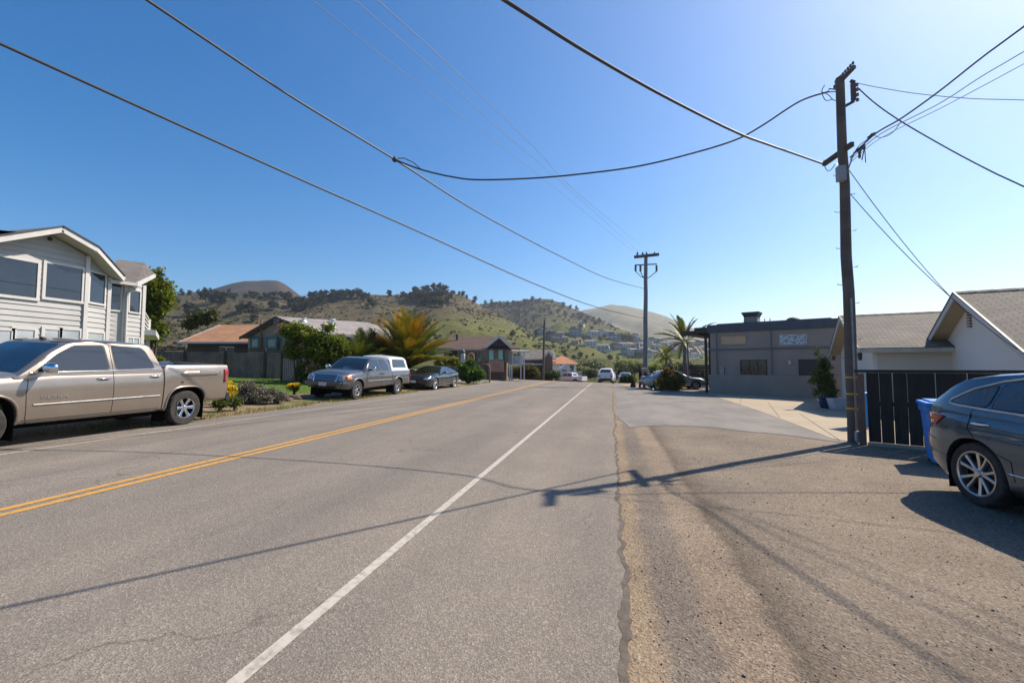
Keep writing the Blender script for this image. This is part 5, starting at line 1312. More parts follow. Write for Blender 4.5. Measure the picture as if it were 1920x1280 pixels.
# --- blue wheeled bin
bp = at(1790, 850, 7.9); bx = Vector((bp.x, bp.y, 0)); bz = math.atan2(fd.y, fd.x) + R(6)
bh = hit(1776, 750, bx, RT).z
BIN = empty('recycling_bin', (bx.x, bx.y, T(bx.x, bx.y)), bz, 'bright blue plastic wheeled bin standing between the black fence and the SUV', 'bin')
BLUE = pm('blue_plastic', (.010, .24, .74), (.009, .20, .64), 2, .42)
w0, w1, d0, d1 = .31, .38, .30, .39
m = MB(); vs = []
for z, a, b in ((.04, w0, d0), (bh - .22, w1 * .97, d1 * .96), (bh - .20, w1 * 1.03, d1 * 1.02), (bh - .09, w1 * 1.05, d1 * 1.04)):
    for i, j in ((-1, -1), (1, -1), (1, 1), (-1, 1)): vs.append((i * a, j * b, z))
m.add(vs, [(3,2,1,0)] + [(k * 4 + i, k * 4 + (i + 1) % 4, k * 4 + 4 + (i + 1) % 4, k * 4 + 4 + i) for k in range(3) for i in range(4)] + [(12,13,14,15)])
m.build('bin_body', BLUE, BIN, bevel=.02)
m = MB(); m.box((-w1 * 1.10, -d1 * 1.10, bh - .088), (w1 * 1.10, d1 * 1.12, bh - .03)); m.box((-w1 * .9, -d1 * .9, bh - .03), (w1 * .9, d1 * .9, bh)); m.build('bin_lid', BLUE, BIN, bevel=.02)
m = MB(); m.tube([(-w1 * .8, d1 * 1.2, bh - .1), (w1 * .8, d1 * 1.2, bh - .1)], .018, 8); m.build('bin_handle', BLUE, BIN)
for s_ in (-1, 1): m = MB(); m.lathe([(.001, -.03), (.13, -.03), (.13, .03), (.001, .03)], 16, Matrix.Translation((s_ * .27, .30, .13)) @ Matrix.Rotation(R(90), 4, 'Y')); m.build('bin_wheel', M['rubber'], BIN)
m = MB()
for k in range(4): m.box((-.12 + k * .055, -d1 * 1.05, bh - .165), (-.085 + k * .055, -d1 * 1.02 - .002, bh - .145))
m.build('bin_marking', M['whitetrim'], BIN)
# second bin seen through the gap behind the pole
b2 = at(1613, 790, 12.6); B2 = empty('recycling_bin', (b2.x, b2.y, T(b2.x, b2.y)), R(10), 'dark blue bin half hidden behind the wooden pole on the driveway', 'bin')
m = MB(); m.add([(x * (.16 if z < .5 else .2), y * (.2 if z < .5 else .25), z) for z in (.03, .92) for x, y in ((-1, -1), (1, -1), (1, 1), (-1, 1))], [(3,2,1,0),(4,5,6,7),(0,1,5,4),(1,2,6,5),(2,3,7,6),(3,0,4,7)]); m.build('bin_body', BLUE, B2, bevel=.02)
m = MB(); m.box((-.23, -.28, .922), (.23, .28, .98)); m.build('bin_lid', BLUE, B2, bevel=.02)
# --- blue pot with conifer, white planter
pp = at(1551, 758, 18.8); pp = Vector((pp.x, pp.y, 0)); zg = T(pp.x, pp.y)
POT = empty('plant_pot', (pp.x, pp.y, zg), 0, 'glazed dark blue plant pot under the narrow conifer', 'pot')
m = MB(); m.lathe([(.001, .0), (.22, .0), (.28, .15), (.335, .36), (.35, .42), (.38, .43), (.38, .47), (.33, .47), (.32, .43), (.001, .42)], 24); m.build('pot_body', pm('cobalt_glaze', (.012, .03, .12), (.01, .022, .08), 4, .2, coat=.6), POT)
m = MB(); m.lathe([(.001, .435), (.315, .43)], 16); m.build('soil', M['crack'], POT)
TZ = hit(1533, 655, pp, RT).z - zg
CON = empty('potted_conifer', (pp.x, pp.y, zg + .44), 0, 'narrow leaning green conifer growing in the blue pot', 'conifer')
lean = (hit(1533, 655, pp, RT) - pp); lx, ly = lean.x * 1.0, lean.y * 1.0
bl = []; rg = np.random.default_rng(12)
for i in range(15):
    t = i / 14; r = .40 * (1 - t) ** .75 * (.72 if i % 2 else 1.05) + .07
    a = rg.uniform(0, 6.28); tt_ = t
    bl.append((lx * tt_ + math.cos(a) * r * .35, ly * tt_ + math.sin(a) * r * .35, .22 + (TZ - .6) * t, r, r, .16))
CONM = leafm('conifer_needles', (.030, .055, .012), (.11, .14, .02), .2)
leaves('foliage', bl, 5200, .045, CONM, 3, CON, lump=.07)
m = MB(); m.tube([(0, 0, -.05), (lx * .3, ly * .3, TZ * .35), (lx, ly, TZ * .8)], [.03, .025, .01], 6); m.build('trunk', BARK, CON)
pl_ = at(1585, 760, 18.4); PLN = empty('white_planter', (pl_.x, pl_.y, T(pl_.x, pl_.y)), YAW, 'long white tapered planter box behind the wooden pole', 'planter')
WP = pm('white_painted_box', (.62, .62, .66), (.55, .55, .58), 2, .5)
zt3 = .46
m = MB(); m.add([(-.52, -.18, 0), (.50, -.18, 0), (.50, .18, 0), (-.52, .18, 0), (-.68, -.26, zt3), (.68, -.26, zt3), (.68, .26, zt3), (-.68, .26, zt3)], [(3,2,1,0),(4,5,6,7),(0,1,5,4),(1,2,6,5),(2,3,7,6),(3,0,4,7)]); m.build('planter_box', WP, PLN)
m = MB(); m.box((-.71, -.28, zt3 - .04), (.71, -.262, zt3)); m.build('planter_rim', WP, PLN)
# ================================================================ LEFT HOUSES
def planar(P0, d):                      # helper: (s, z) on an upright wall from a pixel
    P0 = Vector((P0[0], P0[1], 0)); d = Vector((d[0], d[1], 0)).normalized()
    def f(px, py): p = hit(px, py, P0, d); return ((p - P0).dot(d), p.z)
    n = Vector((d.y, -d.x, 0)); n = n if (CAM - P0).dot(n) > 0 else -n
    return f, P0, d, n
def siding(m, P0, d, n, poly, step=.19):
    """lapped boards over a convex (s,z) wall outline"""
    z0 = min(p[1] for p in poly); z1 = max(p[1] for p in poly)
    def ext(z):
        xs = []
        for i in range(len(poly)):
            a, b = poly[i], poly[(i + 1) % len(poly)]
            if (a[1] - z) * (b[1] - z) <= 0 and abs(a[1] - b[1]) > 1e-9: xs.append(a[0] + (b[0] - a[0]) * (z - a[1]) / (b[1] - a[1]))
        return (min(xs), max(xs)) if xs else None
    z = z0
    while z < z1 - .01:
        zt = min(z + step, z1 - .001); a = ext(z + .0005); b = ext(zt)
        if a and b:
            q = [P0 + d * a[0] + n * .030, P0 + d * a[1] + n * .030, P0 + d * b[1] + n * .002, P0 + d * b[0] + n * .002]
            for v, zz in zip(q, (z, z, zt, zt)): v.z = zz
            u = [P0 + d * a[0], P0 + d * a[1]]
            for v in u: v.z = z
            m.add(q + u, [(0, 1, 2, 3), (4, 5, 1, 0)])
        z += step
def wallbox(m, P0, d, n, s0, s1, z0, z1, o0, o1):
    A = P0 + d * s0 + n * o0; B = P0 + d * s1 + n * o0; C = P0 + d * s1 + n * o1; D = P0 + d * s0 + n * o1
    q = (A, B, C, D) if (B - A).cross(C - B).z > 0 else (D, C, B, A)
    m.prism([(p.x, p.y) for p in q], z0, z1)
def window(W_, x0, x1, y0, y1, parent, frame, glass, mull=0, th=.09, out=.06, sz=None):
    f, P0, d, n = W_
    ym = (y0 + y1) / 2; sa, _ = f(x0, ym); sb, _ = f(x1, ym); xm = (x0 + x1) / 2; z1 = f(xm, y0)[1]; z0 = f(xm, y1)[1]
    if sa > sb: sa, sb = sb, sa
    m = MB(); wallbox(m, P0, d, n, sa - th, sb + th, z1, z1 + th, -.02, out); wallbox(m, P0, d, n, sa - th, sb + th, z0 - th, z0, -.02, out + .015)
    wallbox(m, P0, d, n, sa - th, sa, z0, z1, -.02, out); wallbox(m, P0, d, n, sb, sb + th, z0, z1, -.02, out)
    for k in range(mull):
        c = sa + (sb - sa) * (k + 1) / (mull + 1); wallbox(m, P0, d, n, c - .03, c + .03, z0, z1, -.02, out - .01)
    w_ = m.build('window', frame, parent, world=True); m = MB(); wallbox(m, P0, d, n, sa, sb, z0, z1, -.02, .034); g = m.build('pane', glass, parent, world=True); g.parent = w_
    return w_
SID = pm('pale_grey_siding', (.43, .425, .42), (.375, .37, .365), .9, .7)
SH1 = shingle('grey_roof_shingle', (.13, .115, .105), (.18, .16, .14), .14, .3)
GLS = glassm('sky_reflecting_glass', (.012, .018, .032), .02, .6)
BLIND = pm('white_blind_glass', (.42, .46, .48), (.33, .37, .40), 1.2, .10, coat=.8, spec=.9)
XA = -19.0
def yx(px, x): return hit(px, 600, Vector((x, 0, 0)), Vector((0, 1, 0))).y
cA = Vector((XA, yx(157, XA), 0)); wa = planar(cA, (0, -1))           # wall A runs toward the camera
bdir = Vector((-.33, .944, 0)).normalized()
wb_ = planar(cA, bdir); sB = wb_[0](200, 600)[0]; cB = cA + bdir * sB
cR = cB + Vector((-.22, .03, 0)); rdir = Vector((.10, 1, 0)).normalized(); wr_ = planar(cR, rdir); sR = wr_[0](230, 600)[0]; cC = cR + rdir * sR
cdir = Vector((-.25, .97, 0)).normalized(); wc_ = planar(cC + Vector((.06, 0, 0)), cdir); cC = cC + Vector((.06, 0, 0)); sC = wc_[0](266, 600)[0]; cD = cC + cdir * sC
gz = T(XA, cA.y) - .5
HS = empty('two_storey_house', (cA.x, cA.y, T(XA, cA.y)), 0, 'two-storey house with pale grey lap siding and large windows behind the gold pickup', 'house')
fas = planar((XA + .6, 0), (0, 1))
pkz = fas[0](117, 424); bz = fas[0](183, 462); lz = fas[0](0, 441)
PK = Vector((XA + .6, pkz[0], pkz[1])); BZ = Vector((XA + .6, bz[0], bz[1])); 
slL = (pkz[1] - lz[1]) / (pkz[0] - lz[0]); slR = (pkz[1] - bz[1]) / (bz[0] - pkz[0])
fd2 = Vector((-.40, .92, 0)).normalized(); EE = hit(233, 518, BZ, fd2)
print('house', cA, cB, cC, cD, 'pk', PK, BZ, EE, slL, slR)
hw = 7.0
def roofz(y): return PK.z - (PK.y - y) * slL if y < PK.y else PK.z - (y - PK.y) * slR
# walls (solid core a little inside the boards)
zE = EE.z - .12
top = min(roofz(cA.y), 99) - .28
m = MB(); core = [(cA.x, cA.y - 9), (cA.x, cA.y), (cB.x, cB.y), (cR.x, cR.y), (cC.x, cC.y), (cD.x, cD.y), (cD.x - 7, cD.y), (cA.x - 8, cA.y - 9)]
m.prism([(x - .012, y) for x, y in core], gz, zE - .25)
m.extr([Vector((cA.x - .012, cA.y - 9, zE - .248)), Vector((cA.x - .012, cA.y, zE - .248)), Vector((cA.x - .012, cA.y, top)), Vector((cA.x - .012, PK.y, PK.z - .26)), Vector((cA.x - .012, cA.y - 9, roofz(cA.y - 9) - .26))], (-6, 0, 0))
siding(m, wa[1], wa[2], wa[3], [(0, gz), (9, gz), (9, roofz(cA.y - 9) - .24), (cA.y - PK.y, PK.z - .24), (0, top)])
# boards of the three right-hand bays
def topB(s): return top - (top - zE) * s / sB
siding(m, wb_[1], wb_[2], wb_[3], [(0, gz), (sB, gz), (sB, zE + .05), (0, top)])
siding(m, wr_[1], wr_[2], wr_[3], [(0, gz), (sR, gz), (sR, zE), (0, zE)]); siding(m, wc_[1], wc_[2], wc_[3], [(0, gz), (sC, gz), (sC, zE), (0, zE)])
m.add([cA + Vector((-.012, 0, zE - .25)), cB + Vector((-.012, 0, zE - .25)), cB + Vector((-.012, 0, zE + .05)), cA + Vector((-.012, 0, top))], [(0, 1, 2, 3)])
m.build('wall', SID, HS, world=True)
TR = M['whitetrim']
for c, zt in ((cA, top), (cB, zE + .02), (cC, zE), (cD, zE)):
    m = MB(); m.cbox((c.x + .02, c.y, (gz + zt) / 2), (.13, .13, zt - gz)); m.build('corner_board', TR, HS, world=True)
for a in ((-40, 68, 484, 553), (84, 152, 499, 561)): window((wa[0], wa[1], wa[2], wa[3]), *a, HS, TR, GLS)
for a in ((-60, 20, 618, 690), (24, 61, 618, 690), (80, 108, 618, 690), (113, 146, 619, 690)): window(wa, *a, HS, TR, BLIND)
window(wb_, 166, 194, 513, 568, HS, TR, GLS, 0, .07); window(wb_, 161, 190, 624, 680, HS, TR, BLIND, 0, .07)
window(wr_, 203, 225, 533, 581, HS, TR, GLS, 0, .06)
window(wc_, 241, 260, 545, 585, HS, TR, GLS, 0, .06); window(wc_, 237, 258, 634, 660, HS, TR, BLIND, 1, .06)
# roofs: gable roof over the projecting front, hip roof of the wing behind
BK2 = 9.0
def bk(p): return p + Vector((-BK2, 0, 0))
LZ = Vector((PK.x, PK.y - hw, PK.z - hw * slL))
m = MB(); m.slab([LZ, PK, bk(PK), bk(LZ)], .09); m.slab([PK, BZ, bk(BZ), bk(PK)], .09); 
eb = Vector((EE.x - 6.0, EE.y - .0, EE.z)); m.slab([BZ, EE, eb, bk(BZ)], .09)
m.build('roof', SH1, HS, world=True)
m = MB()
for a, b in ((LZ, PK), (PK, BZ), (BZ, EE)):
    o = Vector((.015, 0, -.11)); m.beam(a + o, b + o, .04, .20)
m.build('fascia_board', TR, HS, world=True)
m = MB()
for a, b in ((LZ, PK), (PK, BZ), (BZ, EE)): m.beam(a + Vector((.035, 0, .0)), b + Vector((.035, 0, .0)), .07, .04)
m.build('drip_edge', pm('dark_flashing', (.04, .045, .055)), HS, world=True)
m = MB()
for a, b in ((LZ, PK), (PK, BZ)): m.slab([a + Vector((0, 0, -.2)), b + Vector((0, 0, -.2)), b + Vector((-.8, 0, -.2)), a + Vector((-.8, 0, -.2))], .012)
m.slab([BZ + Vector((0, 0, -.2)), EE + Vector((0, 0, -.2)), EE + Vector((-.8, -.2, -.2)), BZ + Vector((-.8, 0, -.2))], .012)
m.build('soffit', pm('white_soffit', (.50, .48, .46), (.44, .42, .40), 1, .8), HS, world=True)
# lower hip roof at right
wing = planar(cC, cdir)
q1 = hit(206, 523, cR + Vector((.30, 0, 0)), rdir); q2 = hit(256, 530, cC + Vector((.45, 0, 0)), cdir); q3 = hit(289, 513, cD + Vector((.2, .6, 0)), Vector((.35, 1, 0)))
r1 = at(218, 486, 22.5); r2 = at(272, 493, 24.5)
q3 = Vector((cD.x - 2.2, cD.y + 1.0, q2.z + .02)); q3 = at(290, 514, 22.6)
m = MB(); m.slab([q1, q2, r2, r1], .09); m.slab([q2, q3, r2 + Vector((-.001, 0, 0))], .09); m.build('wing_roof', SH1, HS, world=True)
m = MB(); o = Vector((.02, 0, -.08)); m.beam(q1 + o, q2 + o, .09, .13); m.build('gutter', TR, HS, world=True); m = MB(); m.beam(q2 + o, q3 + o, .06, .17); m.build('fascia_board', TR, HS, world=True)
m = MB(); m.tube([q2 + Vector((-.05, 0, -.1)), q2 + Vector((-.05, .0, -.28)), q2 + Vector((-.3, -.1, -.42)), Vector((cC.x + .12, cC.y, q2.z - .6)), Vector((cC.x + .12, cC.y, gz + .4))], .04, 6); m.build('downspout', TR, HS, world=True)
lt = fas[0](94, 448); p = hit(94, 448, cA + Vector((.05, 0, 0)), Vector((0, 1, 0))); m = MB(); m.ball(p, .07, 8); m.build('eave_light', M['black'], HS, world=True)
# balcony at the far corner
bc = hit(270, 600, cD + Vector((.25, .3, 0)), Vector((.6, 1, 0))); be = at(279, 600, 23.2)
z0b = at(273, 632, 22.8).z; z1b = at(273, 597, 22.8).z
BAL = MB(); a = Vector((cD.x + .05, cD.y + .02, 0)); b = Vector((be.x, be.y, 0))
BAL.beam(a + Vector((0, 0, z0b)), b + Vector((0, 0, z0b)), .9, .22); BAL.build('balcony_floor', TR, HS, world=True)
for k in range(5):
    m = MB(); z = z0b + .2 + (z1b - z0b - .2) * k / 4; m.beam(a + Vector((0, 0, z)), b + Vector((0, 0, z)), .04, .05); m.build('balcony_rail', TR, HS, world=True)
m = MB(); m.beam(b + Vector((0, 0, gz)), b + Vector((0, 0, z1b)), .12, .12, Vector((0, 1, 0))); m.build('balcony_post', TR, HS, world=True)

# --- generic low house from a wall box + gable/hip roof in a local frame
def lowhouse(label, loc, rz, Lx, Ly, hw_, rise, wm, rm, trim, name='house', ov=.45, wins=(), hip=0, gm=None, cat='house', base=-.8, doors=()):
    """footprint Lx (front, along local x) by Ly; ridge along x; origin at front left corner"""
    e = empty(name, loc, rz, label, cat); m = MB(); m.box((0, 0, base), (Lx, Ly, hw_)); m.build('wall', wm, e)
    c = Ly / 2; h0 = hw_ - rise * ov / c; k = hip
    m = MB(); A, B, C_, D = Vector((-ov, -ov, h0)), Vector((Lx + ov, -ov, h0)), Vector((Lx + ov, Ly + ov, h0)), Vector((-ov, Ly + ov, h0)); R0, R1 = Vector((-ov + k, c, hw_ + rise)), Vector((Lx + ov - k, c, hw_ + rise))
    m.slab([A, B, R1, R0], .1); m.slab([C_, D, R0, R1], .1)
    if k: m.slab([B, C_, R1], .1); m.slab([D, A, R0], .1)
    for f in (0,): pass
    r_ = m.build('roof', rm, e)
    if not k:
        for x in (0, Lx - .1):
            m = MB(); m.extr([(x, 0, hw_ + .002), (x, Ly, hw_ + .002), (x, c, hw_ + rise - .1)], (.1, 0, 0)); m.build('gable_wall', gm or wm, e)
        for x in (-ov - .02, Lx + ov + .02):
            m = MB(); m.beam((x, -ov, h0 - .06), (x, c, hw_ + rise - .06), .04, .16); m.beam((x, Ly + ov, h0 - .06), (x, c, hw_ + rise - .06), .04, .16); m.build('rake_board', trim, e)
    m = MB(); m.beam((-ov, -ov - .03, h0 - .05), (Lx + ov, -ov - .03, h0 - .05), .05, .14); m.build('fascia_board', trim, e)
    for (sd, u0, u1, z0, z1, gl) in wins:
        m = MB(); g = MB(); t = .06
        for a, b, c_, d_ in ((u0 - t, u1 + t, z1, z1 + t), (u0 - t, u1 + t, z0 - t, z0), (u0 - t, u0, z0, z1), (u1, u1 + t, z0, z1)):
            if sd == 'f': m.box((a, -.05, c_), (b, .02, d_))
            elif sd == 'l': m.box((-.05, a, c_), (.02, b, d_))
            else: m.box((Lx - .02, a, c_), (Lx + .05, b, d_))
        if sd == 'f': g.box((u0, -.015, z0), (u1, .02, z1))
        elif sd == 'l': g.box((-.015, u0, z0), (.02, u1, z1))
        else: g.box((Lx - .02, u0, z0), (Lx + .015, u1, z1))
        w_ = m.build('window', trim, e); g.build('pane', gl, w_)
    return e
DARKG = glassm('shaded_room_glass', (.02, .03, .03), .05, .7); TEAL = pm('teal_shutter', (.03, .17, .17), (.025, .13, .14), 3, .6)
# orange-roofed low house behind the fence: gable end at left, eave toward us
ORR = shingle('tan_orange_shingle', (.40, .21, .105), (.33, .17, .085), .16, .4)
BRW = pm('brown_wall', (.085, .060, .045), (.07, .05, .038), 1, .85)
a = at(352, 641, 35.5); b = at(470, 644.5, 35.5); dv = (b - a); ang = math.atan2(dv.y, dv.x)
ln = dv.length; pk_ = at(311, 611.5, 40); ris = pk_.z - a.z; hwz = a.z - T(a.x, a.y)
oh = lowhouse('low brown house with a tan orange shingle roof behind the wooden fence', (a.x, a.y, T(a.x, a.y)), ang, ln, 9.0, hwz + .12, ris, BRW, ORR, M['whitetrim'], wins=(('f', 2.6, 3.6, 1.1, 1.8, DARKG),), ov=.4)
# tan house: gable faces us, grey roof runs off to the right
TAN = pm('tan_stucco', (.42, .33, .24), (.37, .29, .22), 1, .9); PGR = shingle('pale_grey_shingle', (.36, .33, .31), (.28, .26, .245), .14, .3)
gzl = at(447, 631, 32); gpk = at(517, 592, 32.6); gre = at(640, 634, 29)
Z2 = 33.0
P0 = at(449, 632, Z2 + 1.2); PKt = at(517, 593, Z2); dr_ = (vpdir(1750)); rd_ = dr_          # roof runs to the right, coming slightly nearer
L0 = P0; hlf = (Vector((PKt.x - P0.x, PKt.y - P0.y, 0))).length
gd_ = Vector((PKt.x - P0.x, PKt.y - P0.y, 0)).normalized(); Rr_ = PKt + gd_ * hlf; Rr_.z = P0.z
zg = T(PKt.x, PKt.y) - .4
rdir_ = Vector((-gd_.y, gd_.x, 0)); 
# ridge heads right in the picture: choose the direction whose far end lands near pixel 690
far = at(690, 609, 37.5); rdir_ = Vector((far.x - PKt.x, far.y - PKt.y, 0)).normalized(); LT = (Vector((far.x - PKt.x, far.y - PKt.y, 0))).length
e2 = at(655, 634, 31.5); evd = Vector((e2.x, e2.y, 0))
TH = empty('house', (PKt.x, PKt.y, T(PKt.x, PKt.y)), 0, 'tan stucco house with pale grey roof, vent pipes and teal shutters', 'house')
Rn = at(596, 632, 30.0); zR = (P0.z)
Rn = Vector((Rn.x, Rn.y, zR)); L0 = Vector((P0.x, P0.y, zR))
m = MB(); m.slab([Rn, Rn + rdir_ * LT, PKt + rdir_ * LT, PKt], .12); m.slab([L0, PKt, PKt + rdir_ * LT, L0 + rdir_ * LT], .12); m.build('roof', PGR, TH, world=True)
q = [L0 + (PKt - L0) * .06, PKt, Rn + (PKt - Rn) * .06]; ins = rdir_ * .45
m = MB(); zz = -.18
poly = [Vector((q[0].x, q[0].y, zg)), Vector((q[2].x, q[2].y, zg)), Vector((q[2].x, q[2].y, q[2].z + zz)), Vector((q[1].x, q[1].y, q[1].z + zz)), Vector((q[0].x, q[0].y, q[0].z + zz))]
m.extr([p + ins for p in poly], rdir_ * (LT - .9)); m.build('wall', TAN, TH, world=True)
m = MB(); o = Vector((0, 0, -.09)) - rdir_ * .015; m.beam(L0 + o, PKt + o, .04, .20); m.beam(Rn + o, PKt + o, .04, .20); m.build('rake_board', pm('dark_trim', (.06, .05, .045)), TH, world=True)
m = MB(); m.beam(Rn + o, Rn + rdir_ * LT + o, .05, .14); m.build('gutter', M['whitetrim'], TH, world=True)
wt = planar(q[0] + ins * 1.0, (q[2] - q[0])); 
window(wt, 503, 517, 636, 650, TH, TEAL, DARKG, 0, .22, .05); window(wt, 473, 484, 636, 650, TH, TEAL, DARKG, 0, .22, .05)
p = hit(521, 604, q[0] + ins * .98, (q[2] - q[0])); m = MB(); m.cbox(p, (.5, .3, .5)); m.build('gable_vent', pm('vent_brown', (.10, .07, .05)), TH, world=True)
m = MB(); p = hit(489, 640, q[0] + ins * .98, (q[2] - q[0])); m.tube([Vector((p.x, p.y, zg)), Vector((p.x, p.y, at(489, 597, 33).z))], .06, 6); m.build('flue_pipe', pm('copper_brown', (.30, .17, .08)), TH, world=True)
nr = (Rn - PKt).cross(rdir_); 
for px, py0, py1, r in ((623, 612, 598, .15), (608, 624, 607, .17), (570, 603, 596, .13)):
    # on the near roof slope
    t0 = (px - 560) / 130; rr_ = ray(px, py0); nn = (Rn - PKt).cross(rdir_).normalized(); k = (PKt - CAM).dot(nn) / rr_.dot(nn); c = CAM + rr_ * k
    h_ = (py0 - py1) / FPX * k
    m = MB(); m.lathe([(r * 1.8, -.1), (r * 1.7, .06), (r, .1), (r, h_ * .85), (r * 1.35, h_ * .86), (r * 1.35, h_), (.001, h_ * 1.02)], 12, Matrix.Translation(c)); m.build('roof_vent', pm('white_metal', (.72, .74, .78), (.62, .64, .68), 4, .4), TH, world=True)
# --- brown ranch house
BRR = shingle('dark_brown_shingle', (.115, .068, .052), (.088, .054, .043), .16, .35); RNW = pm('brown_stucco', (.24, .165, .125), (.20, .14, .11), 1, .9)
MINT = pm('mint_curtain', (.28, .62, .52), (.2, .5, .43), 2, .5); BRK = brickm('orange_brick', (.62, .27, .14), (.5, .21, .11), (.40, .34, .28))
rA = at(832, 652, 46); rA = Vector((rA.x, rA.y, 0)); rB = at(950, 652, 46); dvr = Vector((rB.x - rA.x, rB.y - rA.y, 0)); angr = math.atan2(dvr.y, dvr.x); lnr = dvr.length; zgr = T(rA.x, rA.y); ZR = 46
h_eave = at(880, 652, ZR).z - zgr; h_ridge = at(880, 630.5, ZR + 4.5).z - zgr
RH = lowhouse('long brown ranch house with dark brown roof, white gable trim and mint curtains', (rA.x, rA.y, zgr), angr, lnr, 9.0, h_eave, h_ridge - h_eave, RNW, BRR, pm('brown_white_trim', (.40, .32, .28), (.33, .27, .24)), ov=.5, hip=.7)
ux = lambda px: (hit(px, 670, rA, dvr) - rA).dot(dvr.normalized()); uz = lambda py: hit(880, py, rA, dvr).z - zgr
def rbox(name, px0, px1, py0, py1, mat, o0=-.02, o1=.06, par=None):
    m = MB(); m.box((ux(px0), -o1, uz(py1)), (ux(px1), -o0, uz(py0))); return m.build(name, mat, par or RH)
rbox('door', 842, 857, 656, 674, DARKG); rbox('picture_window', 888, 916, 656, 678, DARKG)
for p_ in (889, 895.5, 901.5): rbox('window_bar', p_, p_ + 1.2, 656, 678, pm('white_bar', (.3, .3, .3)), .06, .09)
rbox('bay_wall', 917, 945, 654, 676, RNW, 0, .9); rbox('brick_base', 917, 945, 676, 697, BRK, 0, 1.0)
rbox('mint_curtain_window', 918, 926, 656, 675, MINT, .9, .96); rbox('mint_curtain_window', 935, 943, 655, 674, MINT, .9, .96)
rbox('chimney_pilaster', 927, 936, 673, 688, pm('pink_brick', (.46, .24, .17), (.40, .20, .14), 4, .8), 1.0, 1.12)
rbox('glass_wall', 946, 953, 656, 680, DARKG, 0, .3); rbox('pale_panel', 953, 960, 655, 682, pm('pale_blue_panel', (.42, .46, .48)), 0, .35)
rbox('white_door_frame', 825, 829, 653, 675, M['whitetrim'], 0, .3)
# little front gable with white trim
gx0, gxm, gx1 = ux(915), ux(936.5), ux(955); m = MB(); zb_ = h_eave - .05 + (h_ridge - h_eave) * .1; zt_ = at(936, 631.5, ZR).z - zgr
m.extr([(gx0 + .2, -1.0, zb_), (gx1 - .2, -1.0, zb_), (gxm, -1.0, zt_ - .12)], (0, .1, 0)); m.build('gable_wall', pm('dark_gable', (.06, .045, .04)), RH)
m = MB(); m.slab([(gx0 - .2, -1.25, zb_ - .1), (gxm, -1.25, zt_), (gxm, 4, zt_), (gx0 - .2, 4, zb_ - .1)], .1); m.slab([(gxm, -1.25, zt_), (gx1 + .2, -1.25, zb_ - .1), (gx1 + .2, 4, zb_ - .1), (gxm, 4, zt_)], .1); m.build('gable_roof', BRR, RH)
m = MB(); m.beam((gx0 - .2, -1.28, zb_ - .12), (gxm, -1.28, zt_ - .02), .05, .24); m.beam((gx1 + .2, -1.28, zb_ - .12), (gxm, -1.28, zt_ - .02), .05, .24); m.build('gable_trim', M['whitetrim'], RH)
m = MB(); m.slab([(ux(915) - .2, -1.4, h_eave - .15), (ux(975), -1.4, h_eave - .15), (ux(958), 0, h_eave + .45), (ux(915) - .2, 0, h_eave + .45)], .08); m.build('porch_roof', BRR, RH)
m = MB(); m.beam((ux(960), -1.4, uz(659.5)), (ux(994), -1.6, uz(660)), .10, .16); m.slab([(ux(958), -1.5, uz(658)), (ux(994), -1.5, uz(659)), (ux(992), 1.5, uz(656)), (ux(958), 1.5, uz(655))], .06); m.build('patio_cover', M['whitetrim'], RH)
m = MB(); m.tube([(ux(850), 3.0, h_ridge - .7), (ux(850), 3.0, h_ridge + .12)], .12, 8); m.build('roof_vent', M['black'], RH)
for px in (975, 981): m = MB(); m.box((ux(px), -1.5, -.3), (ux(px) + .12, -1.38, uz(660))); m.build('patio_post', M['whitetrim'], RH)
m = MB(); m.box((ux(960), -1.6, uz(683)), (ux(1000), -.4, uz(681))); m.build('deck', M['whitetrim'], RH)
m = MB(); m.box((ux(961), -1.0, uz(681) + .01), (ux(980), -.5, uz(667))); m.build('deck_screen', pm('pale_blue_panel', (.42, .46, .48)), RH)
for px in (954, 958): m = MB(); m.box((ux(px), -1.6, -1), (ux(px) + .15, -1.45, uz(683))); m.build('deck_post', M['whitetrim'], RH)
# --- dark-roofed house with deck further along
c = at(983, 672, 66); zt0 = T(c.x, c.y); dv = RT; w1_ = (at(1036, 672, 66) - c).length
DH = lowhouse('low house with dark grey roof and white gable trim behind the leaning pole', (c.x, c.y, zt0), YAW, w1_, 8, at(983, 671, 66).z - zt0, at(1000, 655, 70).z - at(983, 671, 66).z, pm('red_brown_wall', (.22, .12, .08)), SH1, M['whitetrim'], ov=.4, base=-3,
    wins=(('f', .5, 1.6, .6, 1.6, DARKG), ('f', 2.2, 3.1, .6, 1.6, DARKG)))
m = MB(); ww = w1_; m.box((-1.5, -1.4, at(983, 684, 66).z - zt0), (ww * .75, -.3, at(983, 681.5, 66).z - zt0)); m.build('deck', M['whitetrim'], DH)
gA = at(1019, 670, 64.5); gB = at(1036, 668, 64.5); gP = at(1029, 658.5, 64.5)
m = MB(); m.extr([gA, Vector((gA.x, gA.y, zt0 - 2)), Vector((gB.x, gB.y, zt0 - 2)), gB, gP], FH * 4); m.build('gable_wall', pm('red_brown_wall', (.22, .12, .08)), DH, world=True)
m = MB(); m.beam(gA + Vector((0, 0, -.05)) - FH * .1, gP - FH * .1, .1, .22); m.beam(gB - FH * .1, gP - FH * .1, .1, .22); m.build('gable_trim', M['whitetrim'], DH, world=True)
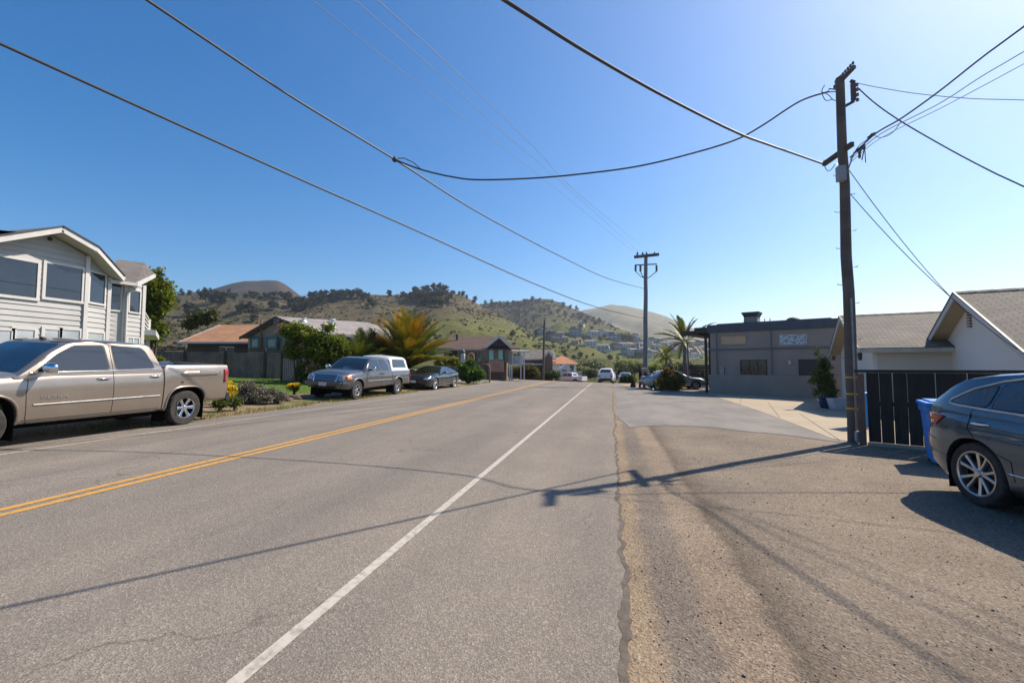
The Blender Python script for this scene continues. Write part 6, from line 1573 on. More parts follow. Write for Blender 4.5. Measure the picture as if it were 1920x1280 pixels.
# --- orange tile house with balcony, lower down the hill
OT = shingle('orange_clay_tile', (.50, .21, .11), (.42, .17, .09), .3, .3); WHW = pm('white_house_wall', (.58, .56, .54), (.52, .50, .48), .6, .8)
c = at(1027, 682, 92); zt0 = T(c.x, c.y); w1_ = (at(1084, 682, 92) - c).length
ho = at(1027, 680.5, 92).z - zt0
OH = lowhouse('white house with bright orange tile roof and balcony down the slope', (c.x, c.y, zt0), YAW - .12, w1_ * .93, 9, ho, at(1040, 667, 96).z - zt0 - ho, WHW, OT, M['whitetrim'], ov=.5, hip=3, base=-4,
    wins=(('f', 2.9, 3.8, ho - 1.6, ho - .4, DARKG), ('f', 4.4, 5.2, ho - 1.6, ho - .4, DARKG)))
c2 = at(1028, 676, 90)
m = MB(); m.slab([at(1025, 680, 89), at(1042, 678, 89), at(1038, 669, 93), at(1030, 668.5, 93)], .2); m.build('tile_hip', OT, OH, world=True)
m = MB(); z0 = ho - 2.9; m.box((1.6, -2.2, z0), (w1_ * 1.1, -.02, z0 + .35)); m.build('balcony_floor', WHW, OH)
for k in range(15):
    m = MB(); x = 1.7 + k * (w1_ * 1.1 - 1.8) / 14; m.box((x, -2.15, z0 + .35), (x + .14, -2.05, z0 + 1.2)); m.build('baluster', M['whitetrim'], OH)
m = MB(); m.box((1.6, -2.2, z0 + 1.2), (w1_ * 1.1, -2.0, z0 + 1.32)); m.build('balcony_rail', M['whitetrim'], OH)
c = at(1025, 697, 82); zt0 = T(c.x, c.y); hh_ = at(1025, 692, 82).z - zt0
SHD = lowhouse('small green roofed shed with white arched trim below the orange tile house', (c.x, c.y, zt0), YAW + R(4), 2.2, 3, hh_, .75, WHW, pm('dark_green_roof', (.06, .075, .06)), M['whitetrim'], ov=.3, base=-3)
m = MB(); m.extr([(2.25, -.3, hh_ - .1), (4.6, -.3, hh_ - .1), (3.4, -.3, hh_ + .9)], (0, 2, 0)); m.build('gable_front', M['whitetrim'], SHD)
# --- wooden fence behind the lawn
FW_ = woodm('weathered_fence_boards', (.12, .105, .095), (.22, .20, .185)); FWD = woodm('dark_fence_wood', (.06, .048, .04), (.10, .082, .07))
fa = at(272, 655, 28.0); fb_ = at(528, 657, 28.5); fa.z = fb_.z = 0; fdv = (fb_ - fa).normalized(); LF = (fb_ - fa).length
WF = empty('wooden_fence', (fa.x, fa.y, T(fa.x, fa.y)), 0, 'tall weathered grey board fence behind the bright lawn', 'fence')
def ftopz(px, py): return hit(px, py, fa, fdv).z
zA, zB = ftopz(300, 650), ftopz(500, 655)
s = 0; rr = random.Random(8); sec = 0
while s < LF:
    L1 = min(2.4, LF - s); m = MB(); u = s + .05
    while u < s + L1 - .06:
        p = fa + fdv * (u + .07); z = zA + (zB - zA) * u / LF + rr.uniform(-.012, .012); o = Vector((-fdv.y, fdv.x, 0)) * rr.uniform(-.008, .008)
        m.beam(p + o + Vector((0, 0, T(p.x, p.y) - .1)), p + o + Vector((0, 0, z - .25)), .142, .02, Vector((-fdv.y, fdv.x, 0))); u += .152
    m.build('fence_panel', FW_, WF, world=True)
    for k in range(2):
        p = fa + fdv * s; q = fa + fdv * (s + L1); z = zA + (zB - zA) * s / LF; m = MB(); m.beam(p + Vector((0, 0, z - .05 - .13 * k)), q + Vector((0, 0, z - .05 - .13 * k)), .04, .085); m.build('fence_rail', FWD, WF, world=True)
    p = fa + fdv * s; nf = Vector((fdv.y, -fdv.x, 0)) * .06; m = MB(); m.beam(p + nf + Vector((0, 0, T(p.x, p.y) - .1)), p + nf + Vector((0, 0, zA + (zB - zA) * s / LF + .03)), .11, .11, fdv); m.build('fence_post', FWD, WF, world=True)
    s += L1
ga = at(529, 671, 27.6); gb = at(600, 672, 26.6); ga.z = gb.z = 0; gdv = (gb - ga).normalized(); LG = (gb - ga).length
WG = empty('wooden_fence', (ga.x, ga.y, T(ga.x, ga.y)), 0, 'low pale grey board fence section under the green bush', 'fence'); m = MB(); u = 0
while u < LG:
    p = ga + gdv * (u + .07); z = hit(560, 672, ga, gdv).z + rr.uniform(-.01, .01); m.beam(p + Vector((0, 0, T(p.x, p.y) - .1)), p + Vector((0, 0, z)), .135, .02, Vector((-gdv.y, gdv.x, 0))); u += .15
m.build('fence_panel', woodm('pale_fence_boards', (.13, .13, .135), (.22, .22, .225)), WG, world=True)
m = MB(); p = ga; q = gb; z = hit(560, 658, ga, gdv).z; zz = hit(560, 671, ga, gdv).z
for k in range(4): m.beam(p + Vector((0, 0, zz + .03 + (z - zz) * k / 4)), q + Vector((0, 0, zz + .03 + (z - zz) * k / 4)), .03, (z - zz) / 4 * .9)
m.build('fence_trellis', FWD, WG, world=True)
for s_ in (0, LG * .5, LG): p = ga + gdv * s_; m = MB(); m.beam(p + Vector((0, 0, T(p.x, p.y))), p + Vector((0, 0, z + .05)), .1, .1, gdv); m.build('fence_post', FWD, WG, world=True)
# ================================================================ VEGETATION
LEAFD = leafm('dark_green_leaf', (.022, .045, .010), (.075, .11, .016), .25)
LEAFY = leafm('yellow_green_leaf', (.045, .08, .008), (.21, .22, .02), .35)
LEAFO = leafm('orange_dry_frond', (.09, .09, .012), (.36, .175, .012), .3, .5)
LEAFO2 = leafm('olive_frond', (.05, .075, .012), (.20, .155, .015), .35, .5)
LEAFG2 = leafm('bright_palm_frond', (.035, .065, .010), (.12, .14, .018), .35, .5)
LEAFG = leafm('palm_frond_green', (.035, .055, .012), (.13, .14, .022), .25, .5)
SILV = leafm('silver_leaf', (.11, .10, .085), (.24, .215, .17), .15, .8)
YFL = leafm('yellow_petal', (.65, .42, .01), (.80, .58, .02), .2, .6)
PINK = leafm('pink_bract', (.55, .03, .10), (.70, .10, .16), .3, .6)
RUST = leafm('rusty_leaf', (.10, .055, .02), (.24, .10, .03), .25, .7)
def pxm(Z): return Z / FPX
def bushpx(name, label, cat, Z, lobes, n, size, mat, seed, depth=1.0, trunk=None, group=None, lump=.12, leafname='foliage'):
    """lobes: (px, py, rx_px, ry_px, dz) ellipsoids placed at distance Z"""
    c = at(lobes[0][0], lobes[0][1], Z); zg = T(c.x, c.y)
    e = empty(name, (c.x, c.y, zg), 0, label, cat, group); s = pxm(Z); bl = []; rg = np.random.default_rng(seed)
    for l in lobes:
        p = at(l[0], l[1], Z + (l[4] if len(l) > 4 else 0)); q = (p.x - c.x, p.y - c.y, p.z - zg)
        bl += lumps(rg, q, (l[2] * s, l[2] * s * depth, l[3] * s), 7, .55)
    leaves(leafname, bl, n, size, mat, seed, e, lump=lump)
    m = MB(); rr = random.Random(seed)
    for k in range(trunk or 3):
        b = bl[rr.randrange(len(bl))]; x0 = rr.uniform(-.12, .12); m.tube([(x0, 0, -.15), (b[0] * .4, b[1] * .4, b[2] * .45), (b[0], b[1], b[2])], [.06, .04, .012], 5)
    m.build('stem', BARK, e, uv=False); return e, bl
bushpx('broadleaf_tree', 'dense dark green tree rising behind the balcony of the two-storey house', 'tree', 25.5, [(292, 545, 28, 30), (282, 520, 16, 14), (303, 560, 18, 18), (288, 612, 25, 30), (300, 585, 14, 16), (275, 580, 14, 40)], 9000, .10, LEAFY, 1, trunk=5, lump=.14)
e, bl = bushpx('flowering_vine', 'pink flowered rusty vine against the two-storey house between two windows', 'vine', 18.9, [(214, 634, 13, 18), (205, 640, 8, 20), (222, 640, 8, 20)], 1500, .05, RUST, 2, .5)
leaves('blossoms', [(b[0], b[1], b[2] + .30, b[3] * .9, b[4], b[5] * .35) for b in bl[:4]], 320, .045, PINK, 5, e)
bushpx('clipped_hedge', 'small clipped green hedge seen above the gold pickup bed', 'hedge', 21.5, [(286, 676, 18, 7), (300, 676, 8, 7)], 2600, .05, LEAFY, 3, lump=.05)
bushpx('round_tree', 'feathery olive tree above the tan orange roof', 'tree', 58, [(378, 598, 16, 10), (395, 592, 12, 9), (362, 606, 12, 8)], 2200, .24, leafm('olive_tree_leaf', (.035, .045, .012), (.11, .11, .02)), 4, lump=.3)
e, bl = bushpx('large_bush', 'large yellow-green bush with dried brown blooms leaning over the low board fence', 'bush', 26.0, [(556, 632, 26, 24), (580, 640, 24, 24), (608, 648, 32, 26), (540, 620, 14, 13), (600, 690, 24, 26), (640, 668, 18, 26), (618, 615, 14, 6), (590, 662, 24, 22), (575, 695, 18, 16), (560, 655, 22, 18), (628, 640, 20, 20)], 27000, .085, LEAFY, 6, trunk=7, lump=.13)
leaves('dry_blooms', [(b[0], b[1] - .25, b[2], b[3] * .8, b[4] * .9, b[5] * .8) for b in bl[20:56:2]], 2000, .06, leafm('dry_bloom', (.24, .12, .07), (.55, .36, .22), .2, .8), 8, e, lump=.12)
# palms
def frondmesh(name, L_, el, droop, mat, seed, pairs=30, lw=.035, ll=.30):
    rg = np.random.default_rng(seed); V = []; F = []; tint = []; x = z = 0; pts = []; steps = 24
    for i in range(steps + 1):
        t = i / steps; a = el - droop * t ** 1.5; pts.append((x, z, a)); x += math.cos(a) * L_ / steps; z += math.sin(a) * L_ / steps
    def P(t):
        i = min(steps - 1, int(t * steps)); f = t * steps - i; a, b = pts[i], pts[i + 1]; return a[0] + (b[0] - a[0]) * f, a[1] + (b[1] - a[1]) * f, a[2]
    ft = rg.uniform(0, 1) ** 1.2
    for i in range(pairs):
        t = .12 + .88 * (i + .5) / pairs; px_, pz, a = P(t); l = L_ * ll * (math.sin(math.pi * min(1, (t * .86 + .12))) ** .7) * rg.uniform(.85, 1.1)
        for sd in (-1, 1):
            fwd = .75 + .2 * t; up = .25 * rg.uniform(.4, 1.6)
            tx = math.cos(a) * fwd - math.sin(a) * up; tz = math.sin(a) * fwd + math.cos(a) * up; ty = sd * .75
            n_ = math.sqrt(tx * tx + ty * ty + tz * tz); tx, ty, tz = tx / n_, ty / n_, tz / n_
            o = len(V); wx, wz = math.cos(a) * lw / 2, math.sin(a) * lw / 2
            V += [(px_ - wx, 0, pz - wz), (px_ + wx, 0, pz + wz), (px_ + tx * l * .55 + wx, ty * l * .55, pz + tz * l * .55 + wz), (px_ + tx * l * .55 - wx, ty * l * .55, pz + tz * l * .55 - wz), (px_ + tx * l, ty * l, pz + tz * l - .06 * l), (px_ + tx * l, ty * l, pz + tz * l - .06 * l)]
            F += [(o, o + 1, o + 2, o + 3), (o + 3, o + 2, o + 4, o + 5)]; q = min(1, max(0, ft * .8 + rg.uniform(0, .3))); tint += [q] * 6
    # midrib
    for i in range(steps):
        a, b = pts[i], pts[i + 1]; r = .028 * (1 - i / steps) + .006; o = len(V)
        V += [(a[0], -r, a[1]), (a[0], r, a[1]), (b[0], r, b[1]), (b[0], -r, b[1]), (a[0], 0, a[1] - r * 1.5), (b[0], 0, b[1] - r * 1.5)]; F += [(o, o + 1, o + 2, o + 3), (o, o + 3, o + 5, o + 4), (o + 1, o + 4, o + 5, o + 2)]; tint += [.8] * 6
    o_ = rawmesh(name, np.array(V, dtype=float), np.array(F), mat, np.array(tint)); return o_
def palm(name, label, loc, th, tr_, n, L_, els, droop, mat, seed, pairs=30, ll=.30, lw=.035, trunkmat=None, lean=(0, 0)):
    e = empty(name, loc, 0, label, 'palm'); rr = random.Random(seed)
    protos = []
    for k in range(9):
        t = k / 8; el = els[0] + (els[1] - els[0]) * t; f = frondmesh('frond', L_ * rr.uniform(.9, 1.08), el, droop * (1.25 - .5 * t) * rr.uniform(.8, 1.2), mat[(k * 2) % 3] if isinstance(mat, list) else mat, seed * 31 + k, pairs, lw, ll); protos.append(f)
    top_ = Vector((lean[0], lean[1], th))
    for k in range(n):
        p = protos[k % 9]; o = p if k < 9 else p.copy()
        if k >= 9: COL.objects.link(o)
        o.parent = e; o.location = top_ + Vector((0, 0, .1 * (k % 9) / 9)); o.rotation_euler = (rr.uniform(-.1, .1), 0, k * 2.399 + rr.uniform(-.2, .2)); o.scale = (rr.uniform(.85, 1.1),) * 3
    if th > .2:
        m = MB(); m.tube([Vector((0, 0, -.3)), top_ * .5, top_], [tr_ * 1.15, tr_, tr_ * .9], 10); m.build('trunk', trunkmat or BARK, e, uv=False)
    return e
def gp_(px, py, Z): p = at(px, py, Z); return Vector((p.x, p.y, T(p.x, p.y)))
palm('date_palm', 'huge orange and olive stemless palm behind the camper shell and the coupe', gp_(762, 702, 30.5), 1.0, .45, 190, 3.75, (R(27), R(88)), R(32), [LEAFO2, LEAFO, LEAFG2], 3, 30, .19, .055)
palm('date_palm', 'smaller dark green palm just left of the huge orange palm', gp_(676, 700, 28), .8, .3, 54, 2.45, (R(15), R(84)), R(42), LEAFG, 4, 34, .26, .055)
bushpx('dark_shrub', 'dark shrub filling the gap between the two stemless palms', 'shrub', 30, [(702, 640, 16, 22), (700, 670, 22, 24), (720, 660, 16, 24)], 3500, .09, leafm('dark_brown_leaf', (.020, .018, .010), (.06, .045, .02), .15), 9)
def mk_palm_r(): pass
PTR = pm('smooth_palm_trunk', (.13, .10, .10), (.20, .17, .17), 3, .7, stretch=(1, 1, 6)); PTW = pm('white_pipe', (.60, .64, .68), (.5, .53, .57), 3, .5)
pr = gp_(1287, 733, 38); th = hit(1284, 640, pr, RT).z - pr.z
palm('feather_palm', 'tall feather palm with several trunks left of the taupe house', pr, th, .10, 20, 2.8, (R(-25), R(72)), R(30), LEAFG, 5, 34, .17, .08, PTR, (-.1, 0))
for dx_, r_, mt_ in ((-.30, .055, PTR), (.20, .05, PTW), (.34, .07, PTR)):
    m = MB(); q = pr + RT * dx_; m.tube([q + Vector((0, 0, -.2)), q + Vector((0, 0, th * .98)) - RT * dx_ * .6], [r_, r_ * .8], 8)
    o = m.build('trunk', mt_, None, uv=False); 
    par = [x for x in sc.objects if x.type == 'EMPTY' and x.get('label', '').startswith('tall feather palm')][0]; o.parent = par; o.data.transform(mw(par).inverted())
bushpx('dark_shrub', 'dark green shrubs at the foot of the tall feather palm', 'shrub', 38.6, [(1295, 703, 16, 14), (1312, 706, 14, 12), (1280, 708, 12, 10)], 3600, .10, LEAFD, 19, lump=.1)
p2 = gp_(1250, 712, 44); t2_ = hit(1250, 672, p2, RT).z - p2.z
palm('feather_palm', 'small yellow-green palm behind the roof of the silver sedan', p2, t2_, .14, 24, 1.6, (R(-15), R(80)), R(70), LEAFY, 6, 22, .22, .06, PTR)
p3 = gp_(426, 640, 60); palm('feather_palm', 'small palm top showing just above the tan orange roof', p3, hit(426, 612, p3, RT).z - p3.z, .15, 14, 1.5, (R(-10), R(60)), R(70), LEAFG, 7, 18, .25, .08)
# garden beside the coupe
e, bl = bushpx('leafy_shrub', 'large glossy green leafy shrub at the roadside behind the coupe', 'shrub', 35.5, [(878, 694, 18, 20), (895, 700, 12, 14), (866, 690, 12, 18), (903, 703, 6, 10), (885, 708, 14, 8)], 5200, .13, leafm('glossy_green_leaf', (.03, .075, .012), (.13, .22, .03), .3, .4), 10, lump=.1)
bushpx('low_hedge', 'low green shrubs between the orange palm and the brown ranch house', 'shrub', 39, [(838, 678, 14, 8), (825, 682, 12, 7), (852, 676, 10, 8)], 2200, .10, LEAFY, 11)
g1 = gp_(868, 700, 37.5); ORN = empty('totem_ornament', g1, 0, 'white carved garden totem with a teal cap among the roadside shrubs', 'ornament')
zz = lambda py: hit(868, py, g1, RT).z - g1.z
m = MB(); m.lathe([(.03, -.1), (.08, zz(686)), (.17, zz(682)), (.20, zz(676)), (.15, zz(669)), (.20, zz(666)), (.14, zz(663)), (.04, zz(661))], 14); m.build('totem_body', M['whitetrim'], ORN)
m = MB(); m.lathe([(.10, zz(664)), (.19, zz(661)), (.15, zz(658)), (.06, zz(655)), (.001, zz(654))], 12); m.build('totem_cap', TEAL, ORN)
g1 = gp_(883, 700, 37.5); ARC = empty('arch_ornament', g1, 0, 'tan wooden arch rising out of the roadside shrubs beside the totem', 'ornament')
m = MB(); c = Vector((0, 0, zz(668))); pts = [Vector((-.25, 0, .2)) * 1, Vector((-.25, 0, zz(668)))] + [c + Vector((math.cos(R(a)) * .25, 0, math.sin(R(a)) * .25)) for a in range(170, -1, -20)] + [Vector((.25, 0, zz(668))), Vector((.25, 0, 0))]
m.tube(pts, .05, 8); m.build('arch', pm('tan_wood', (.40, .26, .15), (.32, .20, .11)), ARC)
g1 = gp_(918, 713, 38.5); MBX = empty('bent_post', g1, 0, 'rusty bent post with a sideways arm at the mouth of the driveway', 'post')
h_ = hit(918, 683, g1, RT).z - g1.z; m = MB(); m.tube([(0, 0, -.1), (0, 0, h_ * .8), (-.08, 0, h_ * .95), (-.25, 0, h_ * 1.02), (-.65, 0, h_ * 1.03)], [.07, .065, .06, .05, .035], 8); m.build('post', pm('rusty_post', (.20, .13, .08), (.14, .09, .06)), MBX)
# front strip by the lawn
e, bl = bushpx('silver_shrub', 'mounded silver-grey shrub between the gold pickup and the lawn', 'shrub', 15.6, [(478, 738, 30, 19), (462, 738, 20, 18), (500, 743, 20, 14)], 15000, .036, SILV, 12, lump=.05)
bushpx('silver_shrub', 'smaller silver-grey shrub right of the mounded one, beside the dirt', 'shrub', 15.9, [(520, 745, 14, 10), (506, 740, 14, 11)], 4800, .032, SILV, 13, lump=.05)
for k, (px, py, Z, rx_, ry_, lb, nn) in enumerate(((436, 734, 14.4, 14, 13, 'bright yellow flower clump right behind the gold pickup tail', 900), (426, 720, 15.0, 10, 7, 'small yellow flower clump above the larger one by the pickup tail', 300), (552, 722, 18.5, 13, 5, 'low yellow flower patch beside the front of the grey pickup', 420))):
    e, bl = bushpx('yellow_flowers', lb, 'flowers', Z, [(px, py + 4, rx_, ry_)], 700, .03, LEAFD, 20 + k, lump=.05); leaves('petals', [(b[0], b[1] - .05, b[2] + .08, b[3] * 1.2, b[4] * 1.2, b[5] * 1.1) for b in bl], nn * 3, .034, YFL, 30 + k, e)
for k, (px, py, Z, rx_, ry_, lb) in enumerate(((412, 757, 13.2, 12, 5, 'flat green groundcover plant beside the rear wheel of the gold pickup'), (438, 753, 13.6, 12, 6, 'dark green groundcover plant under the yellow flowers'))):
    bushpx('low_plant', lb, 'plant', Z, [(px, py, rx_, ry_)], 1300, .035, leafm('groundcover_leaf', (.03, .06, .015), (.12, .13, .02)), 40 + k, lump=.05)
def rock(name, label, px, py, Z, sx, sy, sz, seed, mat):
    p = at(px, py, Z); zg = T(p.x, p.y); bm = bmesh.new(); bmesh.ops.create_icosphere(bm, subdivisions=3, radius=1)
    for v in bm.verts:
        n_ = noise.fractal(v.co * 1.7 + Vector((seed, 0, 0)), 1, 2, 4); v.co *= 1 + n_ * .35; v.co = Vector((v.co.x * sx, v.co.y * sy, v.co.z * sz))
    me = bpy.data.meshes.new(name); bm.to_mesh(me); bm.free(); me.materials.append(mat); o = bpy.data.objects.new(name, me); COL.objects.link(o); o.location = (p.x, p.y, zg + sz * .3); tag(o, label, 'rock')
RK_ = pm('brown_rock', (.20, .13, .10), (.12, .085, .07), 5, .9, bmp=.03)
rock('garden_rock', 'flat brown garden rock left of the grey pickup, the nearer one', 533, 738, 17, .30, .2, .12, 1, RK_)
rock('garden_rock', 'reddish garden rock by the low yellow flower patch', 548, 732, 17.8, .38, .22, .13, 2, RK_)
rock('garden_rock', 'small dark garden rock between the silver shrub and the flower patch', 521, 729, 18.2, .25, .2, .12, 3, RK_)
# hedges near the crest
bushpx('roadside_hedge', 'long rusty green hedge below the brown ranch house deck', 'hedge', 53, [(975, 697, 14, 9), (990, 698, 14, 9), (963, 699, 8, 7), (1004, 700, 8, 8)], 5200, .14, leafm('rusty_hedge_leaf', (.05, .045, .012), (.15, .11, .025)), 14, lump=.2)
bushpx('green_hedge', 'low green hedge right of the leaning pole', 'hedge', 64, [(1030, 703, 10, 5), (1042, 703, 8, 5)], 2000, .15, LEAFD, 15, lump=.2)
bushpx('orange_bush', 'small orange autumn bush behind the leaning pole', 'bush', 66, [(1021, 692, 6, 8)], 900, .16, leafm('orange_leaf', (.25, .12, .02), (.50, .26, .03)), 16, lump=.2)
HEDM = leafm('field_hedge_leaf', (.028, .045, .012), (.10, .105, .025), .2)
for k, (px, py, rx_, ry_, Z, lb) in enumerate(((1106, 702, 14, 7, 95, 'dark green hedge right of the white pickup'), (1090, 697, 14, 5, 120, 'green hedge just left of the white suv'), (1168, 700, 16, 8, 78, 'bushy green hedge between the white suv and the grey pole'), (1190, 694, 16, 8, 100, 'olive hedge behind the standing person'), (1225, 694, 18, 8, 85, 'olive hedge behind the open trunk'), (1262, 690, 14, 9, 80, 'yellow-green hedge behind the small palm'), (1105, 688, 24, 5, 160, 'rusty field hedge on the flat ground past the road crest'), (1180, 684, 24, 5, 170, 'field hedge below the green slope'), (1290, 690, 16, 10, 70, 'hedge behind the tall feather palm'))):
    bushpx('field_hedge', lb, 'hedge', Z, [(px, py, rx_, ry_), (px - rx_ * .6, py + 2, rx_ * .6, ry_ * .8), (px + rx_ * .6, py + 3, rx_ * .6, ry_ * .7)], 2600, Z * .0026, [HEDM, LEAFY, OLIVE][k % 3], 50 + k, lump=Z * .004)
e, bl = bushpx('spiky_shrub', 'rusty spiky shrub growing in front of the silver sedan', 'shrub', 32.2, [(1256, 711, 18, 18), (1272, 714, 14, 18), (1243, 719, 11, 13)], 2200, .09, RUST, 17)
leaves('green_leaves', bl, 1800, .09, LEAFY, 18, e, lump=.1)
rr = random.Random(5)
V = []; F = []; tint = []
for k in range(420):
    a = rr.uniform(0, 6.28); el = rr.uniform(.5, 1.5); l = rr.uniform(.5, 1.25); bx_, by_ = rr.uniform(-.75, .75), rr.uniform(-.5, .5)
    d = Vector((math.cos(a) * math.cos(el), math.sin(a) * math.cos(el), math.sin(el))); s_ = Vector((-math.sin(a), math.cos(a), 0)) * .022; b = Vector((bx_, by_, .05)); m_ = b + d * l * .6; t = b + d * l - Vector((0, 0, l * .1)); o = len(V)
    V += [b - s_, b + s_, m_ + s_, m_ - s_, t, t]; F += [(o, o + 1, o + 2, o + 3), (o + 3, o + 2, o + 4, o + 5)]; tint += [rr.random()] * 6
rawmesh('blades', np.array([tuple(v) for v in V]), np.array(F), leafm('flax_leaf', (.08, .07, .015), (.25, .15, .03), .3), np.array(tint), None, None, e)
bushpx('round_bush', 'dark green bush at the road edge between the white suv and the standing person', 'bush', 47, [(1174, 713, 10, 9), (1184, 712, 8, 8)], 2400, .11, LEAFD, 18, lump=.1)

# ---------------------------------------------------------------- trees on the hills
protos = [make_pine(1, PINE, 'round'), make_pine(2, PINE, 'flat'), make_pine(3, PINE, 'cone'), make_pine(4, PINEG, 'round'), make_pine(5, PINEG, 'cone'), make_pine(6, OLIVE, 'round')]
def ridge_y(h, px): return h.lin(h.ridge, px)
def onhill(px, py):
    for h in (HA, HD, HB, HC):
        if h.ridge[0][0] <= px <= h.ridge[-1][0] and py >= ridge_y(h, px) - 1.5: return h.find(px, py)
    return HA.find(px, max(py, ridge_y(HA, px)))
used = set()
def hilltree(px, py, hp, k, label, group):
    p = onhill(px, py); Z = (p - CAM).dot(FH); s = hp * Z / FPX / 9.0
    if k not in used: used.add(k); o = protos[k]
    else: o = cp(protos[k])
    o.location = p - Vector((0, 0, .3)); o.rotation_euler = (0, 0, rnd.uniform(0, 6.28)); o.scale = (s * rnd.uniform(1.0, 1.35), s * rnd.uniform(1.0, 1.35), s); tag(o, label, 'tree', group)
L1 = [(340,547,15),(355,547,14),(372,547,13),(385,550,19),(394,549,15),(405,552,14)]
for i, (x, y, h) in enumerate(L1): hilltree(x, y, h, (2, 4)[i % 2], 'dark pine in the skyline row left of the flat-topped peak', 'skyline pines left of the flat peak')
L2 = [(385,567,33,3),(410,577,36,0),(430,560,20,2),(440,562,18,4),(355,594,32,0),(332,571,17,3),(312,571,16,3),(452,590,30,3),(470,593,34,0),(475,605,20,0),(512,582,22,0),(418,566,22,1),(398,572,24,3)]
for x, y, h, k in L2: hilltree(x, y, h, k, 'dark round pine scattered on the dry slope above the tan orange roof', 'pines on the slope above the orange roof')
for x, y, h in ((467,557,15),(480,558,16),(497,560,18),(507,560,14),(517,560,17),(525,558,15),(532,560,18),(542,561,18),(474,562,14),(488,564,14),(502,563,16),(512,565,14),(537,567,16),(460,561,13)): hilltree(x, y, h, rnd.choice((0, 3, 1)), 'dark pine in the band of trees just below the flat-topped peak', 'pines below the flat peak')
for x, y, h in ((545,580,22),(555,577,26),(563,572,22),(570,575,29),(580,567,24),(592,567,26),(602,568,30),(610,562,22),(617,567,18),(630,559,23),(640,560,22),(650,559,22),(657,561,15),(662,560,20),(645,563,22),(636,566,20),(625,567,22),(597,574,24),(586,575,24),(575,582,24),(567,584,20),(550,585,20),(606,570,24),(683,566,18),(692,562,16),(670,559,22),(680,560,20),(690,576,23),(699,578,16),(560,583,16)): hilltree(x, y, h, rnd.choice((1, 1, 0, 3)), 'flat-crowned dark pine in the long ridge group above the tan stucco house', 'ridge pines above the tan stucco house')
for x, y, h in ((730,556,17),(755,558,15),(762,561,14)): hilltree(x, y, h, 4, 'small lone pine on the ridge between the two pine groups', 'lone ridge pines')
for x, y, h in ((776,561,27),(784,566,28),(797,568,32),(808,568,30),(818,567,28),(831,566,26),(839,558,18),(796,548,20),(813,549,22),(826,548,22),(835,549,18),(803,556,22),(820,558,22),(790,556,20),(845,560,14),(779,552,18),(814,574,26),(826,576,22),(800,578,24),(788,576,20),(838,570,18),(850,553,12),(770,562,18)): hilltree(x, y, h, rnd.choice((0, 1, 3, 4)), 'tall dark pine in the dense clump on the highest hilltop above the huge palm', 'pine clump on the hilltop above the palm')
for x, y, h in ((861,549,9),(868,553,13),(875,555,9),(890,565,17)): hilltree(x, y, h, 4, 'pointed pine on the skyline just right of the dense hilltop clump', 'pines right of the hilltop clump')
for x, y, h in ((910,571,9),(922,574,14),(929,574,10),(938,575,13),(952,574,11),(963,572,12),(970,573,9),(985,569,13),(998,566,14),(1012,564,7),(1035,567,8),(1056,578,15),(1069,580,12),(1081,583,11)): hilltree(x, y, h, rnd.choice((4, 2, 3)), 'pine on the skyline of the middle hill above the leaning pole', 'skyline pines of the middle hill')
for x, y, h in ((1091,598,13),(1102,601,14),(1112,602,11),(1123,607,13),(1147,615,8),(1085,594,12),(1097,606,11),(1116,609,10),(1060,592,12),(1074,597,12),(1048,586,10),(1032,592,9),(1020,585,9)): hilltree(x, y, h, rnd.choice((0, 3, 4)), 'pine on the wooded flank right of the middle hill, above the town', 'pines above the hillside town')
for x, y, h, k, lb in ((961,632,16,0,'lone round dark tree on the green slope above the white gable trim'),(991,634,9,3,'small lone tree on the green slope left of the town'),(1005,630,15,0,'dark tree at the foot of the middle hill beside the town edge')): hilltree(x, y, h, k, lb, None)
for x, y, h in ((1038,652,9),(1054,655,7),(1065,655,10),(1082,655,8),(1088,672,15),(1060,671,13),(1076,673,11),(1100,672,9),(1144,675,14),(1157,675,10),(1112,668,7)): hilltree(x, y, h, rnd.choice((0, 5)), 'dark bush on the green slope below the hillside town', 'bushes below the hillside town')
for x, y, h in ((1170,642,25),(1180,643,20),(1163,640,18),(1094,641,18),(1125,641,16),(1203,670,16),(1194,668,13),(1089,615,10),(1110,618,10),(1215,668,12),(1240,668,10),(1133,634,10),(1262,660,9),(1290,664,10),(1145,652,9),(1188,655,10),(1227,652,9),(1276,668,10)): hilltree(x, y, h, rnd.choice((0, 3, 5)), 'dark tree between the houses of the hillside town', 'trees in the hillside town')
rg2 = np.random.default_rng(77)
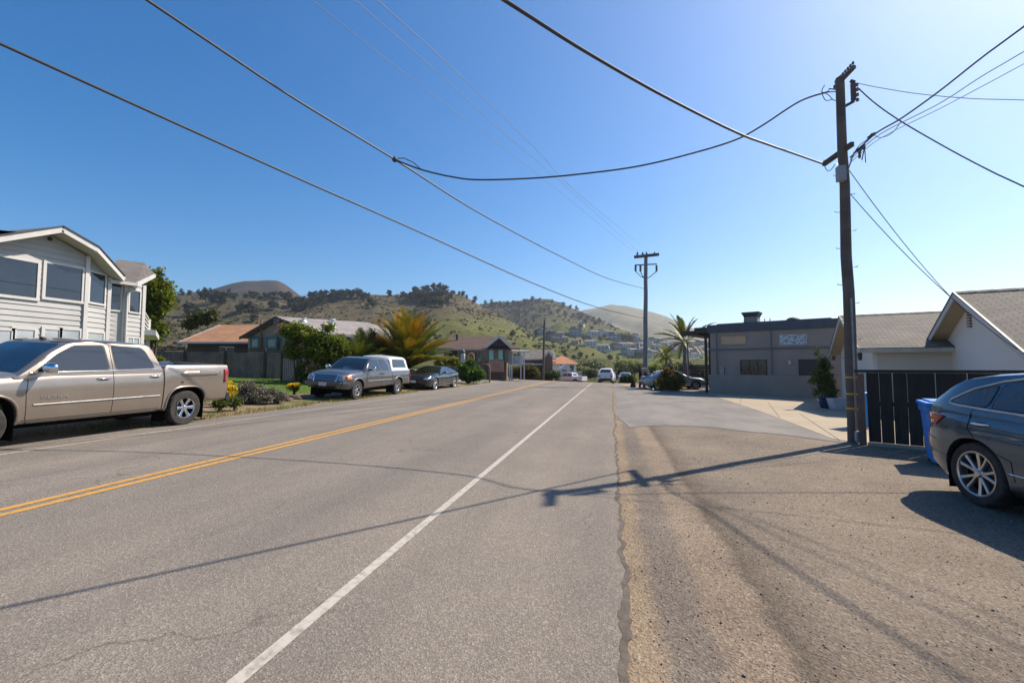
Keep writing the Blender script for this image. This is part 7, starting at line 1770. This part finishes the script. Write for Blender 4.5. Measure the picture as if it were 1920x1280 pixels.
# low scrub over the hills, one mass per slope
def scrub(name, label, h, n, x0, x1, mat, seed, smin=.8, smax=2.6):
    rg = np.random.default_rng(seed); B = []; cnt = 0
    while cnt < n:
        px = rg.uniform(x0, x1); t = rg.uniform(.12, 1) ** .8; p = h.pt(px, t)
        if noise.fractal(Vector((p.x * .02, p.y * .02, seed)), 1, 2, 4) < rg.uniform(-.5, .4): continue
        s = rg.uniform(smin, smax); B.append((p.x, p.y, p.z + s * .2, s, s, s * .55)); cnt += 1
    B = np.array(B); k = 16; P = np.repeat(B[:, :3], k, 0); Rr = np.repeat(B[:, 3:], k, 0); N_ = len(P); d = rg.normal(0, 1, (N_, 3)); d /= np.linalg.norm(d, axis=1)[:, None]; d[:, 2] = abs(d[:, 2]); P = P + d * Rr * .8
    a = rg.normal(0, 1, (N_, 3)) + d; a /= np.linalg.norm(a, axis=1)[:, None]; b = rg.normal(0, 1, (N_, 3)); b -= (b * a).sum(1)[:, None] * a; b /= np.linalg.norm(b, axis=1)[:, None]; c = np.cross(a, b); s = Rr[:, :1] * .5
    V = np.stack([P - b * s, P - c * s, P + b * s, P + c * s], 1).reshape(-1, 3)
    rawmesh(name, V, np.arange(N_ * 4).reshape(N_, 4), mat, np.repeat(rg.uniform(0, 1, N_), 4), label, 'stuff')
SCR = leafm('hill_scrub_leaf', (.075, .072, .038), (.15, .125, .075), .05, .9)
scrub('hill_scrub', 'low brown and dark green scrub covering the near hills', HA, 3600, 200, 1060, SCR, 1, .3, 1.2)
scrub('hill_scrub', 'low dark scrub covering the middle hill', HB, 1500, 880, 1180, SCR, 2, .7, 2.4)
scrub('hill_scrub', 'low scrub on the slope around the hillside town', HD, 450, 1000, 1400, SCR, 3, .5, 1.6)
# ================================================================ TOWN ON THE SLOPE
TW = [('pale grey', (.55, .56, .58), (.16, .16, .17)), ('white', (.78, .77, .74), (.22, .20, .19)), ('tan', (.42, .32, .25), (.20, .16, .13)), ('blue-grey', (.22, .28, .34), (.12, .13, .15)), ('pinkish', (.44, .34, .32), (.30, .16, .11)), ('grey-brown', (.20, .18, .17), (.11, .10, .10))]
TP = []
for k, (nm, wc__, rc__) in enumerate(TW):
    e = empty('hillside_house', (0, 0, 0)); rr = random.Random(k); w_, d_, h_ = 11, 8, (5.2, 4.6, 6.2, 5.6, 5.0, 6.0)[k]
    m = MB(); m.box((-w_ / 2, -d_ / 2, -4), (w_ / 2, d_ / 2, h_)); 
    m.build('wall', pm('town_wall_' + nm.replace(' ', '_').replace('-', '_'), wc__, tuple(x * .9 for x in wc__), .3, .8), e)
    rm_ = pm('town_roof_' + nm.replace(' ', '_').replace('-', '_'), rc__, tuple(x * .8 for x in rc__), .5, .8)
    if k in (0, 2, 4): m = MB(); m.slab([(-w_ / 2 - .5, -d_ / 2 - .5, h_ - .2), (w_ / 2 + .5, -d_ / 2 - .5, h_ - .2), (w_ / 2 - 2, 0, h_ + 1.6), (-w_ / 2 + 2, 0, h_ + 1.6)], .2); m.slab([(w_ / 2 + .5, d_ / 2 + .5, h_ - .2), (-w_ / 2 - .5, d_ / 2 + .5, h_ - .2), (-w_ / 2 + 2, 0, h_ + 1.6), (w_ / 2 - 2, 0, h_ + 1.6)], .2); m.slab([(w_ / 2 + .5, -d_ / 2 - .5, h_ - .2), (w_ / 2 + .5, d_ / 2 + .5, h_ - .2), (w_ / 2 - 2, 0, h_ + 1.6)], .2); m.slab([(-w_ / 2 - .5, -d_ / 2 - .5, h_ - .2), (-w_ / 2 - .5, d_ / 2 + .5, h_ - .2), (-w_ / 2 + 2, 0, h_ + 1.6)], .2)
    else: m = MB(); m.box((-w_ / 2 - .5, -d_ / 2 - .5, h_ + .003), (w_ / 2 + .5, d_ / 2 + .5, h_ + .45)); m.box((-w_ / 2 + 1, -d_ / 2 + 1, h_ + .45), (0, d_ / 2 - 1, h_ + 2.4))
    m.build('roof', rm_, e)
    for fl in range(2):
        for i in range(3):
            x = -w_ / 2 + 1.2 + i * 3.4 + rr.uniform(-.3, .3); m = MB(); m.box((x, -d_ / 2 - .06, .5 + fl * 2.6), (x + rr.uniform(1.2, 2.3), -d_ / 2 + .05, 1.8 + fl * 2.6)); m.build('window', DARKG, e)
    m = MB(); m.box((-w_ / 2, -d_ / 2 - 1.6, 2.5), (w_ * .2, -d_ / 2 - .01, 2.7)); m.box((-w_ / 2, -d_ / 2 - 1.6, 2.7), (w_ * .2, -d_ / 2 - 1.5, 3.5)); m.build('deck', pm('town_deck', (.5, .5, .5)), e)
    TP.append(e)
tu = set()
def town(px, py, wpx, k, h=None):
    p = onhill(px, py); Z = (p - CAM).dot(FH); s = wpx * Z / FPX / 11.0; s = min(1.7, max(.6, s * 1.15))
    o = TP[k] if k not in tu else cp(TP[k]); tu.add(k)
    o.location = p; o.rotation_euler = (0, 0, YAW + rnd.uniform(-.5, .5)); o.scale = (s, s, s * .85)
    tag(o, TW[k][0] + ' house among the houses of the hillside town', 'house', TW[k][0] + ' houses of the hillside town')
for x, y, w_, k in ((1014,627,14,3),(1026,622,13,1),(1037,638,24,5),(1050,630,12,0),(1058,640,14,2),(1079,628,20,3),(1078,645,12,2),(1086,641,10,4),(1090,612,8,1),(1113,630,18,0),(1117,624,10,1),(1128,628,16,1),(1141,630,18,0),(1152,638,20,3),(1107,648,18,0),(1131,657,20,0),(1140,660,10,1),(1155,655,16,5),(1167,652,16,0),(1181,651,15,4),(1191,631,9,1),(1198,640,9,1),(1186,664,18,0),(1174,663,15,3)): town(x, y, w_, k)
for i in range(62):
    x = 1190 + (i % 16) * 9.3 + rnd.uniform(-3, 3); y = 643 + (i // 16) * 7.5 + rnd.uniform(-2.5, 2.5) + (x - 1190) * .03; town(x, y, rnd.uniform(8, 15), rnd.choice((0, 1, 1, 1, 2, 0, 4, 3)))
# ================================================================ PARKED VEHICLES BEYOND
def sedan(mat, name='sedan_car', h=0., hatch=False, ln=4.55):
    sp = dict(len=ln, fo=.85, wb=2.65, w=1.78, mat=mat, Rt=.32, Rr=.21, wheelW=.2, wheel='five', arch=.37, archn=2.0,
        plan=[(0, .78), (.12, .90), (.45, .98), (.8, 1), (ln - .7, 1), (ln - .2, .93), (ln, .82)], bot=[(0, .28), (.5, .22), (ln - .5, .24), (ln, .36)],
        sh=[(0, .66), (.4, .78), (1.2, .88 + h), (2.6, .93 + h), (ln - .3, .97 + h), (ln, .90 + h)], top=[(0, .70), (.3, .84), (1.1, .95 + h), (ln - .2, 1.0 + h), (ln, .92 + h)], nose=[(.2, .10), (.5, .0), (.8, .18)], tail=[(.3, .08), (.6, 0), (1.0, .08)],
        cab=([(1.25, .92 + h), (1.32, .95 + h), (1.9, 1.28 + h), (2.2, 1.40 + h), (2.7, 1.43 + h), (3.1, 1.40 + h), (3.45, 1.28 + h), (3.85, 1.02 + h), (3.9, .97 + h)] if not hatch else [(1.2, .95 + h), (1.8, 1.32 + h), (2.2, 1.46 + h), (2.8, 1.49 + h), (ln - .75, 1.44 + h), (ln - .55, 1.38 + h), (ln - .12, 1.0 + h)]), cabh=.48, roofw=1.2,
        side_glass=[('front_door_glass', [(1.66, .99 + h), (2.0, 1.22 + h), (2.25, 1.33 + h), (2.50, 1.34 + h), (2.53, 1.0 + h)]), ('rear_door_glass', [(2.62, 1.0 + h), (2.60, 1.34 + h), (3.0, 1.32 + h), (3.28, 1.22 + h), (3.42, 1.05 + h)])],
        end_glass=[('windshield', 1, [(-.62, 1.0 + h), (.62, 1.0 + h), (.52, 1.36 + h), (-.52, 1.36 + h)]), ('rear_glass', -1, [(-.58, 1.03 + h), (.58, 1.03 + h), (.50, 1.35 + h), (-.50, 1.35 + h)])],
        side_lines=[('panel_gap', SEAMM, .006, .001, [(2.57, .95 + h), (2.57, .32)]), ('panel_gap', SEAMM, .006, .001, [(1.55, .9 + h), (1.52, .32)])],
        side_patch=[('side_moulding', M['black'], .006, .01, .01, [(1.4, .48), (3.3, .48), (3.3, .53), (1.4, .53)])],
        end_patch=[('tail_lamp', M['lampred'], -1, .008, .02, .01, [(.48, .70), (.76, .70), (.76, .86), (.48, .86)]), ('tail_lamp', M['lampred'], -1, .008, .02, .01, [(-.76, .70), (-.48, .70), (-.48, .86), (-.76, .86)]),
                   ('headlight', M['lampclear'], 1, .008, .02, .01, [(.42, .60), (.72, .62), (.70, .72), (.44, .72)]), ('headlight', M['lampclear'], 1, .008, .02, .01, [(-.72, .62), (-.42, .60), (-.44, .72), (-.70, .72)]), ('grille', M['black'], 1, .008, .02, .01, [(-.36, .48), (.36, .48), (.38, .64), (-.38, .64)]),
                   ('license_plate', M['whitetrim'], -1, .012, .01, .01, [(-.16, .62), (.16, .62), (.16, .74), (-.16, .74)]), ('bumper_trim', M['black'], -1, .006, .01, .01, [(-.66, .38), (.66, .38), (.66, .56), (-.66, .56)])],
        handles=[(2.44, .88 + h), (3.35, .90 + h)], handlemat=M['black'], mirror=(1.78, 1.0 + h, .12, .17))
    return vehicle(name, sp)
SILP = paint('silver_paint', (.36, .39, .43), .5, .3)
s1_, sk, Xs = sedan(SILP)
c = at(1263, 727, 34.2); park(s1_, c.x, c.y, math.atan2(RT.y, RT.x) - R(4)); s1_.scale = (1.02, 1, 1.0)
tag(s1_, 'silver sedan with its trunk lid raised, parked in front of the palms', 'car')
m = MB(); zt = 1.0
m.slab([(Xs(3.92), -.62, 1.00), (Xs(3.92), .62, 1.00), (Xs(4.12), .62, 1.55), (Xs(4.12), -.62, 1.55)], .05); m.slab([(Xs(4.12), -.62, 1.55), (Xs(4.12), .62, 1.55), (Xs(4.42), .56, 1.50), (Xs(4.42), -.56, 1.50)], .05); m.build('trunk_lid', pm('trunk_liner', (.55, .47, .38), (.50, .43, .35), 3, .8), s1_)
m = MB(); m.slab([(Xs(4.10), -.60, 1.592), (Xs(4.10), .60, 1.592), (Xs(4.47), .54, 1.545), (Xs(4.47), -.54, 1.545)], .03); m.build('trunk_lid_skin', WHITEP, s1_)
WSV, sk, Xs = sedan(WHITEP, 'suv_car', .16, True, 4.4)
c = at(1138, 716, 49.5); c.x += 0; park(WSV, c.x, c.y + 1.5, R(90) - R(4)); WSV.scale = (1, 1.02, 1)
tag(WSV, 'white suv seen from behind at the crest of the road', 'suv')
BLP = paint('pale_blue_paint', (.30, .38, .46), .3, .35)
CBL = cp(s1_); 
for ch in list(CBL.children):
    if ch.name.startswith('trunk_lid'): bpy.data.objects.remove(ch)
    else:
        if ch.name.split('.')[0] in ('body', 'cabin'): ch.data = ch.data.copy(); ch.data.materials.clear(); ch.data.materials.append(BLP)
c = at(1168, 714, 55); CBL.location = (c.x + .3, c.y, T(c.x, c.y)); CBL.rotation_euler = (0, 0, R(88)); CBL.scale = (.95, .95, .95)
tag(CBL, 'pale blue car mostly hidden behind the bush right of the white suv', 'car')
WP_, sk, Xs = (lambda sp: vehicle('pickup_truck', sp))(dict(len=5.4, fo=.9, wb=3.3, w=1.9, mat=WHITEP, Rt=.37, Rr=.2, wheelW=.24, wheel='steel', arch=.44, archn=2.2,
    plan=[(0, .86), (.12, .93), (.5, 1), (5.4, .985)], bot=[(0, .42), (5.4, .5)], sh=[(0, 1.0), (1.5, 1.12), (3.5, 1.16), (5.4, 1.18)], top=[(0, 1.05), (1.4, 1.2), (5.4, 1.2)], nose=[(.4, .08), (1.2, .1)], tail=[(.4, .02), (1.4, 0)], bed=(3.8, 5.36),
    cab=[(1.40, 1.08), (1.46, 1.13), (1.95, 1.52), (2.2, 1.70), (2.6, 1.76), (3.2, 1.76), (3.58, 1.70), (3.72, 1.14)], cabh=.60, roofw=1.46,
    side_glass=[('front_door_glass', [(1.72, 1.19), (2.02, 1.48), (2.25, 1.62), (2.62, 1.65), (2.66, 1.20)]), ('rear_door_glass', [(2.76, 1.20), (2.74, 1.65), (3.3, 1.63), (3.52, 1.22)])],
    end_glass=[('windshield', 1, [(-.74, 1.18), (.74, 1.18), (.62, 1.64), (-.62, 1.64)]), ('rear_glass', -1, [(-.60, 1.25), (.60, 1.25), (.54, 1.60), (-.54, 1.60)])],
    end_patch=[('tail_lamp', M['lampred'], -1, .006, .02, .01, [(.80, .85), (.92, .85), (.92, 1.12), (.80, 1.12)]), ('tail_lamp', M['lampred'], -1, .006, .02, .01, [(-.92, .85), (-.80, .85), (-.80, 1.12), (-.92, 1.12)])], mirror=(1.8, 1.18, .2, .2)))
c = at(1067, 710, 74); park(WP_, c.x, c.y, math.atan2(-RT.y, -RT.x) - R(38)); tag(WP_, 'white crew-cab pickup just past the crest of the road', 'pickup truck')
# ================================================================ PEOPLE
def person(label, loc, rz, J, rad, skin, top_, bottom, hair, split, hands=True):
    """J: joints dict (metres, facing -Y local); one continuous skinned body"""
    e = empty('person', loc, rz, label, 'person')
    names = list(J); idx = {n: i for i, n in enumerate(names)}
    ed = [('pelvis', 'waist'), ('waist', 'chest'), ('chest', 'neck'), ('neck', 'chin'), ('chin', 'head'), ('head', 'crown')]
    for s in 'lr': ed += [('pelvis', 'hip' + s), ('hip' + s, 'knee' + s), ('knee' + s, 'ankle' + s), ('ankle' + s, 'toe' + s), ('chest', 'sh' + s), ('sh' + s, 'el' + s), ('el' + s, 'wr' + s), ('wr' + s, 'palm' + s)]
    me = bpy.data.meshes.new('body'); V = [J[n] for n in names]; E = [(idx[a], idx[b]) for a, b in ed]; RR = [rad[n if n in rad else n[:-1]] for n in names]
    for s in 'lr':      # five separate fingers
        p = Vector(J['palm' + s]); d = (p - Vector(J['wr' + s])).normalized(); sd = d.cross(Vector((0, 1, 0))).normalized()
        for k in range(5):
            o = sd * (k - 2) * .017 + (d * -.03 if k == 0 else Vector()); l = (.05, .075, .082, .077, .06)[k]
            a = p + o; b = a + d * l * .55 + (sd * -.02 if k == 0 else Vector()); c_ = b + d * l * .45 + Vector((0, -.01, 0)); i0 = len(V)
            V += [tuple(a), tuple(b), tuple(c_)]; E += [(idx['palm' + s], i0), (i0, i0 + 1), (i0 + 1, i0 + 2)]; RR += [(.010, .010), (.009, .009), (.007, .007)]
    me.from_pydata(V, E, []); o = bpy.data.objects.new('body', me); COL.objects.link(o)
    o.modifiers.new('sk', 'SKIN'); su = o.modifiers.new('su', 'SUBSURF'); su.levels = 2; su.render_levels = 2
    if not me.skin_vertices: 
        bpy.context.view_layer.update()
    if me.skin_vertices:
        for i, r in enumerate(RR):
            me.skin_vertices[0].data[i].radius = r if isinstance(r, tuple) else (r, r)
        me.skin_vertices[0].data[0].use_root = True
    bpy.context.view_layer.update()
    m2 = bpy.data.meshes.new_from_object(o.evaluated_get(bpy.context.evaluated_depsgraph_get())); bpy.data.objects.remove(o)
    b = bpy.data.objects.new('body', m2); COL.objects.link(b); b.parent = e
    m2.materials.clear()
    for mt_ in (skin, top_, bottom, M['black']): m2.materials.append(mt_)
    ch = Vector(J['chin'])
    for p in m2.polygons:
        c_ = p.center; p.use_smooth = True; k = 1
        if c_.z < .09: k = 3
        elif c_.z < split: k = 2
        if (c_ - Vector(J['head'])).length < .17 and c_.z > ch.z - .03: k = 0
        for s in 'lr':
            if (c_ - Vector(J['palm' + s])).length < .12: k = 0
        p.material_index = k
    hd_ = Vector(J['head']); up = (Vector(J['crown']) - Vector(J['chin'])).normalized()
    fw = Vector((0, -1, 0)); fw = (fw - up * fw.dot(up)).normalized(); rt_ = fw.cross(up)
    m = MB(); c_ = hd_ + up * .045 - fw * .018; m.ball(c_, 1, 12, (.088, .105, .10)); m.ball(hd_ - fw * .06 - up * .03, 1, 10, (.075, .05, .09)); m.build('hair', hair, e)
    m = MB(); m.tube([hd_ + fw * .085 + up * .01, hd_ + fw * .112 - up * .02], [.010, .015], 6); m.build('nose', skin, e)
    for s_ in (-1, 1): m = MB(); m.ball(hd_ + fw * .085 + rt_ * s_ * .032 + up * .015, .011, 6); m.build('eye', M['black'], e); m = MB(); m.ball(hd_ + rt_ * s_ * .08, 1, 6, (.012, .02, .03)); m.build('ear', skin, e)
    m = MB(); m.tube([hd_ + fw * .088 - up * .055 + rt_ * .022, hd_ + fw * .094 - up * .057, hd_ + fw * .088 - up * .055 - rt_ * .022], .006, 5); m.build('mouth', pm('lips', (.35, .14, .12)), e)
    return e
RAD = dict(pelvis=(.15, .11), waist=(.14, .10), chest=(.16, .11), neck=.055, chin=(.06, .07), head=(.075, .09), crown=(.055, .06), hip=.095, knee=.062, ankle=.042, toe=(.04, .035), sh=.065, el=.045, wr=.030, palm=(.035, .018))
SKIN_ = pm('skin', (.42, .25, .17), (.38, .22, .15), 4, .6); BLK = pm('black_cloth', (.012, .013, .014), (.02, .021, .024), 9, .9); NVY = pm('dark_trousers', (.014, .016, .022), (.02, .024, .03), 9, .9); MRN = pm('maroon_cloth', (.10, .015, .03), (.07, .012, .022), 9, .9); HAIR = pm('dark_hair', (.02, .014, .01), (.03, .02, .015), 20, .7)
J = dict(pelvis=(0, 0, .93), waist=(0, .01, 1.10), chest=(0, .0, 1.33), neck=(0, -.01, 1.46), chin=(0, -.04, 1.53), head=(0, -.05, 1.62), crown=(0, -.045, 1.70),
    hipl=(-.10, 0, .88), kneel=(-.13, -.06, .49), anklel=(-.14, .02, .09), toel=(-.15, -.14, .04), hipr=(.10, 0, .88), kneer=(.12, .02, .49), ankler=(.13, .08, .09), toer=(.15, -.08, .04),
    shl=(-.19, .01, 1.38), ell=(-.25, .06, 1.12), wrl=(-.23, -.08, .92), palml=(-.22, -.12, .86), shr=(.19, .0, 1.38), elr=(.24, .02, 1.12), wrr=(.20, -.19, 1.02), palmr=(.18, -.26, 1.0))
c = at(1200.5, 726, 34.8); HP = person('standing person in black clothes beside the rear of the silver sedan', (c.x, c.y, T(c.x, c.y)), YAW + R(75), J, RAD, SKIN_, BLK, NVY, HAIR, .92)
J2 = dict(pelvis=(0, .10, .90), waist=(0, .02, 1.05), chest=(0, -.16, 1.24), neck=(0, -.26, 1.34), chin=(0, -.32, 1.38), head=(0, -.37, 1.45), crown=(0, -.39, 1.53),
    hipl=(-.10, .09, .86), kneel=(-.12, .0, .48), anklel=(-.13, .06, .09), toel=(-.14, -.10, .04), hipr=(.10, .09, .86), kneer=(.12, -.02, .48), ankler=(.12, .10, .09), toer=(.13, -.06, .04),
    shl=(-.18, -.20, 1.28), ell=(-.22, -.34, 1.08), wrl=(-.18, -.55, 1.05), palml=(-.17, -.62, 1.04), shr=(.18, -.20, 1.28), elr=(.22, -.36, 1.08), wrr=(.18, -.57, 1.06), palmr=(.17, -.64, 1.05))
c = at(1209.5, 727, 34.9); person('person in a maroon top leaning into the open trunk behind the grey pole', (c.x, c.y, T(c.x, c.y)), YAW + R(88), J2, RAD, SKIN_, MRN, NVY, HAIR, .90)
c = at(1187, 727, 37); BG = empty('black_bag', (c.x, c.y, T(c.x, c.y)), YAW, 'small black bag on the ground left of the standing person', 'bag')
m = MB(); m.lathe([(.001, 0), (.18, .01), (.21, .12), (.19, .26), (.12, .33), (.001, .35)], 12, Matrix.Diagonal((1.1, .8, 1, 1))); m.build('bag_body', BLK, BG); m = MB(); m.tube([(-.1, 0, .33), (-.06, 0, .42), (.06, 0, .42), (.1, 0, .33)], .015, 6); m.build('bag_handle', BLK, BG)
c = at(1233, 727, 32.8); GT = empty('green_tarp', (c.x, c.y, T(c.x, c.y)), YAW, 'bright green crumpled tarp lying beside the rear wheel of the silver sedan', 'tarp')
vs = []; fs = []; nx, ny = 26, 12
for j in range(ny):
    for i in range(nx):
        x = -.42 + .84 * i / (nx - 1); y = -.3 + .6 * j / (ny - 1); n_ = noise.fractal(Vector((x * 3, y * 3, 2)), 1, 2, 4); vs.append((x + n_ * .08, y, max(.01, .06 + n_ * .20 + .14 * abs(x) ** 1.5)))
for j in range(ny - 1):
    for i in range(nx - 1): a = j * nx + i; fs.append((a, a + 1, a + nx + 1, a + nx))
m = MB(); m.add(vs, fs, True); o = m.build('tarp_sheet', pm('green_plastic_sheet', (.01, .30, .13), (.01, .22, .10), 5, .4), GT); q = o.modifiers.new('s', 'SOLIDIFY'); q.thickness = .01

# ---- say which one: members of a group of look-alikes are told apart by their order from the left
ORD = ['first', 'second', 'third', 'fourth', 'fifth', 'sixth', 'seventh', 'eighth', 'ninth', 'tenth', 'eleventh', 'twelfth', 'thirteenth', 'fourteenth', 'fifteenth', 'sixteenth', 'seventeenth', 'eighteenth', 'nineteenth', 'twentieth']
ORD += ['twenty-' + x for x in ORD[:9]] + ['thirtieth'] + ['thirty-' + x for x in ORD[:9]] + ['fortieth']
grp = {}
for o in sc.objects:
    if o.get('group') and o.parent is None: grp.setdefault(o['group'], []).append(o)
for g_, L_ in grp.items():
    L_.sort(key=lambda o: proj(o.location)[0]); a_ = L_[0]['label'].split(' ')[0:1]
    for i, o in enumerate(L_):
        if i < len(ORD): o['label'] = ORD[i] + ' from the left of the ' + g_
# ================================================================ AIR
lo = [1e9] * 3; hi = [-1e9] * 3
bpy.context.view_layer.update()
for o in sc.objects:
    if o.type == 'MESH' and o.get('kind') == 'structure':
        for c in o.bound_box:
            for k in range(3): lo[k] = min(lo[k], c[k]); hi[k] = max(hi[k], c[k])
m = MB(); m.box((lo[0] - 5, lo[1] - 5, lo[2] - 1), (hi[0] + 5, hi[1] + 5, hi[2] + 12))
hz = m.build('haze', None, uv=False); mt = bpy.data.materials.new('haze_air'); mt.use_nodes = True; N = mt.node_tree.nodes; N.remove(N['Principled BSDF'])
pv = N.new('ShaderNodeVolumePrincipled'); pv.inputs['Color'].default_value = (.86, .91, 1, 1); pv.inputs['Density'].default_value = .00023; pv.inputs['Anisotropy'].default_value = .55
mt.node_tree.links.new(pv.outputs[0], N['Material Output'].inputs['Volume']); hz.data.materials.append(mt); tag(hz, 'thin pale sea haze over the hills', None, None, 'stuff')
